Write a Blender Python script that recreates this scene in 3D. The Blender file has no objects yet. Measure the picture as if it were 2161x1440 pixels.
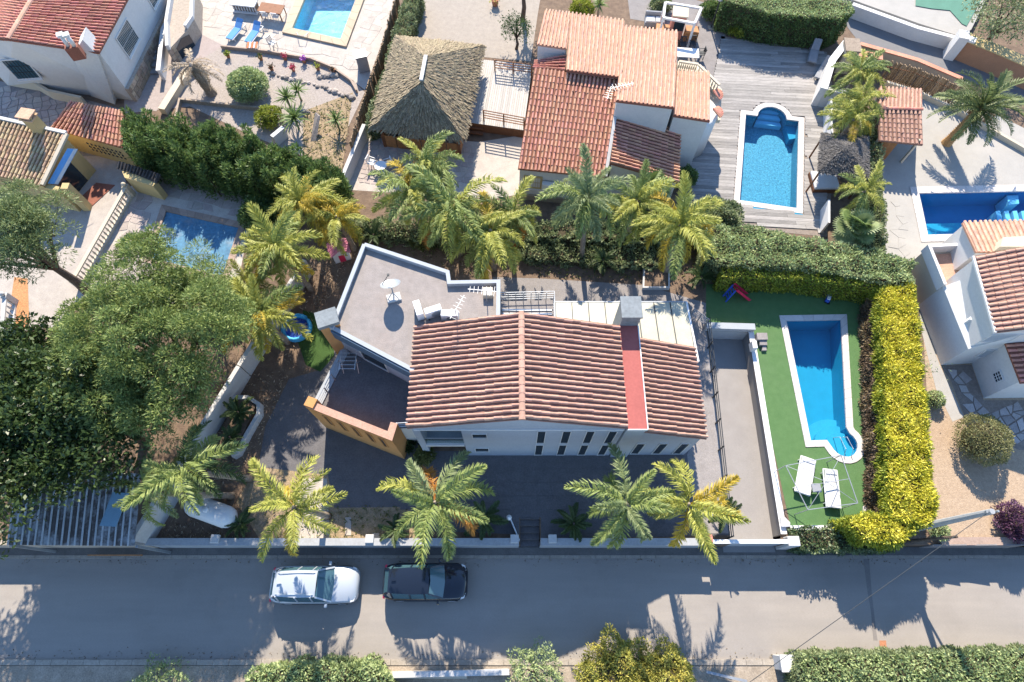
import bpy, bmesh, math, random
import numpy as np
from mathutils import Vector, Matrix
sc = bpy.context.scene
rnd = random.Random(11)
nr = np.random.default_rng(5)
# ---------------------------------------------------------------- camera, sky, sun, exposure
CAMZ = 32.8; FPX = 1280.0; TILT = math.atan(580.0/FPX)
cam = bpy.data.cameras.new('camera'); camo = bpy.data.objects.new('camera', cam); sc.collection.objects.link(camo)
camo.location = (0, 0, CAMZ); camo.rotation_euler = (TILT, 0, 0)
cam.sensor_width = 36; cam.lens = FPX/2161*36; cam.clip_end = 600; cam.clip_start = 0.5
sc.camera = camo
SUN_EL = math.radians(38.5); SUN_AZ = math.radians(-4.0)      # azimuth from +Y
w = bpy.data.worlds.new('World'); sc.world = w; w.use_nodes = True
sky = w.node_tree.nodes.new('ShaderNodeTexSky'); sky.sky_type = 'NISHITA'; sky.sun_disc = False
sky.sun_elevation = SUN_EL; sky.sun_rotation = SUN_AZ; sky.air_density = 1.0; sky.dust_density = 0.0; sky.ozone_density = 4.0
bg = w.node_tree.nodes['Background']; bg.inputs[1].default_value = 0.15
w.node_tree.links.new(sky.outputs[0], bg.inputs[0])
sl = bpy.data.lights.new('sun', 'SUN'); sl.energy = 4.8; sl.angle = math.radians(0.55); sl.color = (1.0, 0.89, 0.74)
so = bpy.data.objects.new('sun', sl); sc.collection.objects.link(so)
sd = Vector((math.sin(SUN_AZ)*math.cos(SUN_EL), math.cos(SUN_AZ)*math.cos(SUN_EL), math.sin(SUN_EL)))
so.rotation_euler = sd.to_track_quat('Z', 'Y').to_euler(); so.location = sd*80
sc.view_settings.view_transform = 'Standard'; sc.view_settings.look = 'None'
sc.view_settings.exposure = 1.3; sc.view_settings.gamma = 1.0
# ---------------------------------------------------------------- helpers
col = sc.collection
ST, CT = math.sin(TILT), math.cos(TILT)
def g(px, py, z=0.0):
    "world point at height z that the photograph shows at this place"
    u = (px-1080.5)/FPX; v = (720-py)/FPX; k = (CAMZ-z)/(CT-v*ST)
    return Vector((u*k, (ST+v*CT)*k, z))
def gs(pts, z=0.0): return [g(p[0], p[1], p[2] if len(p) > 2 else z) for p in pts]
def V(*a): return Vector(a)
class MB:
    def __init__(s): s.v = []; s.f = []
    def add(s, vs, fs):
        n = len(s.v); s.v += [tuple(q) for q in vs]; s.f += [tuple(i+n for i in f) for f in fs]; return s
    def ext(s, pts, vec):
        "polygon (3D points) pushed along vec"
        vec = Vector(vec); pts = [Vector(p) for p in pts]; n = len(pts)
        nrm = Vector((0, 0, 0))
        for i in range(n): nrm += pts[i].cross(pts[(i+1) % n])
        if nrm.dot(vec) > 0: pts = pts[::-1]
        vs = pts+[p+vec for p in pts]
        fs = [tuple(range(n)), tuple(range(2*n-1, n-1, -1))]+[(i, i+n, (i+1) % n+n, (i+1) % n) for i in range(n)]
        return s.add(vs, fs)
    def prism(s, poly, z0, z1):
        return s.ext([Vector((p[0], p[1], z1)) for p in poly], (0, 0, z0-z1))
    def box(s, c, sx, sy, sz, rz=0.0):
        "box standing on c"
        ca, sa = math.cos(rz), math.sin(rz)
        q = [Vector((c[0]+x*ca-y*sa, c[1]+x*sa+y*ca, c[2]+sz)) for x, y in ((-sx/2, -sy/2), (sx/2, -sy/2), (sx/2, sy/2), (-sx/2, sy/2))]
        return s.ext(q, (0, 0, -sz))
    def bar(s, a, b, wd, ht=None):
        a = Vector(a); b = Vector(b); d = (b-a); ht = ht or wd
        sd_ = d.cross(Vector((0, 0, 1)))
        if sd_.length < 1e-4: sd_ = Vector((1, 0, 0))
        sd_.normalize(); up = sd_.cross(d).normalized()
        q = [a+sd_*wd/2+up*ht/2, a-sd_*wd/2+up*ht/2, a-sd_*wd/2-up*ht/2, a+sd_*wd/2-up*ht/2]
        return s.ext(q, d)
    def tube(s, pts, rads, n=7):
        pts = [Vector(p) for p in pts]
        if not hasattr(rads, '__len__'): rads = [rads]*len(pts)
        rings = []
        for i, p in enumerate(pts):
            d = (pts[min(i+1, len(pts)-1)]-pts[max(i-1, 0)]).normalized()
            a = d.orthogonal().normalized() if abs(d.z) < .95 else Vector((1, 0, 0)); a = (a-d*a.dot(d)).normalized(); b = d.cross(a)
            rings.append([p+(a*math.cos(t)+b*math.sin(t))*rads[i] for t in [2*math.pi*k/n for k in range(n)]])
        vs = [q for r in rings for q in r]; fs = []
        for i in range(len(pts)-1):
            for k in range(n): fs.append((i*n+k, i*n+(k+1) % n, (i+1)*n+(k+1) % n, (i+1)*n+k))
        fs += [tuple(range(n-1, -1, -1)), tuple(range((len(pts)-1)*n, len(pts)*n))]
        return s.add(vs, fs)
    def lathe(s, c, prof, n=10):
        c = Vector(c); vs = []; fs = []
        for r, z in prof: vs += [c+Vector((r*math.cos(2*math.pi*k/n), r*math.sin(2*math.pi*k/n), z)) for k in range(n)]
        for i in range(len(prof)-1):
            for k in range(n): fs.append((i*n+k, i*n+(k+1) % n, (i+1)*n+(k+1) % n, (i+1)*n+k))
        fs += [tuple(range(n-1, -1, -1)), tuple(range((len(prof)-1)*n, len(prof)*n))]
        return s.add(vs, fs)
    def poly(s, pts):
        a = sum(pts[i-1][0]*pts[i][1]-pts[i][0]*pts[i-1][1] for i in range(len(pts)))
        return s.add(pts if a > 0 else pts[::-1], [tuple(range(len(pts)))])
    def mesh(s, name, mat=None, smooth=False):
        m = bpy.data.meshes.new(name); m.from_pydata(s.v, [], s.f); m.update()
        if mat: m.materials.append(mat)
        if smooth: m.polygons.foreach_set('use_smooth', [True]*len(m.polygons))
        return m
def link(name, data, parent=None):
    o = bpy.data.objects.new(name, data); col.objects.link(o)
    if parent is not None: par(o, parent)
    return o
WM = {}
def par(o, p):
    o.parent = p; o.matrix_parent_inverse = WM.get(p.name, Matrix.Identity(4)).inverted()
def ob(name, mb, mat, parent=None, smooth=False, bevel=0.0):
    m = mb.mesh(name, mat, smooth)
    if bevel:
        bm = bmesh.new(); bm.from_mesh(m); bmesh.ops.bevel(bm, geom=bm.edges[:], offset=bevel, segments=1, affect='EDGES', clamp_overlap=True); bm.to_mesh(m); bm.free()
    return link(name, m, parent)
def tag(o, label=None, cat=None, group=None, kind=None):
    if label: o['label'] = label
    if cat: o['category'] = cat
    if group: o['group'] = group
    if kind: o['kind'] = kind
    return o
def thing(name, label, cat, loc=(0, 0, 0), group=None):
    o = bpy.data.objects.new(name, None); col.objects.link(o); o.location = loc; o.empty_display_size = .2
    WM[o.name] = Matrix.Translation(loc)
    return tag(o, label, cat, group)
def one(name, label, cat, mb, mat, group=None, smooth=False, bevel=0.0):
    return tag(ob(name, mb, mat, None, smooth, bevel), label, cat, group)
def cpy(o, parent=None, label=None):
    c = o.copy(); col.objects.link(c)
    if parent is not None: c.parent = parent
    if label: c['label'] = label
    return c
def cpytree(root, loc, rz, label):
    r = cpy(root, None, label); r.location = loc; r.rotation_euler = (0, 0, rz)
    for ch in list(root.children):
        c = cpy(ch, r)
        for gc in list(ch.children): cpy(gc, c)
    return r
def holed(name, outer, holes, z, mat):
    "flat sheet with holes"
    bm = bmesh.new(); ed = []
    for loop in [outer]+holes:
        vs = [bm.verts.new((p[0], p[1], z)) for p in loop]
        for i in range(len(vs)): ed.append(bm.edges.new((vs[i], vs[(i+1) % len(vs)])))
    bmesh.ops.triangle_fill(bm, edges=ed, use_beauty=True, normal=(0, 0, 1))
    for f in bm.faces:
        if f.normal.z < 0: f.normal_flip()
    m = bpy.data.meshes.new(name); bm.to_mesh(m); bm.free(); m.materials.append(mat)
    return m
def sheet(name, pts, z, mat, holes=()):
    "setting surface; pts in photo places"
    P = [Vector((p[0], p[1])) if isinstance(p, Vector) else g(p[0], p[1], z) for p in pts]
    return tag(link(name, holed(name, P, [list(h) for h in holes], z, mat)), kind='structure')
def seg(a, b, t): return a+(b-a)*t
def perp(d): return Vector((-d.y, d.x, 0)).normalized()
# ---------------------------------------------------------------- materials
MATS = {}
def nd(nt, t, **k):
    n = nt.nodes.new(t)
    for a, b in k.items(): setattr(n, a, b)
    return n
def mat(name, c, rough=.8, var=.12, scale=3.0, c2=None, fine=25.0, bump=.0, bscale=30.0, metal=0.0, island=0.0, hue=0.0, spec=.3, stain=0.0, scol=(.1, .09, .07), sscale=.35, stretch=None):
    "principled with world-space mottling, per-piece variation and soft stains of the surface itself"
    m = bpy.data.materials.new(name); m.use_nodes = True; nt = m.node_tree; L = nt.links.new
    p = nt.nodes['Principled BSDF']; p.inputs['Roughness'].default_value = rough; p.inputs['Metallic'].default_value = metal
    p.inputs['Specular IOR Level'].default_value = spec
    geo = nd(nt, 'ShaderNodeNewGeometry'); src = geo.outputs['Position']
    if stretch:
        mp = nd(nt, 'ShaderNodeMapping'); mp.inputs['Rotation'].default_value = (0, 0, stretch[0]); mp.inputs['Scale'].default_value = (stretch[1], stretch[2], 1)
        L(src, mp.inputs['Vector']); src = mp.outputs[0]
    c2 = c2 or tuple(x*(1-var*1.6) for x in c)
    c1 = c if c2 is not None else c
    n1 = nd(nt, 'ShaderNodeTexNoise'); n1.inputs['Scale'].default_value = scale; n1.inputs['Detail'].default_value = 8; n1.inputs['Roughness'].default_value = .65
    L(src, n1.inputs['Vector'])
    r1 = nd(nt, 'ShaderNodeMapRange'); r1.inputs[1].default_value = .35; r1.inputs[2].default_value = .65; L(n1.outputs['Fac'], r1.inputs[0])
    mx = nd(nt, 'ShaderNodeMix', data_type='RGBA'); mx.inputs[6].default_value = (*c2, 1); mx.inputs[7].default_value = (*c1, 1); L(r1.outputs[0], mx.inputs[0])
    out = mx.outputs[2]
    n2 = nd(nt, 'ShaderNodeTexNoise'); n2.inputs['Scale'].default_value = fine; n2.inputs['Detail'].default_value = 4; L(src, n2.inputs['Vector'])
    r2 = nd(nt, 'ShaderNodeMapRange'); r2.inputs[1].default_value = .3; r2.inputs[2].default_value = .7; r2.inputs[3].default_value = 1-var*1.3; r2.inputs[4].default_value = 1+var*1.3; L(n2.outputs['Fac'], r2.inputs[0])
    hs = nd(nt, 'ShaderNodeHueSaturation'); L(out, hs.inputs['Color']); L(r2.outputs[0], hs.inputs['Value']); out = hs.outputs[0]
    if island:
        oi = nd(nt, 'ShaderNodeObjectInfo'); ad = nd(nt, 'ShaderNodeMath', operation='ADD'); L(oi.outputs['Random'], ad.inputs[0]); L(geo.outputs['Random Per Island'], ad.inputs[1])
        fr = nd(nt, 'ShaderNodeMath', operation='FRACT'); L(ad.outputs[0], fr.inputs[0])
        r3 = nd(nt, 'ShaderNodeMapRange'); r3.inputs[3].default_value = 1-island; r3.inputs[4].default_value = 1+island; L(fr.outputs[0], r3.inputs[0])
        h2 = nd(nt, 'ShaderNodeHueSaturation'); L(out, h2.inputs['Color']); L(r3.outputs[0], h2.inputs['Value'])
        if hue:
            m7 = nd(nt, 'ShaderNodeMath', operation='MULTIPLY'); m7.inputs[1].default_value = 7.31; L(fr.outputs[0], m7.inputs[0])
            f7 = nd(nt, 'ShaderNodeMath', operation='FRACT'); L(m7.outputs[0], f7.inputs[0])
            r4 = nd(nt, 'ShaderNodeMapRange'); r4.inputs[3].default_value = .5-hue; r4.inputs[4].default_value = .5+hue; L(f7.outputs[0], r4.inputs[0]); L(r4.outputs[0], h2.inputs['Hue'])
        out = h2.outputs[0]
    if stain:
        n3 = nd(nt, 'ShaderNodeTexNoise'); n3.inputs['Scale'].default_value = sscale; n3.inputs['Detail'].default_value = 7; n3.inputs['Roughness'].default_value = .7; L(geo.outputs['Position'], n3.inputs['Vector'])
        r5 = nd(nt, 'ShaderNodeMapRange'); r5.inputs[1].default_value = .5; r5.inputs[2].default_value = .72; r5.inputs[4].default_value = stain; L(n3.outputs['Fac'], r5.inputs[0])
        m2 = nd(nt, 'ShaderNodeMix', data_type='RGBA'); L(r5.outputs[0], m2.inputs[0]); L(out, m2.inputs[6]); m2.inputs[7].default_value = (*scol, 1); out = m2.outputs[2]
    L(out, p.inputs['Base Color'])
    if bump:
        nb = nd(nt, 'ShaderNodeTexNoise'); nb.inputs['Scale'].default_value = bscale; nb.inputs['Detail'].default_value = 5; L(src, nb.inputs['Vector'])
        b = nd(nt, 'ShaderNodeBump'); b.inputs['Strength'].default_value = bump; b.inputs['Distance'].default_value = .05; L(nb.outputs['Fac'], b.inputs['Height']); L(b.outputs[0], p.inputs['Normal'])
    MATS[name] = m; return m
def leafmat(name, ramp, rough=.55, trans=.3, big=None):
    "foliage: leaf colours picked per leaf, a little light through the blade"
    m = bpy.data.materials.new(name); m.use_nodes = True; nt = m.node_tree; L = nt.links.new
    p = nt.nodes['Principled BSDF']; p.inputs['Roughness'].default_value = rough; p.inputs['Specular IOR Level'].default_value = .35
    geo = nd(nt, 'ShaderNodeNewGeometry'); oi = nd(nt, 'ShaderNodeObjectInfo')
    n1 = nd(nt, 'ShaderNodeTexNoise'); n1.inputs['Scale'].default_value = big or 1.2; n1.inputs['Detail'].default_value = 3; L(geo.outputs['Position'], n1.inputs['Vector'])
    r1 = nd(nt, 'ShaderNodeMapRange'); r1.inputs[1].default_value = .3; r1.inputs[2].default_value = .7; L(n1.outputs['Fac'], r1.inputs[0])
    a = nd(nt, 'ShaderNodeMix', data_type='FLOAT'); a.inputs[0].default_value = .5; L(geo.outputs['Random Per Island'], a.inputs[2]); L(r1.outputs[0], a.inputs[3])
    cr = nd(nt, 'ShaderNodeValToRGB'); el = cr.color_ramp.elements
    while len(el) < len(ramp): el.new(.5)
    for i, (pos, c) in enumerate(ramp): el[i].position = pos; el[i].color = (*c, 1)
    L(a.outputs[0], cr.inputs[0])
    L(cr.outputs[0], p.inputs['Base Color'])
    t = nd(nt, 'ShaderNodeBsdfTranslucent'); L(cr.outputs[0], t.inputs[0])
    ms = nd(nt, 'ShaderNodeMixShader'); ms.inputs[0].default_value = trans; L(p.outputs[0], ms.inputs[1]); L(t.outputs[0], ms.inputs[2])
    L(ms.outputs[0], nt.nodes['Material Output'].inputs[0]); MATS[name] = m; return m
def glassmat(name, c, rough=.06):
    m = bpy.data.materials.new(name); m.use_nodes = True; p = m.node_tree.nodes['Principled BSDF']
    p.inputs['Base Color'].default_value = (*c, 1); p.inputs['Roughness'].default_value = rough; p.inputs['Specular IOR Level'].default_value = .8
    MATS[name] = m; return m
def clearmat(name, tint, gl=.04, bump=0.0, bscale=4.0, ior=1.33, bd=.05):
    "clear sheet (water, glazing): lets light through with a tint and mirrors by Fresnel"
    m = bpy.data.materials.new(name); m.use_nodes = True; nt = m.node_tree; L = nt.links.new
    nt.nodes.remove(nt.nodes['Principled BSDF'])
    t = nd(nt, 'ShaderNodeBsdfTransparent'); t.inputs[0].default_value = (*tint, 1)
    gg = nd(nt, 'ShaderNodeBsdfGlossy'); gg.inputs['Roughness'].default_value = gl
    fr = nd(nt, 'ShaderNodeLayerWeight'); fr.inputs['Blend'].default_value = .5      # Schlick, the same from both sides of the sheet
    pw = nd(nt, 'ShaderNodeMath', operation='POWER'); pw.inputs[1].default_value = 5; L(fr.outputs['Facing'], pw.inputs[0])
    f0 = ((ior-1)/(ior+1))**2; ma = nd(nt, 'ShaderNodeMath', operation='MULTIPLY_ADD'); ma.inputs[1].default_value = 1-f0; ma.inputs[2].default_value = f0; L(pw.outputs[0], ma.inputs[0])
    ms = nd(nt, 'ShaderNodeMixShader'); L(ma.outputs[0], ms.inputs[0]); L(t.outputs[0], ms.inputs[1]); L(gg.outputs[0], ms.inputs[2])
    if bump:
        geo = nd(nt, 'ShaderNodeNewGeometry'); nb = nd(nt, 'ShaderNodeTexNoise'); nb.inputs['Scale'].default_value = bscale; nb.inputs['Detail'].default_value = 4; nb.inputs['Distortion'].default_value = .8; L(geo.outputs['Position'], nb.inputs['Vector'])
        b = nd(nt, 'ShaderNodeBump'); b.inputs['Strength'].default_value = bump; b.inputs['Distance'].default_value = bd; L(nb.outputs['Fac'], b.inputs['Height']); L(b.outputs[0], gg.inputs['Normal']); L(b.outputs[0], fr.inputs['Normal'])
    L(ms.outputs[0], nt.nodes['Material Output'].inputs[0]); MATS[name] = m; return m
asphalt = mat('asphalt', (0.29, 0.262, 0.232), .9, .07, .7, c2=(0.25, 0.228, 0.205), fine=60, bump=.25, bscale=90, stain=.3, scol=(.19, .17, .15), sscale=.5, stretch=(0, .16, 1.3))
asphalt2 = mat('asphalt_upper', (.17, .17, .175), .9, .08, .8, fine=50, bump=.2, bscale=80)
pavement_m = mat('pavement_concrete', (.15, .14, .13), .9, .12, 2, stain=.4, scol=(.08, .07, .06), sscale=.8)
kerb_m = mat('kerb_concrete', (0.34, 0.3, 0.25), .9, .14, 3, stain=.5, scol=(.2, .17, .13), sscale=.9)
soil = mat('soil', (0.185, 0.13, 0.09), .95, .2, 2.2, c2=(0.115, 0.08, 0.058), fine=30, bump=.5, bscale=14)
gravel = mat('gravel_tan', (0.4, 0.305, 0.215), .95, .18, 6, c2=(0.31, 0.23, 0.16), fine=40, bump=.6, bscale=25, stain=.25, scol=(.3, .2, .13))
gravel_g = mat('gravel_grey', (0.36, 0.315, 0.28), .95, .2, 7, c2=(0.27, 0.235, 0.21), fine=45, bump=.6, bscale=25)
drypatch = mat('dry_ground', (.33, .24, .16), .95, .25, 3, c2=(.2, .16, .09), fine=30, bump=.6, bscale=12)
stone_lt = mat('paving_pale', (0.42, 0.38, 0.335), .85, .1, 1.6, c2=(0.35, 0.31, 0.275), fine=20, bump=.15, island=.1, stain=.25, scol=(.4, .33, .27))
stone_wh = mat('paving_white', (0.335, 0.322, 0.298), .8, .06, 1.2, fine=20, stain=.2, scol=(.5, .45, .4))
stone_gy = mat('paving_grey', (0.25, 0.232, 0.225), .9, .12, 1.6, c2=(0.205, 0.19, 0.185), fine=18, bump=.2, island=.14, stain=.25, scol=(.2, .17, .16))
stone_gap = mat('paving_joint', (.24, .2, .17), .95, .15, 5)
flag_gy = mat('flagstone', (.36, .335, .32), .85, .12, 3, fine=25, bump=.2, island=.22, hue=.02)
flag_pk = mat('flagstone_pink', (0.37, 0.315, 0.285), .85, .1, 3, fine=25, bump=.2, island=.12, hue=.02)
stone_or = mat('stone_chips_orange', (.50, .25, .11), .9, .3, 12, c2=(.36, .17, .08), fine=40, bump=.7, bscale=20)
drive = mat('driveway_concrete', (0.265, 0.25, 0.238), .85, .07, .9, c2=(0.235, 0.22, 0.21), fine=30, stain=.3, scol=(.25, .22, .2), sscale=.4)
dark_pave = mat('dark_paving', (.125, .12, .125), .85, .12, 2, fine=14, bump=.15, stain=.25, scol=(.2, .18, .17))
turf = mat('artificial_turf', (0.085, 0.165, 0.06), .9, .1, 2.5, c2=(0.07, 0.145, 0.05), fine=70, bump=.4, bscale=110, stain=.35, scol=(.11, .17, .085), sscale=.5)
turf_d = mat('turf_dark', (.045, .095, .022), .95, .15, 2.5, fine=60, bump=.4, bscale=90)
white = mat('white_render', (0.56, 0.555, 0.545), .75, .035, 1.5, fine=9, stain=.12, scol=(.5, .46, .4), sscale=.7)
white_w = mat('white_wall_weathered', (0.47, 0.465, 0.455), .85, .05, 1.2, fine=10, stain=.35, scol=(.38, .34, .29), sscale=.8)
white_p = mat('white_paint', (0.62, 0.62, 0.615), .5, .03, 3)
cream = mat('cream_render', (0.5, 0.44, 0.34), .8, .05, 1.3, stain=.2, scol=(.5, .4, .28))
ochre = mat('ochre_render', (0.46, 0.35, 0.17), .8, .06, 1.4, stain=.25, scol=(.42, .28, .1))
ochre2 = mat('ochre_orange_render', (0.47, 0.24, 0.09), .8, .06, 1.5, stain=.2, scol=(.4, .2, .08))
orange_w = mat('orange_wall', (.36, .19, .11), .85, .08, 1.6, stain=.3, scol=(.25, .12, .07))
bluegrey = mat('blue_grey_render', (0.33, 0.355, 0.38), .75, .05, 1.6, stain=.2, scol=(.25, .27, .29))
bluedark = mat('blue_fascia', (.07, .115, .17), .7, .08, 2)
red_top = mat('red_membrane', (0.34, 0.095, 0.08), .75, .06, 1.4, fine=8, stain=.3, scol=(.27, .075, .06), sscale=.9)
roofgravel = mat('flat_roof_coat', (0.27, 0.24, 0.222), .9, .1, 2.2, c2=(0.22, 0.197, 0.182), fine=30, bump=.3, bscale=18, stain=.3, scol=(.28, .22, .19), sscale=.7)
tile_pink = mat('tile_pink', (0.43, 0.26, 0.195), .85, .1, 1.6, c2=(0.375, 0.215, 0.158), fine=12, bump=.15, island=.13, hue=.006, stain=.35, scol=(.30, .21, .16), sscale=1.1)
tile_pink_b = mat('tile_pink_channel', (0.25, 0.14, 0.105), .9, .12, 1.8, c2=(0.2, 0.11, 0.085), fine=14)  # same clay as the tiles, darkened to paint shade between the barrels
tile_ter = mat('tile_terracotta', (0.5, 0.265, 0.185), .85, .12, 1.1, c2=(0.44, 0.21, 0.14), fine=12, bump=.15, island=.2, hue=.015)
tile_ter_b = mat('tile_terracotta_channel', (0.25, 0.105, 0.065), .9, .12, 1.5, fine=14)  # terracotta bed with the shade of the gaps put into its colour
tile_sal = mat('tile_salmon', (0.49, 0.31, 0.225), .85, .1, 1.2, c2=(0.44, 0.26, 0.185), fine=12, bump=.15, island=.14, hue=.012)
tile_sal_b = mat('tile_salmon_channel', (0.44, 0.25, 0.175), .9, .12, 1.5, fine=14)
tile_tan = mat('tile_tan', (0.5, 0.36, 0.225), .85, .12, 1.4, c2=(0.42, 0.285, 0.17), fine=12, bump=.15, island=.24, hue=.02)
tile_tan_b = mat('tile_tan_channel', (.27, .165, .09), .9, .12, 1.5, fine=14)  # tan bed, painted darker for the shade in the channels
tile_red = mat('tile_red', (0.5, 0.225, 0.165), .85, .12, 1.4, c2=(0.43, 0.175, 0.125), fine=12, bump=.15, island=.16, hue=.012)
tile_red_b = mat('tile_red_channel', (0.24, 0.095, 0.065), .9, .12, 1.5, fine=14)  # channel shade painted into the red; also plain dark red parts
tile_dk = mat('tile_dark', (.06, .055, .055), .9, .15, 2, fine=14, island=.2)
thatch = mat('thatch', (0.285, 0.235, 0.155), .95, .28, 5, c2=(0.18, 0.145, 0.095), fine=30, bump=.8, bscale=22, island=.35, hue=.01)
thatch_d = mat('thatch_dark', (0.14, 0.132, 0.125), .95, .3, 6, c2=(0.075, 0.07, 0.066), fine=30, bump=.9, bscale=22, island=.4)
reed = mat('reed_fence', (.30, .215, .135), .95, .25, 8, c2=(.17, .12, .075), fine=30, island=.3)
deck_m = mat('weathered_deck', (0.31, 0.292, 0.275), .9, .14, 2.2, c2=(0.215, 0.205, 0.195), fine=14, island=.24, hue=.01, stretch=(0.02, .35, 3.0))
deck_w = mat('whitewashed_deck', (0.44, 0.415, 0.385), .9, .08, 2, fine=16, island=.12, stretch=(0.3, 3, .4))
wood_br = mat('brown_wood', (.20, .085, .04), .7, .15, 4, island=.2)
wood_or = mat('orange_wood', (.36, .17, .07), .7, .15, 4, island=.2)
bark = mat('palm_bark', (.30, .255, .205), .95, .25, 6, c2=(.19, .155, .12), fine=22, bump=.8, bscale=14)
bark_d = mat('dark_bark', (.12, .09, .07), .95, .25, 6, bump=.7, bscale=14)
bark_y = mat('date_palm_bark', (.40, .25, .11), .9, .2, 9, c2=(.28, .16, .07), bump=.6, bscale=14, island=.25)
twig = mat('twigs', (.075, .06, .035), .95, .3, 6)
stonewall = mat('rubble_stone', (0.34, 0.28, 0.215), .9, .15, 4, c2=(0.27, 0.22, 0.165), fine=18, bump=.4, bscale=12, island=.25, hue=.02)
mortar = mat('mortar', (.40, .34, .28), .95, .15, 6)
rock_m = mat('rock', (.38, .33, .29), .95, .2, 5, bump=.4, island=.25)
metal_dk = mat('dark_metal', (.045, .05, .055), .5, .1, 4, metal=.3)
metal_gy = mat('grey_metal', (.32, .34, .36), .45, .08, 3, metal=.4)
metal_lt = mat('galvanised', (.55, .57, .58), .4, .08, 3, metal=.5)
conc_pole = mat('concrete_pole', (.30, .31, .32), .85, .12, 2)
shutter = mat('grey_shutter', (.30, .33, .36), .6, .1, 5)
blue_fab = mat('blue_fabric', (.10, .27, .55), .85, .06, 4)
blue_cloth = mat('blue_awning', (.13, .33, .62), .8, .05, 4)
white_fab = mat('white_fabric', (0.55, 0.54, 0.53), .85, .05, 4)
grey_fab = mat('grey_fabric', (.26, .27, .29), .85, .08, 4)
orange_fab = mat('orange_fabric', (.60, .20, .08), .85, .08, 4)
red_pl = mat('red_plastic', (.60, .03, .09), .4, .04, 4)
blue_pl = mat('blue_plastic', (.03, .09, .42), .4, .04, 4)
cyan_pl = mat('cyan_plastic', (.06, .38, .66), .45, .05, 4)
pink_pl = mat('pink_plastic', (.62, .24, .33), .5, .06, 4, island=.1)
black_pl = mat('black_rubber', (.015, .015, .017), .7, .1, 5)
clay = mat('clay_pot', (.38, .17, .09), .9, .1, 5)
tank_m = mat('tank_paint', (0.52, 0.54, 0.55), .45, .04, 2, stain=.15, scol=(.4, .4, .38))
poly_roof = mat('rusty_sheet', (.10, .085, .078), .6, .12, 1.2, fine=6, stain=1.0, scol=(.46, .49, .51), sscale=.75, spec=.4)
rib_white = mat('sheet_rib', (.45, .48, .50), .5, .1, 2)
sky_sheet = mat('clear_blue_sheet', (.20, .33, .43), .35, .08, 2)
tarp = mat('blue_pool_cover', (0.07, 0.2, 0.31), .6, .15, 1.4, c2=(0.05, 0.14, 0.23), fine=6, stain=.5, scol=(.32, .30, .27), sscale=.6)  # pale patches paint wet, reflecting streaks into the cover's colour
terr_kerb = mat('terracotta_kerb', (0.34, 0.25, 0.2), .85, .12, 3, island=.15)
beige_cop = mat('beige_coping', (0.45, 0.355, 0.25), .8, .06, 2.5, island=.08, stain=.15, scol=(.42, .32, .22))
white_cop = mat('white_coping', (0.52, 0.485, 0.46), .7, .05, 2.5, island=.06, stain=.2, scol=(.52, .44, .4))
pane_m = glassmat('window_glass', (.018, .028, .036))
pane_b = glassmat('window_glass_blue', (.03, .075, .10))
poolt1 = mat('pool_mosaic_blue', (0.01, 0.245, 0.42), .5, .06, 1.5, fine=40, spec=.2)
poolt2 = mat('pool_mosaic_bright', (.075, .28, .40), .5, .3, 7, c2=(.035, .19, .31), fine=16, spec=.2)
poolt3 = mat('pool_mosaic_deep', (0.015, 0.17, 0.42), .5, .06, 1.5, fine=40, spec=.2)
poolt4 = mat('pool_tile_pale', (0.22, 0.6, 0.75), .5, .12, 5, fine=40, spec=.2)
step_pale = mat('pool_step', (0.16, 0.47, 0.7), .5, .05, 3)
water = clearmat('pool_water', (.84, .955, .98), .03, .12, 3.0)
water_s = clearmat('pool_water_rippled', (.84, .955, .98), .08, 1.0, 2.2, bd=.45)
glaze = clearmat('glazing', (.80, .86, .84), .03, ior=1.45)
# ---------------------------------------------------------------- builders
CAMV = Vector((0, 0, CAMZ))
def tiled(roof, A, B, C, D, pitch, course, m, nobj=300, ht=.085, wd=.62, jit=.018):
    "barrel tiles on a roof plane: A-B the upper edge, D-C the lower edge; each tile a piece"
    n = max(1, round(((B-A).length+(C-D).length)/2/pitch)); k = max(1, round(((D-A).length+(C-B).length)/2/course))
    du = ((B-A).length+(C-D).length)/2/n; dv = ((D-A).length+(C-B).length)/2/k
    vs = []; fs = []; S = 5
    for y, sc_, zz in ((-.02, .84, 0.0), (dv*1.06, 1.0, .022)):
        for q in range(S+1):
            t = math.pi*q/S; vs.append((-math.cos(t)*du*wd/2*sc_, y, math.sin(t)*ht*sc_+zz))
    for q in range(S): fs.append((q, q+1, S+2+q, S+1+q))
    fs.append(tuple(range(S+1, 2*S+2)))
    me = bpy.data.meshes.new('roof_tile'); me.from_pydata(vs, [], fs); me.materials.append(m)
    cells = []
    for j in range(k):
        for i in range(n):
            u = (i+.5)/n; v = j/k
            p = seg(seg(A, B, u), seg(D, C, u), v)
            y = (seg(D, C, u)-seg(A, B, u)).normalized(); x = seg(B-A, C-D, v).normalized()
            z = x.cross(y).normalized()
            if z.z < 0: z = -z; x = -x
            x = y.cross(z)
            p = p+z*.015+x*rnd.uniform(-jit, jit)+y*rnd.uniform(-jit, jit)
            M = Matrix(((x.x, y.x, z.x, p.x), (x.y, y.y, z.y, p.y), (x.z, y.z, z.z, p.z), (0, 0, 0, 1))) @ Matrix.Rotation(rnd.uniform(-.02, .02), 4, 'Z')
            cells.append(((p-CAMV).length, M))
    cells.sort(key=lambda c: c[0])
    for d, M in cells[:nobj]:
        o = bpy.data.objects.new('roof_tile', me); col.objects.link(o); o.parent = roof; o.matrix_basis = M
    if cells[nobj:]:
        mb = MB()
        for d, M in cells[nobj:]: mb.add([M @ Vector(v) for v in vs], fs)
        tag(ob('roof_tiles', mb, m, roof), kind='stuff')
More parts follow.
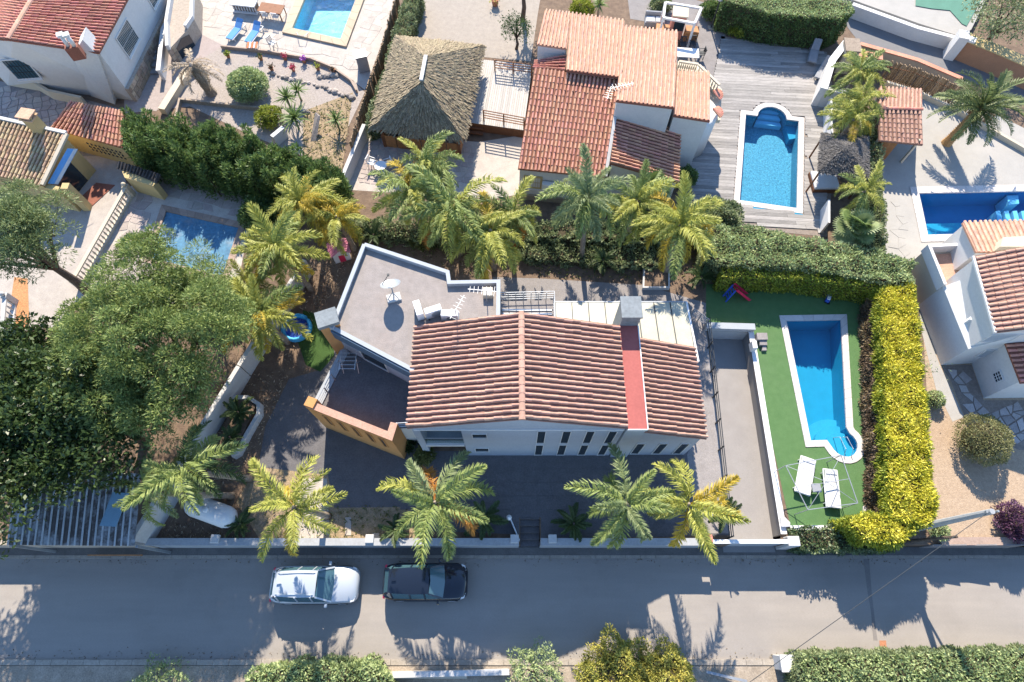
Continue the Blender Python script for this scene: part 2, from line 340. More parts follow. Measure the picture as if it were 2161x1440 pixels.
def ridge(roof, A, B, m, r=.12, ln=.42):
    d = B-A; n = max(1, round(d.length/ln)); mb = MB(); x = d.normalized(); s = perp(x)
    for i in range(n):
        a = seg(A, B, i/n); b = seg(A, B, (i+1.08)/n); vs = []
        for p, rr in ((a, r*.9), (b, r*1.05)):
            for q in range(6):
                t = math.pi*q/5; vs.append(p+s*math.cos(t)*rr+Vector((0, 0, math.sin(t)*rr*.75)))
        mb.add(vs, [(q, q+1, 7+q, 6+q) for q in range(5)]+[tuple(range(6, 12))])
    return ob('ridge_cap', mb, m, roof)
def window(parent, c, n, wd, ht, frame, pane, bars=0, hb=0, sill=None, fw=.06, name='window', grille=None):
    "window centred at c on a wall that faces n"
    n = Vector((n[0], n[1], 0)).normalized(); s = Vector((-n.y, n.x, 0)); up = Vector((0, 0, 1)); c = Vector(c)
    def rect(mb, cx, cz, w_, h_, d0, d1):
        p = c+s*cx+up*cz
        q = [p+s*a*w_/2+up*b*h_/2+n*d0 for a, b in ((-1, -1), (1, -1), (1, 1), (-1, 1))]
        mb.ext(q, n*(d1-d0))
    mb = MB()
    for a in (-1, 1):
        rect(mb, a*(wd/2+fw/2), 0, fw, ht+2*fw, -.05, .05); rect(mb, 0, a*(ht/2+fw/2), wd, fw, -.05, .048)
    o = ob(name, mb, frame, parent)
    pm = MB(); rect(pm, 0, 0, wd, ht, -.05, .012); ob('pane', pm, pane, o)
    if bars or hb:
        bm_ = MB()
        for i in range(bars): rect(bm_, -wd/2+wd*(i+1)/(bars+1), 0, .025, ht, .014, .042)
        for i in range(hb): rect(bm_, 0, -ht/2+ht*(i+1)/(hb+1), wd, .025, .016, .045)
        ob('glazing_bar' if not grille else 'grille', bm_, grille or frame, o)
    if sill:
        sm = MB(); rect(sm, 0, -ht/2-fw-.03, wd+.2, .06, -.04, .12); ob('sill', sm, sill, o)
    return o
def offset_line(pts, th):
    L_, R_ = [], []
    for i, p in enumerate(pts):
        d0 = (pts[i]-pts[i-1]).normalized() if i else None; d1 = (pts[i+1]-pts[i]).normalized() if i < len(pts)-1 else None
        if d0 is None: nrm = perp(d1); k = 1
        elif d1 is None: nrm = perp(d0); k = 1
        else:
            nrm = (perp(d0)+perp(d1)).normalized(); k = 1/max(.4, nrm.dot(perp(d1)))
        L_.append(p+nrm*th/2*k); R_.append(p-nrm*th/2*k)
    return L_+R_[::-1]
def flat(pts): return [Vector((p.x, p.y, 0)) for p in pts]
def wall(name, label, cat, pts, z0, z1, th, m, cap=None, capz=.06, group=None, z=None):
    "pts in photo places of the wall top"
    P = flat(pts if isinstance(pts[0], Vector) else gs(pts, z1 if z is None else z))
    mb = MB(); mb.prism(offset_line(P, th), z0, z1)
    o = one(name, label, cat, mb, m, group)
    if cap:
        cb = MB(); cb.prism(offset_line(P, th+.1), z1+.002, z1+capz); ob('coping', cb, cap, o)
    return o
def baluster_mesh(h, m):
    mb = MB(); mb.lathe((0, 0, 0), [(.05, 0), (.05, .06*h), (.03, .1*h), (.068, .35*h), (.06, .5*h), (.028, .8*h), (.05, .94*h), (.05, h)], 8)
    return mb.mesh('baluster', m, True)
def balustrade(name, label, a, b, z0, h, n, m, wd=.2, posts=True, group=None):
    root = thing(name, label, 'balustrade', (a.x, a.y, z0), group); a = Vector((a.x, a.y, z0)); b = Vector((b.x, b.y, z0))
    ob('plinth', MB().bar(a+V(0, 0, .08), b+V(0, 0, .08), wd, .16), m, root)
    ob('handrail', MB().bar(a+V(0, 0, h-.05), b+V(0, 0, h-.05), wd, .1), m, root)
    me = baluster_mesh(h-.26, m)
    for i in range(n):
        o = bpy.data.objects.new('baluster', me); col.objects.link(o); par(o, root); o.location = seg(a, b, (i+.5)/n)+V(0, 0, .16)
    if posts:
        for p in (a, b):
            po = ob('post', MB().box(p, wd+.12, wd+.12, h+.06), m, root); ob('ball', MB().lathe(p+V(0, 0, h+.06), [(.05, 0), (.14, .08), (.15, .16), (.1, .26), (.02, .3)], 10), m, po, True)
    return root
def railing(name, label, a, b, z0, h, posts, rails, m, pw=.05, rw=.03, cat='railing', group=None, upright=0, railm=None):
    a = Vector((a.x, a.y, z0)); b = Vector((b.x, b.y, z0))
    root = thing(name, label, cat, a, group)
    for i in range(posts):
        p = seg(a, b, i/(posts-1)); ob('post', MB().box(p, pw, pw, h), m, root)
    for i in range(rails):
        zz = h-.02-(h-.12)*i/max(1, rails); ob('rail', MB().bar(a+V(0, 0, zz), b+V(0, 0, zz), rw*1.02, rw), railm or m, root)
    if upright:
        mb = MB()
        for i in range(upright): mb.bar(seg(a, b, (i+.5)/upright)+V(0, 0, .08), seg(a, b, (i+.5)/upright)+V(0, 0, h-.04), .02)
        tag(ob('bars', mb, railm or m, root), kind='stuff')
    return root
def inpoly(x, y, P):
    r = False; j = len(P)-1
    for i in range(len(P)):
        if (P[i][1] > y) != (P[j][1] > y) and x < (P[j][0]-P[i][0])*(y-P[i][1])/(P[j][1]-P[i][1])+P[i][0]: r = not r
        j = i
    return r
def flags(parent, poly, z, size, m, ang=.2, maxn=300, gap=.035, holes=(), name='flagstone', irr=.28, avoid=None, thick=.02):
    "laid stones, each a piece"
    P = [g(*p, z) if not isinstance(p, Vector) else p for p in poly]
    xs = [p.x for p in P]; ys = [p.y for p in P]; c = Vector((sum(xs)/len(P), sum(ys)/len(P), 0)); R_ = max((Vector((p.x, p.y, 0))-c).length for p in P); N = int(R_/size)+2
    ca, sa = math.cos(ang), math.sin(ang); J = {}
    def node(i, j):
        if (i, j) not in J:
            x = (i+rnd.uniform(-irr, irr)+(.5 if j % 2 else 0)*(.6))*size; y = (j+rnd.uniform(-irr, irr))*size; J[i, j] = Vector((c.x+x*ca-y*sa, c.y+x*sa+y*ca, z))
        return J[i, j]
    cells = []
    for i in range(-N, N):
        for j in range(-N, N):
            q = [node(i, j), node(i+1, j), node(i+1, j+1), node(i, j+1)]; m_ = sum(q, Vector((0, 0, 0)))/4
            if all(inpoly(p.x, p.y, P) for p in q+[m_]) and not any(inpoly(p.x, p.y, h) for h in holes for p in q+[m_]):
                cells.append(((m_-CAMV).length, [m_+(p-m_)*(1-gap/size*2) for p in q]))
    cells.sort(key=lambda t: t[0]); st = MB()
    for k, (d, q) in enumerate(cells):
        dz = rnd.uniform(-.004, .006); q = [p+V(0, 0, dz) for p in q]
        if k < maxn: ob(name, MB().ext(q, (0, 0, -thick)), m, parent)
        else: st.ext(q, (0, 0, -thick))
    if st.v: tag(ob(name+'s', st, m, parent), kind='stuff')
def planks(parent, A, B, C, D, n, m, pieces=3, z=None, gap=.012, th=.03, holes=(), name='plank', clip=None):
    "boards laid from A-B to D-C; runs along A-B"
    for j in range(n):
        v0 = j/n; v1 = (j+1)/n; cuts = [0]+sorted((i+rnd.uniform(-.3, .3))/pieces for i in range(1, pieces))+[1]
        for i in range(len(cuts)-1):
            for (u0, u1) in split(cuts[i], cuts[i+1], lambda u: seg(seg(A, B, u), seg(D, C, u), (v0+v1)/2), holes, clip):
                q = [seg(seg(A, B, u), seg(D, C, u), v) for u, v in ((u0, v0), (u1, v0), (u1, v1), (u0, v1))]
                c_ = sum(q, Vector((0, 0, 0)))/4; x = (q[1]-q[0]).normalized(); y = perp(x)
                dz = rnd.uniform(-.003, .003)
                q = [p-x*gap/2*(1 if (p-c_).dot(x) > 0 else -1)-y*gap/2*(1 if (p-c_).dot(y) > 0 else -1)+V(0, 0, dz) for p in q]
                ob(name, MB().ext(q, (0, 0, -th)), m, parent)
def split(u0, u1, f, holes, clip):
    n = 160; ok = []
    for i in range(n+1):
        u = u0+(u1-u0)*i/n; p = f(u)
        ok.append((not any(inpoly(p.x, p.y, h) for h in holes)) and (clip is None or inpoly(p.x, p.y, clip)))
    out = []; st = None
    for i, k in enumerate(ok):
        if k and st is None: st = i
        if (not k or i == n) and st is not None:
            e = i if k else i-1
            if e-st > 4: out.append((u0+(u1-u0)*st/n, u0+(u1-u0)*e/n))
            st = None
    return out
# ---------------------------------------------------------------- plants
def npmesh(name, v, k, m):
    "k-sided faces from a flat vertex array"
    v = np.asarray(v, dtype=np.float32); n = len(v)//k; me = bpy.data.meshes.new(name)
    me.vertices.add(n*k); me.vertices.foreach_set('co', v[:n*k].ravel())
    me.loops.add(n*k); me.loops.foreach_set('vertex_index', np.arange(n*k, dtype=np.int32))
    me.polygons.add(n); me.polygons.foreach_set('loop_start', np.arange(n, dtype=np.int32)*k)
    me.update(calc_edges=True); me.materials.append(m); return me
def unit(a): return a/np.maximum(1e-6, np.linalg.norm(a, axis=1, keepdims=True))
def leafquads(p, n, L, W, bias=.8):
    "one kite-shaped leaf per point"
    N = len(p); t = unit(nr.normal(size=(N, 3))+n*bias); s = unit(np.cross(t, unit(nr.normal(size=(N, 3)))))
    l = L*nr.uniform(.6, 1.3, (N, 1)); w_ = W*nr.uniform(.7, 1.3, (N, 1)); dr = np.cross(t, s)*l*.12*nr.uniform(-1, 1, (N, 1))
    q = np.empty((N, 4, 3)); q[:, 0] = p; q[:, 1] = p+t*l*.5+s*w_/2+dr; q[:, 2] = p+t*l; q[:, 3] = p+t*l*.5-s*w_/2+dr
    return q.reshape(-1, 3)
def lump(p, f=1.3, a=1.0):
    return a*(np.sin(p[:, 0]*f*1.7+p[:, 1]*f*.9)+np.sin(p[:, 1]*f*2.1-p[:, 2]*f*1.3+1.7)+np.sin(p[:, 2]*f*1.9+p[:, 0]*f*2.6+.6))/3
def hedge(name, label, poly, z0, h, m, dens=230, L=.17, W=.085, lumpy=.13, sidem=None, cat='hedge', group=None, bias=.8, lowm=None, zsplit=0):
    P = [Vector((p[0], p[1], 0)) if isinstance(p, Vector) else g(p[0], p[1], z0+h) for p in poly]; P2 = [(p.x, p.y) for p in P]
    cx = sum(p[0] for p in P2)/len(P2); cy = sum(p[1] for p in P2)/len(P2)
    root = thing(name, label, cat, (cx, cy, z0), group)
    xs = [p[0] for p in P2]; ys = [p[1] for p in P2]; area = abs(sum(P2[i][0]*P2[i-1][1]-P2[i-1][0]*P2[i][1] for i in range(len(P2)))/2)
    N = int(area*dens); c = np.stack([nr.uniform(min(xs), max(xs), N*4+50), nr.uniform(min(ys), max(ys), N*4+50)], 1)
    c = np.array([q for q in c if inpoly(q[0], q[1], P2)])[:N]
    top = np.concatenate([c, np.full((len(c), 1), z0+h)], 1); top[:, 2] += lump(top, 2.2, lumpy)+nr.uniform(-.12, .05, len(c)); nt_ = np.tile([0, 0, 1.0], (len(c), 1))
    sp, sn = [], []
    ar = sum(P2[i-1][0]*P2[i][1]-P2[i][0]*P2[i-1][1] for i in range(len(P2)))
    for i in range(len(P)):
        a, b = P[i-1], P[i]; d = b-a; nn = Vector((d.y, -d.x, 0)).normalized()*(1 if ar > 0 else -1); k = int(d.length*h*dens)
        t = nr.uniform(0, 1, (k, 1)); zz = nr.uniform(0.02, h, (k, 1)); q = np.concatenate([a.x+d.x*t, a.y+d.y*t, z0+zz], 1); n3 = np.tile([nn.x, nn.y, .25], (k, 1))
        q += n3*(lump(q, 2.2, lumpy)[:, None]+nr.uniform(-.1, .05, (k, 1))); sp.append(q); sn.append(n3)
    sp = np.concatenate(sp); sn = np.concatenate(sn)
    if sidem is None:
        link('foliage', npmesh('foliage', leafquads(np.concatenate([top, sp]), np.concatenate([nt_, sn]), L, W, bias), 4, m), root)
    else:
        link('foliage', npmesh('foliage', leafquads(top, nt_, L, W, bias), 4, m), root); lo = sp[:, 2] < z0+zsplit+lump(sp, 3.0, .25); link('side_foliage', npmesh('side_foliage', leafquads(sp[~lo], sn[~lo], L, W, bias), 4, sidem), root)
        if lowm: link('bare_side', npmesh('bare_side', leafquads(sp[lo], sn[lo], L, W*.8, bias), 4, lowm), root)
    C_ = Vector((cx, cy, 0)); ins = []
    for i in range(len(P)):
        d0 = (P[i]-P[i-1]).normalized(); d1 = (P[(i+1) % len(P)]-P[i]).normalized(); n0 = Vector((-d0.y, d0.x, 0)); n1 = Vector((-d1.y, d1.x, 0)); nn = (n0+n1)
        nn = nn.normalized()*(.14 if ar > 0 else -.14); ins.append(P[i]+nn)
    ob('twigs', MB().prism(ins, z0, z0+h-.16), twig, root)
    return root
def plume_hedge(name, label, poly, z0, h, m, step=.5, per=420, L=.3, W=.07, r=.42, cat='hedge'):
    "row of upright conifer plumes grown together"
    P = [g(p[0], p[1], z0+h*.8) for p in poly]; P2 = [(p.x, p.y) for p in P]; xs = [p[0] for p in P2]; ys = [p[1] for p in P2]
    root = thing(name, label, cat, (sum(xs)/len(xs), sum(ys)/len(ys), z0)); Q = []; st = MB(); y = min(ys)
    while y < max(ys):
        x = min(xs)
        while x < max(xs):
            qx, qy = x+rnd.uniform(-.2, .2), y+rnd.uniform(-.2, .2)
            if inpoly(qx, qy, P2):
                hh = h*rnd.uniform(.72, 1.2); t = nr.uniform(0.08, 1, per); a = nr.uniform(0, 6.283, per); rr = r*rnd.uniform(.8, 1.3)*(1-t)**.6*nr.uniform(.7, 1.1, per)+.03
                lx, ly = rnd.uniform(-.12, .12), rnd.uniform(-.12, .12)
                p = np.stack([qx+np.cos(a)*rr+lx*t, qy+np.sin(a)*rr+ly*t, z0+hh*t], 1); n = np.stack([np.cos(a)*.7, np.sin(a)*.7, np.full(per, 1.0)], 1); Q.append(leafquads(p, n, L, W, 1.9))
                st.tube([V(qx, qy, z0), V(qx+lx, qy+ly, z0+hh*.8)], [.06, .02], 5)
            x += step
        y += step
    link('foliage', npmesh('foliage', np.concatenate(Q), 4, m), root); ob('stems', st, twig, root); return root
def clumps(centers, rads, per, L, W, bias=.9, up=.35, shell=.55):
    out_p, out_n = [], []
    for c, r in zip(centers, rads):
        k = int(per*r*r); d = unit(nr.normal(size=(k, 3))+np.array([0, 0, up])); rr = r*(shell+(1-shell)*nr.uniform(0, 1, (k, 1))**.5)
        out_p.append(np.array(c)+d*rr*np.array([1, 1, .85])); out_n.append(d)
    return leafquads(np.concatenate(out_p), np.concatenate(out_n), L, W, bias)
def bush(name, label, c, r, h, m, dens=260, L=.15, W=.07, nl=14, cat='bush', group=None, rough=.22, core=True):
    "rounded shrub standing at c"
    root = thing(name, label, cat, c, group); c = np.array(c)
    N = int(4*math.pi*((r*r*2+h*h/4)/3)*dens); d = unit(nr.normal(size=(N, 3))); d[:, 2] = np.abs(d[:, 2])*1.0-(nr.uniform(0, 1, N) < .25)*.35
    d = unit(d); ph = nr.uniform(0, 9, 3)
    k = 1+rough*lump(d*2.2+ph, 1.6, 1.0)+nr.uniform(-.16, .05, N); p = c+np.array([0, 0, h*.42])+d*k[:, None]*np.array([r, r, h*.58]); p[:, 2] = np.maximum(p[:, 2], c[2]+.03)
    link('foliage', npmesh('foliage', leafquads(p, d, L, W, .8), 4, m), root)
    mb = MB(); cc = Vector(c)
    for i in range(6):
        a = i*1.05+rnd.random(); mb.tube([cc, cc+V(math.cos(a)*r*.35, math.sin(a)*r*.35, h*.4), cc+V(math.cos(a)*r*.7, math.sin(a)*r*.7, h*.65)], [.05, .035, .012], 5)
    ob('stems', mb, twig, root)
    if core: ob('inner_twigs', MB().lathe(cc, [(r*.25, .02), (r*.68, h*.25), (r*.72, h*.5), (r*.5, h*.78), (r*.1, h*.86)], 10), twig, root)
    return root
def tree(name, label, base, top, spread, n, per, m, L, W, trunk_m, tr=.22, cat='tree', flatz=.5, rad=(.6, 1.1), group=None, up=.4, lean=0, shell=.55, cutlow=-.3, bias=.9, lobes=7):
    "tapered trunk, limbs, and a crown of leaf clumps round centre top"
    root = thing(name, label, cat, base, group); base = Vector(base); top = Vector(top)
    cs, rs = [], []; mb = MB()
    fork = seg(base, top, .5); mb.tube([base, seg(base, fork, .5)+V(.1, .05, 0), fork, seg(fork, top, .6)], [tr*1.25, tr, tr*.8, tr*.3], 8)
    lb = []
    for i in range(lobes):
        a = 2*math.pi*i/lobes+rnd.uniform(-.3, .3); q = spread*rnd.uniform(.42, .72); lb.append(top+V(math.cos(a)*q, math.sin(a)*q, rnd.uniform(-.35, .45)*spread*flatz))
    lb.append(top+V(0, 0, spread*flatz*.6))
    for e in lb: mb.tube([fork, seg(fork, e, .55)+V(0, 0, .35), e], [tr*.55, tr*.35, tr*.1], 6)
    for i in range(n):
        e = lb[i % len(lb)]; R_ = spread*.5
        d = Vector(unit(nr.normal(size=(1, 3)))[0]); d.z = d.z if d.z > cutlow else -d.z*.5
        p = e+Vector((d.x*R_, d.y*R_, d.z*R_*flatz*1.2))*(rnd.uniform(.35, 1)**.6)
        cs.append(tuple(p)); rs.append(rnd.uniform(*rad))
        if i % 3 == 0: mb.tube([seg(fork, e, .7), p], [tr*.14, tr*.04], 4)
    ob('trunk', mb, trunk_m, root, True)
    link('crown', npmesh('crown', clumps(cs, rs, per, L, W, bias, up, shell), 4, m), root)
    return root
def frond_mesh(m, L=2.6, rise=.55, droop=.75, n=46, ll=.55, wd=.045, fluff=.5, sag=.5, vee=.15):
    "pinnate palm leaf lying along +X from its base"
    rs = np.linspace(0, 1, n*2); X = lambda s: L*(s-.12*s**3); Z = lambda s: L*(rise*s-droop*s**2.1)
    vs = []
    for side in (-1, 1):
        for i in range(n):
            s = .1+.9*(i+nr.uniform(-.3, .3))/n; s = min(max(s, .05), 1); l = ll*(math.sin(math.pi*min(1, s*.92+.08))**.55)*nr.uniform(.8, 1.15)*(.95 if s < .95 else .7)
            b = np.array([X(s), 0, Z(s)]); fw = .55+.7*s*s; a = nr.normal(0, fluff)+vee
            d1 = np.array([fw, side*math.cos(a), math.sin(a)]); d1 /= np.linalg.norm(d1); d2 = d1+np.array([.1, 0, -sag-nr.uniform(0, .35)]); d2 /= np.linalg.norm(d2)
            mid = b+d1*l*.5; e = mid+d2*l*.5; wv = np.array([1, 0, 0])-d1*d1[0]; wv = wv/np.linalg.norm(wv)*wd*.5
            vs += [b-wv*.5, b+wv*.5, mid+wv, mid-wv, mid-wv, mid+wv, e+wv*.15, e-wv*.15]
    r_ = [np.array([X(s), 0, Z(s)]) for s in np.linspace(0, 1, 9)]
    for i in range(8):
        w0 = .035*(1-i/9)+.008; w1 = .035*(1-(i+1)/9)+.008
        for yy in (0, 1):
            o0 = np.array([0, w0, 0]) if yy == 0 else np.array([0, 0, w0]); o1 = np.array([0, w1, 0]) if yy == 0 else np.array([0, 0, w1])
            vs += [r_[i]-o0, r_[i]+o0, r_[i+1]+o1, r_[i+1]-o1]
    return npmesh('frond', np.array(vs), 4, m)
def blade_mesh(m, L=.8, wd=.07, rise=.5, droop=.4):
    vs = []; S = 4
    pts = [np.array([L*s, 0, L*(rise*s-droop*s*s)]) for s in np.linspace(0, 1, S+1)]; ws = [wd*.6, wd, wd*.9, wd*.55, .004]
    for i in range(S):
        vs += [pts[i]-[0, ws[i]/2, 0], pts[i]+[0, ws[i]/2, 0], pts[i+1]+[0, ws[i+1]/2, 0], pts[i+1]-[0, ws[i+1]/2, 0]]
    return npmesh('leaf', np.array(vs), 4, m)
def fan_mesh(m, L=.9, n=22):
    vs = []
    for i in range(n):
        a = -2.2+4.4*i/(n-1); d = np.array([math.cos(a), math.sin(a), .1]); e = d*np.array([1, 1, 1])*.6-np.array([0, 0, .25]); l = L*(.75+.25*math.cos(a/2)); o = np.array([.55, 0, .25]); wv = np.array([-d[1], d[0], 0])*.045
        mid = o+d*l*.6; end = mid+e*l*.45; vs += [o-wv*.3, o+wv*.3, mid+wv, mid-wv, mid-wv, mid+wv, end+wv*.2, end-wv*.2]
    vs += [np.array([0, -.02, 0]), np.array([0, .02, 0]), np.array([.55, .02, .25]), np.array([.55, -.02, .25])]
    return npmesh('leaf', np.array(vs), 4, m)
def rosette(name, label, cat, top, base, meshes, n, pitch=(-.5, .9), scale=1.0, trunk=None, tr=(.16, .11), part='frond', group=None, golden=2.39996, bulge=None, yaw0=None, spread=1.0, dead=None, spiky=False, yaws=None):
    "palm-like plant: trunk from base to top, leaves radiating, each leaf a part"
    base = Vector(base); top = Vector(top); root = thing(name, label, cat, base, group)
    if trunk:
        mid = seg(base, top, .5)+V(rnd.uniform(-.06, .06), rnd.uniform(-.06, .06), 0)
        prof = [tr[0]*1.35, tr[0], (tr[0]+tr[1])/2, tr[1]]
        mb = MB(); K = 9; pts = [seg(seg(base, mid, t), seg(mid, top, t), t) for t in [i/K for i in range(K+1)]]
        rr = [(tr[0]*(1.3 if i == 0 else 1)*(1-i/K)+tr[1]*i/K)*(1.06 if i % 2 else .97) for i in range(K+1)]
        mb.tube(pts, rr, 9); t_ = ob('trunk', mb, trunk, root, not spiky)
        if spiky:
            sb = MB(); d = (top-base); q = 0
            for k in range(int(d.length/.085)):
                for j in range(7):
                    t = k/(d.length/.085); a = j*.898+k*.45; rr_ = tr[0]*(1-t)+tr[1]*t; c = seg(base, top, t); o = V(math.cos(a), math.sin(a), 0)
                    sb.add([c+o*rr_*.9+V(-o.y*.06, o.x*.06, 0), c+o*rr_*.9-V(-o.y*.06, o.x*.06, 0), c+o*(rr_+.07)+V(0, 0, .11)], [(0, 1, 2)])
            tag(ob('leaf_bases', sb, trunk, t_), kind='stuff')
        hb = MB(); hb.lathe(top-V(0, 0, .3), [(tr[1]*.9, 0), (tr[1]*1.35, .15), (tr[1]*1.2, .35), (.03, .6)], 8); ob('crown_shaft', hb, trunk, root, True)
    y0 = rnd.uniform(0, 6.28) if yaw0 is None else yaw0
    for i in range(n):
        t = (i+.5)/n; me = meshes[rnd.randrange(len(meshes))]
        if dead and t < dead[0]: me = dead[1]
        p = pitch[0]+(pitch[1]-pitch[0])*t**1.3+rnd.uniform(-.15, .15); yw = y0+i*golden+rnd.uniform(-.3, .3)
        o = bpy.data.objects.new(part, me); col.objects.link(o); par(o, root); s = scale*rnd.uniform(.72, 1.15)
        o.matrix_basis = Matrix.Translation(top+V(0, 0, .08*t)) @ Matrix.Rotation(yw, 4, 'Z') @ Matrix.Rotation(-p, 4, 'Y') @ Matrix.Rotation(rnd.uniform(-.5, .5), 4, 'X') @ Matrix.Diagonal((s, s, s*rnd.uniform(.7, 1.3), 1))
    return root
lf_palm = [leafmat('palm_green', [(0, (0.108, 0.151, 0.0431)), (.5, (0.216, 0.273, 0.0791)), (1, (0.374, 0.416, 0.129))]),
           leafmat('palm_lime', [(0, (0.164, 0.189, 0.038)), (.5, (0.341, 0.354, 0.0696)), (1, (0.531, 0.506, 0.127))]),
           leafmat('palm_yellow', [(0, (.24, .18, .025)), (.5, (.46, .34, .035)), (1, (.55, .44, .09))]),
           leafmat('palm_bluegreen', [(0, (0.091, 0.13, 0.052)), (.5, (0.195, 0.247, 0.104)), (1, (0.351, 0.39, 0.182))]),
           leafmat('palm_dead', [(0, (.22, .09, .02)), (.5, (.38, .17, .03)), (1, (.45, .26, .07))])]
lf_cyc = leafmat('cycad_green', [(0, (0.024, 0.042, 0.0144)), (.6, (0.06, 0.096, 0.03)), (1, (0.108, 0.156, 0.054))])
lf_agave = leafmat('yucca_green', [(0, (0.072, 0.12, 0.036)), (.6, (0.168, 0.24, 0.072)), (1, (0.288, 0.336, 0.12))])
lf_date = leafmat('date_palm_green', [(0, (0.072, 0.102, 0.036)), (.6, (0.156, 0.198, 0.072)), (1, (0.288, 0.312, 0.132))])
lf_straw = leafmat('dry_frond', [(0, (.26, .19, .12)), (.6, (.40, .31, .21)), (1, (.55, .46, .35))], trans=.15)
lf_pine = leafmat('pine_needles', [(0, (0.0818, 0.125, 0.036)), (.5, (0.188, 0.25, 0.0736)), (1, (0.377, 0.425, 0.139))], trans=.25)
lf_pine2 = leafmat('pine_needles_grey', [(0, (0.0828, 0.12, 0.0483)), (.5, (0.187, 0.239, 0.0966)), (1, (0.359, 0.408, 0.179))], trans=.25)
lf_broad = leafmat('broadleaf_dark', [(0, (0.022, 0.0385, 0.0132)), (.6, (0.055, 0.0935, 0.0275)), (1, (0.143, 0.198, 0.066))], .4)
lf_cyp = leafmat('cypress', [(0, (0.0377, 0.0716, 0.0264)), (.5, (0.0943, 0.16, 0.0471)), (1, (0.246, 0.32, 0.0943))])
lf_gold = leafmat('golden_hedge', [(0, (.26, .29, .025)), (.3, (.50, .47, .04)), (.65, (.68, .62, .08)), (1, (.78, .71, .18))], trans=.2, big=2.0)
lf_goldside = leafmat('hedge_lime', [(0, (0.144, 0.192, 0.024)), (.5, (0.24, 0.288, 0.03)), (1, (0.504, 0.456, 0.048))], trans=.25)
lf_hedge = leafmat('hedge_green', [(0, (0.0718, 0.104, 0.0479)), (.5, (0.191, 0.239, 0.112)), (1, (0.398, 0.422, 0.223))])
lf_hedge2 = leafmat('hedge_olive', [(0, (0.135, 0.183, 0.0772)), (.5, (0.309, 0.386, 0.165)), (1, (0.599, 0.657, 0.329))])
lf_ivy = leafmat('ivy', [(0, (0.052, 0.0845, 0.039)), (.6, (0.13, 0.182, 0.078)), (1, (0.39, 0.416, 0.26))], .4)
lf_lime = leafmat('lime_bush', [(0, (.11, .15, .02)), (.5, (.24, .28, .03)), (1, (.40, .40, .07))])
lf_goldbush = leafmat('gold_green_bush', [(0, (0.182, 0.208, 0.0455)), (.5, (0.377, 0.364, 0.078)), (1, (0.598, 0.494, 0.117))])
lf_olive = leafmat('olive_clipped', [(0, (.11, .12, .045)), (.5, (.22, .22, .09)), (1, (.36, .33, .16))])
lf_purple = leafmat('purple_leaf', [(0, (.04, .015, .035)), (.6, (.12, .05, .10)), (1, (.30, .17, .28))])
lf_brown = leafmat('dead_hedge', [(0, (.07, .05, .035)), (.5, (.16, .11, .07)), (1, (.24, .20, .10))], trans=.1)
lf_ground = leafmat('ground_cover', [(0, (.05, .07, .02)), (.5, (.12, .14, .04)), (1, (.25, .24, .09))])
lf_pink = leafmat('pink_flower', [(0, (.30, .04, .07)), (1, (.55, .10, .16))])
lf_mauve = leafmat('mauve_flower', [(0, (.25, .04, .35)), (1, (.45, .12, .55))])
FR = {}
for k_, m_ in enumerate(lf_palm):
    FR[k_] = [frond_mesh(m_, 2.75, .5, .72, 84, .56, .045, .7, .7), frond_mesh(m_, 2.5, .62, .98, 80, .58, .045, .8, .8), frond_mesh(m_, 2.9, .38, .55, 84, .52, .045, .65, .6), frond_mesh(m_, 2.3, .3, .8, 76, .6, .045, .85, .95)]
FR_cyc = [frond_mesh(lf_cyc, 1.0, .45, .5, 34, .2, .03, .08, .05, .3), frond_mesh(lf_cyc, .95, .55, .7, 34, .19, .03, .08, .05, .3)]
FR_date = [frond_mesh(lf_date, 2.5, .35, .35, 44, .42, .045, .18, .1, .35), frond_mesh(lf_date, 2.5, .45, .62, 44, .40, .045, .18, .12, .35)]
FR_straw = [frond_mesh(lf_straw, 1.7, .35, .8, 34, .32, .035, .4, .5), frond_mesh(lf_straw, 1.6, .2, .9, 34, .3, .035, .4, .6)]
BL = [blade_mesh(lf_agave, .62, .06, .6, .4), blade_mesh(lf_agave, .55, .055, .5, .6)]
FAN = [fan_mesh(lf_palm[3], .75), fan_mesh(lf_agave, .7)]
# ---------------------------------------------------------------- setting
RZ = -1.2; YF = 3.35
def arc(c, rx, ry, a0, a1, n): return [Vector((c.x+rx*math.cos(a0+(a1-a0)*i/n), c.y+ry*math.sin(a0+(a1-a0)*i/n), 0)) for i in range(n+1)]
def grow(P, d):
    "outline moved outwards by d"
    ar = sum(P[i-1].x*P[i].y-P[i].x*P[i-1].y for i in range(len(P))); out = []
    for i in range(len(P)):
        d0 = (P[i]-P[i-1]).normalized(); d1 = (P[(i+1) % len(P)]-P[i]).normalized(); n0 = Vector((d0.y, -d0.x, 0)); n1 = Vector((d1.y, -d1.x, 0)); n = (n0+n1).normalized(); k = 1/max(.5, n.dot(n1)); out.append(P[i]+n*d*k*(1 if ar > 0 else -1))
    return out
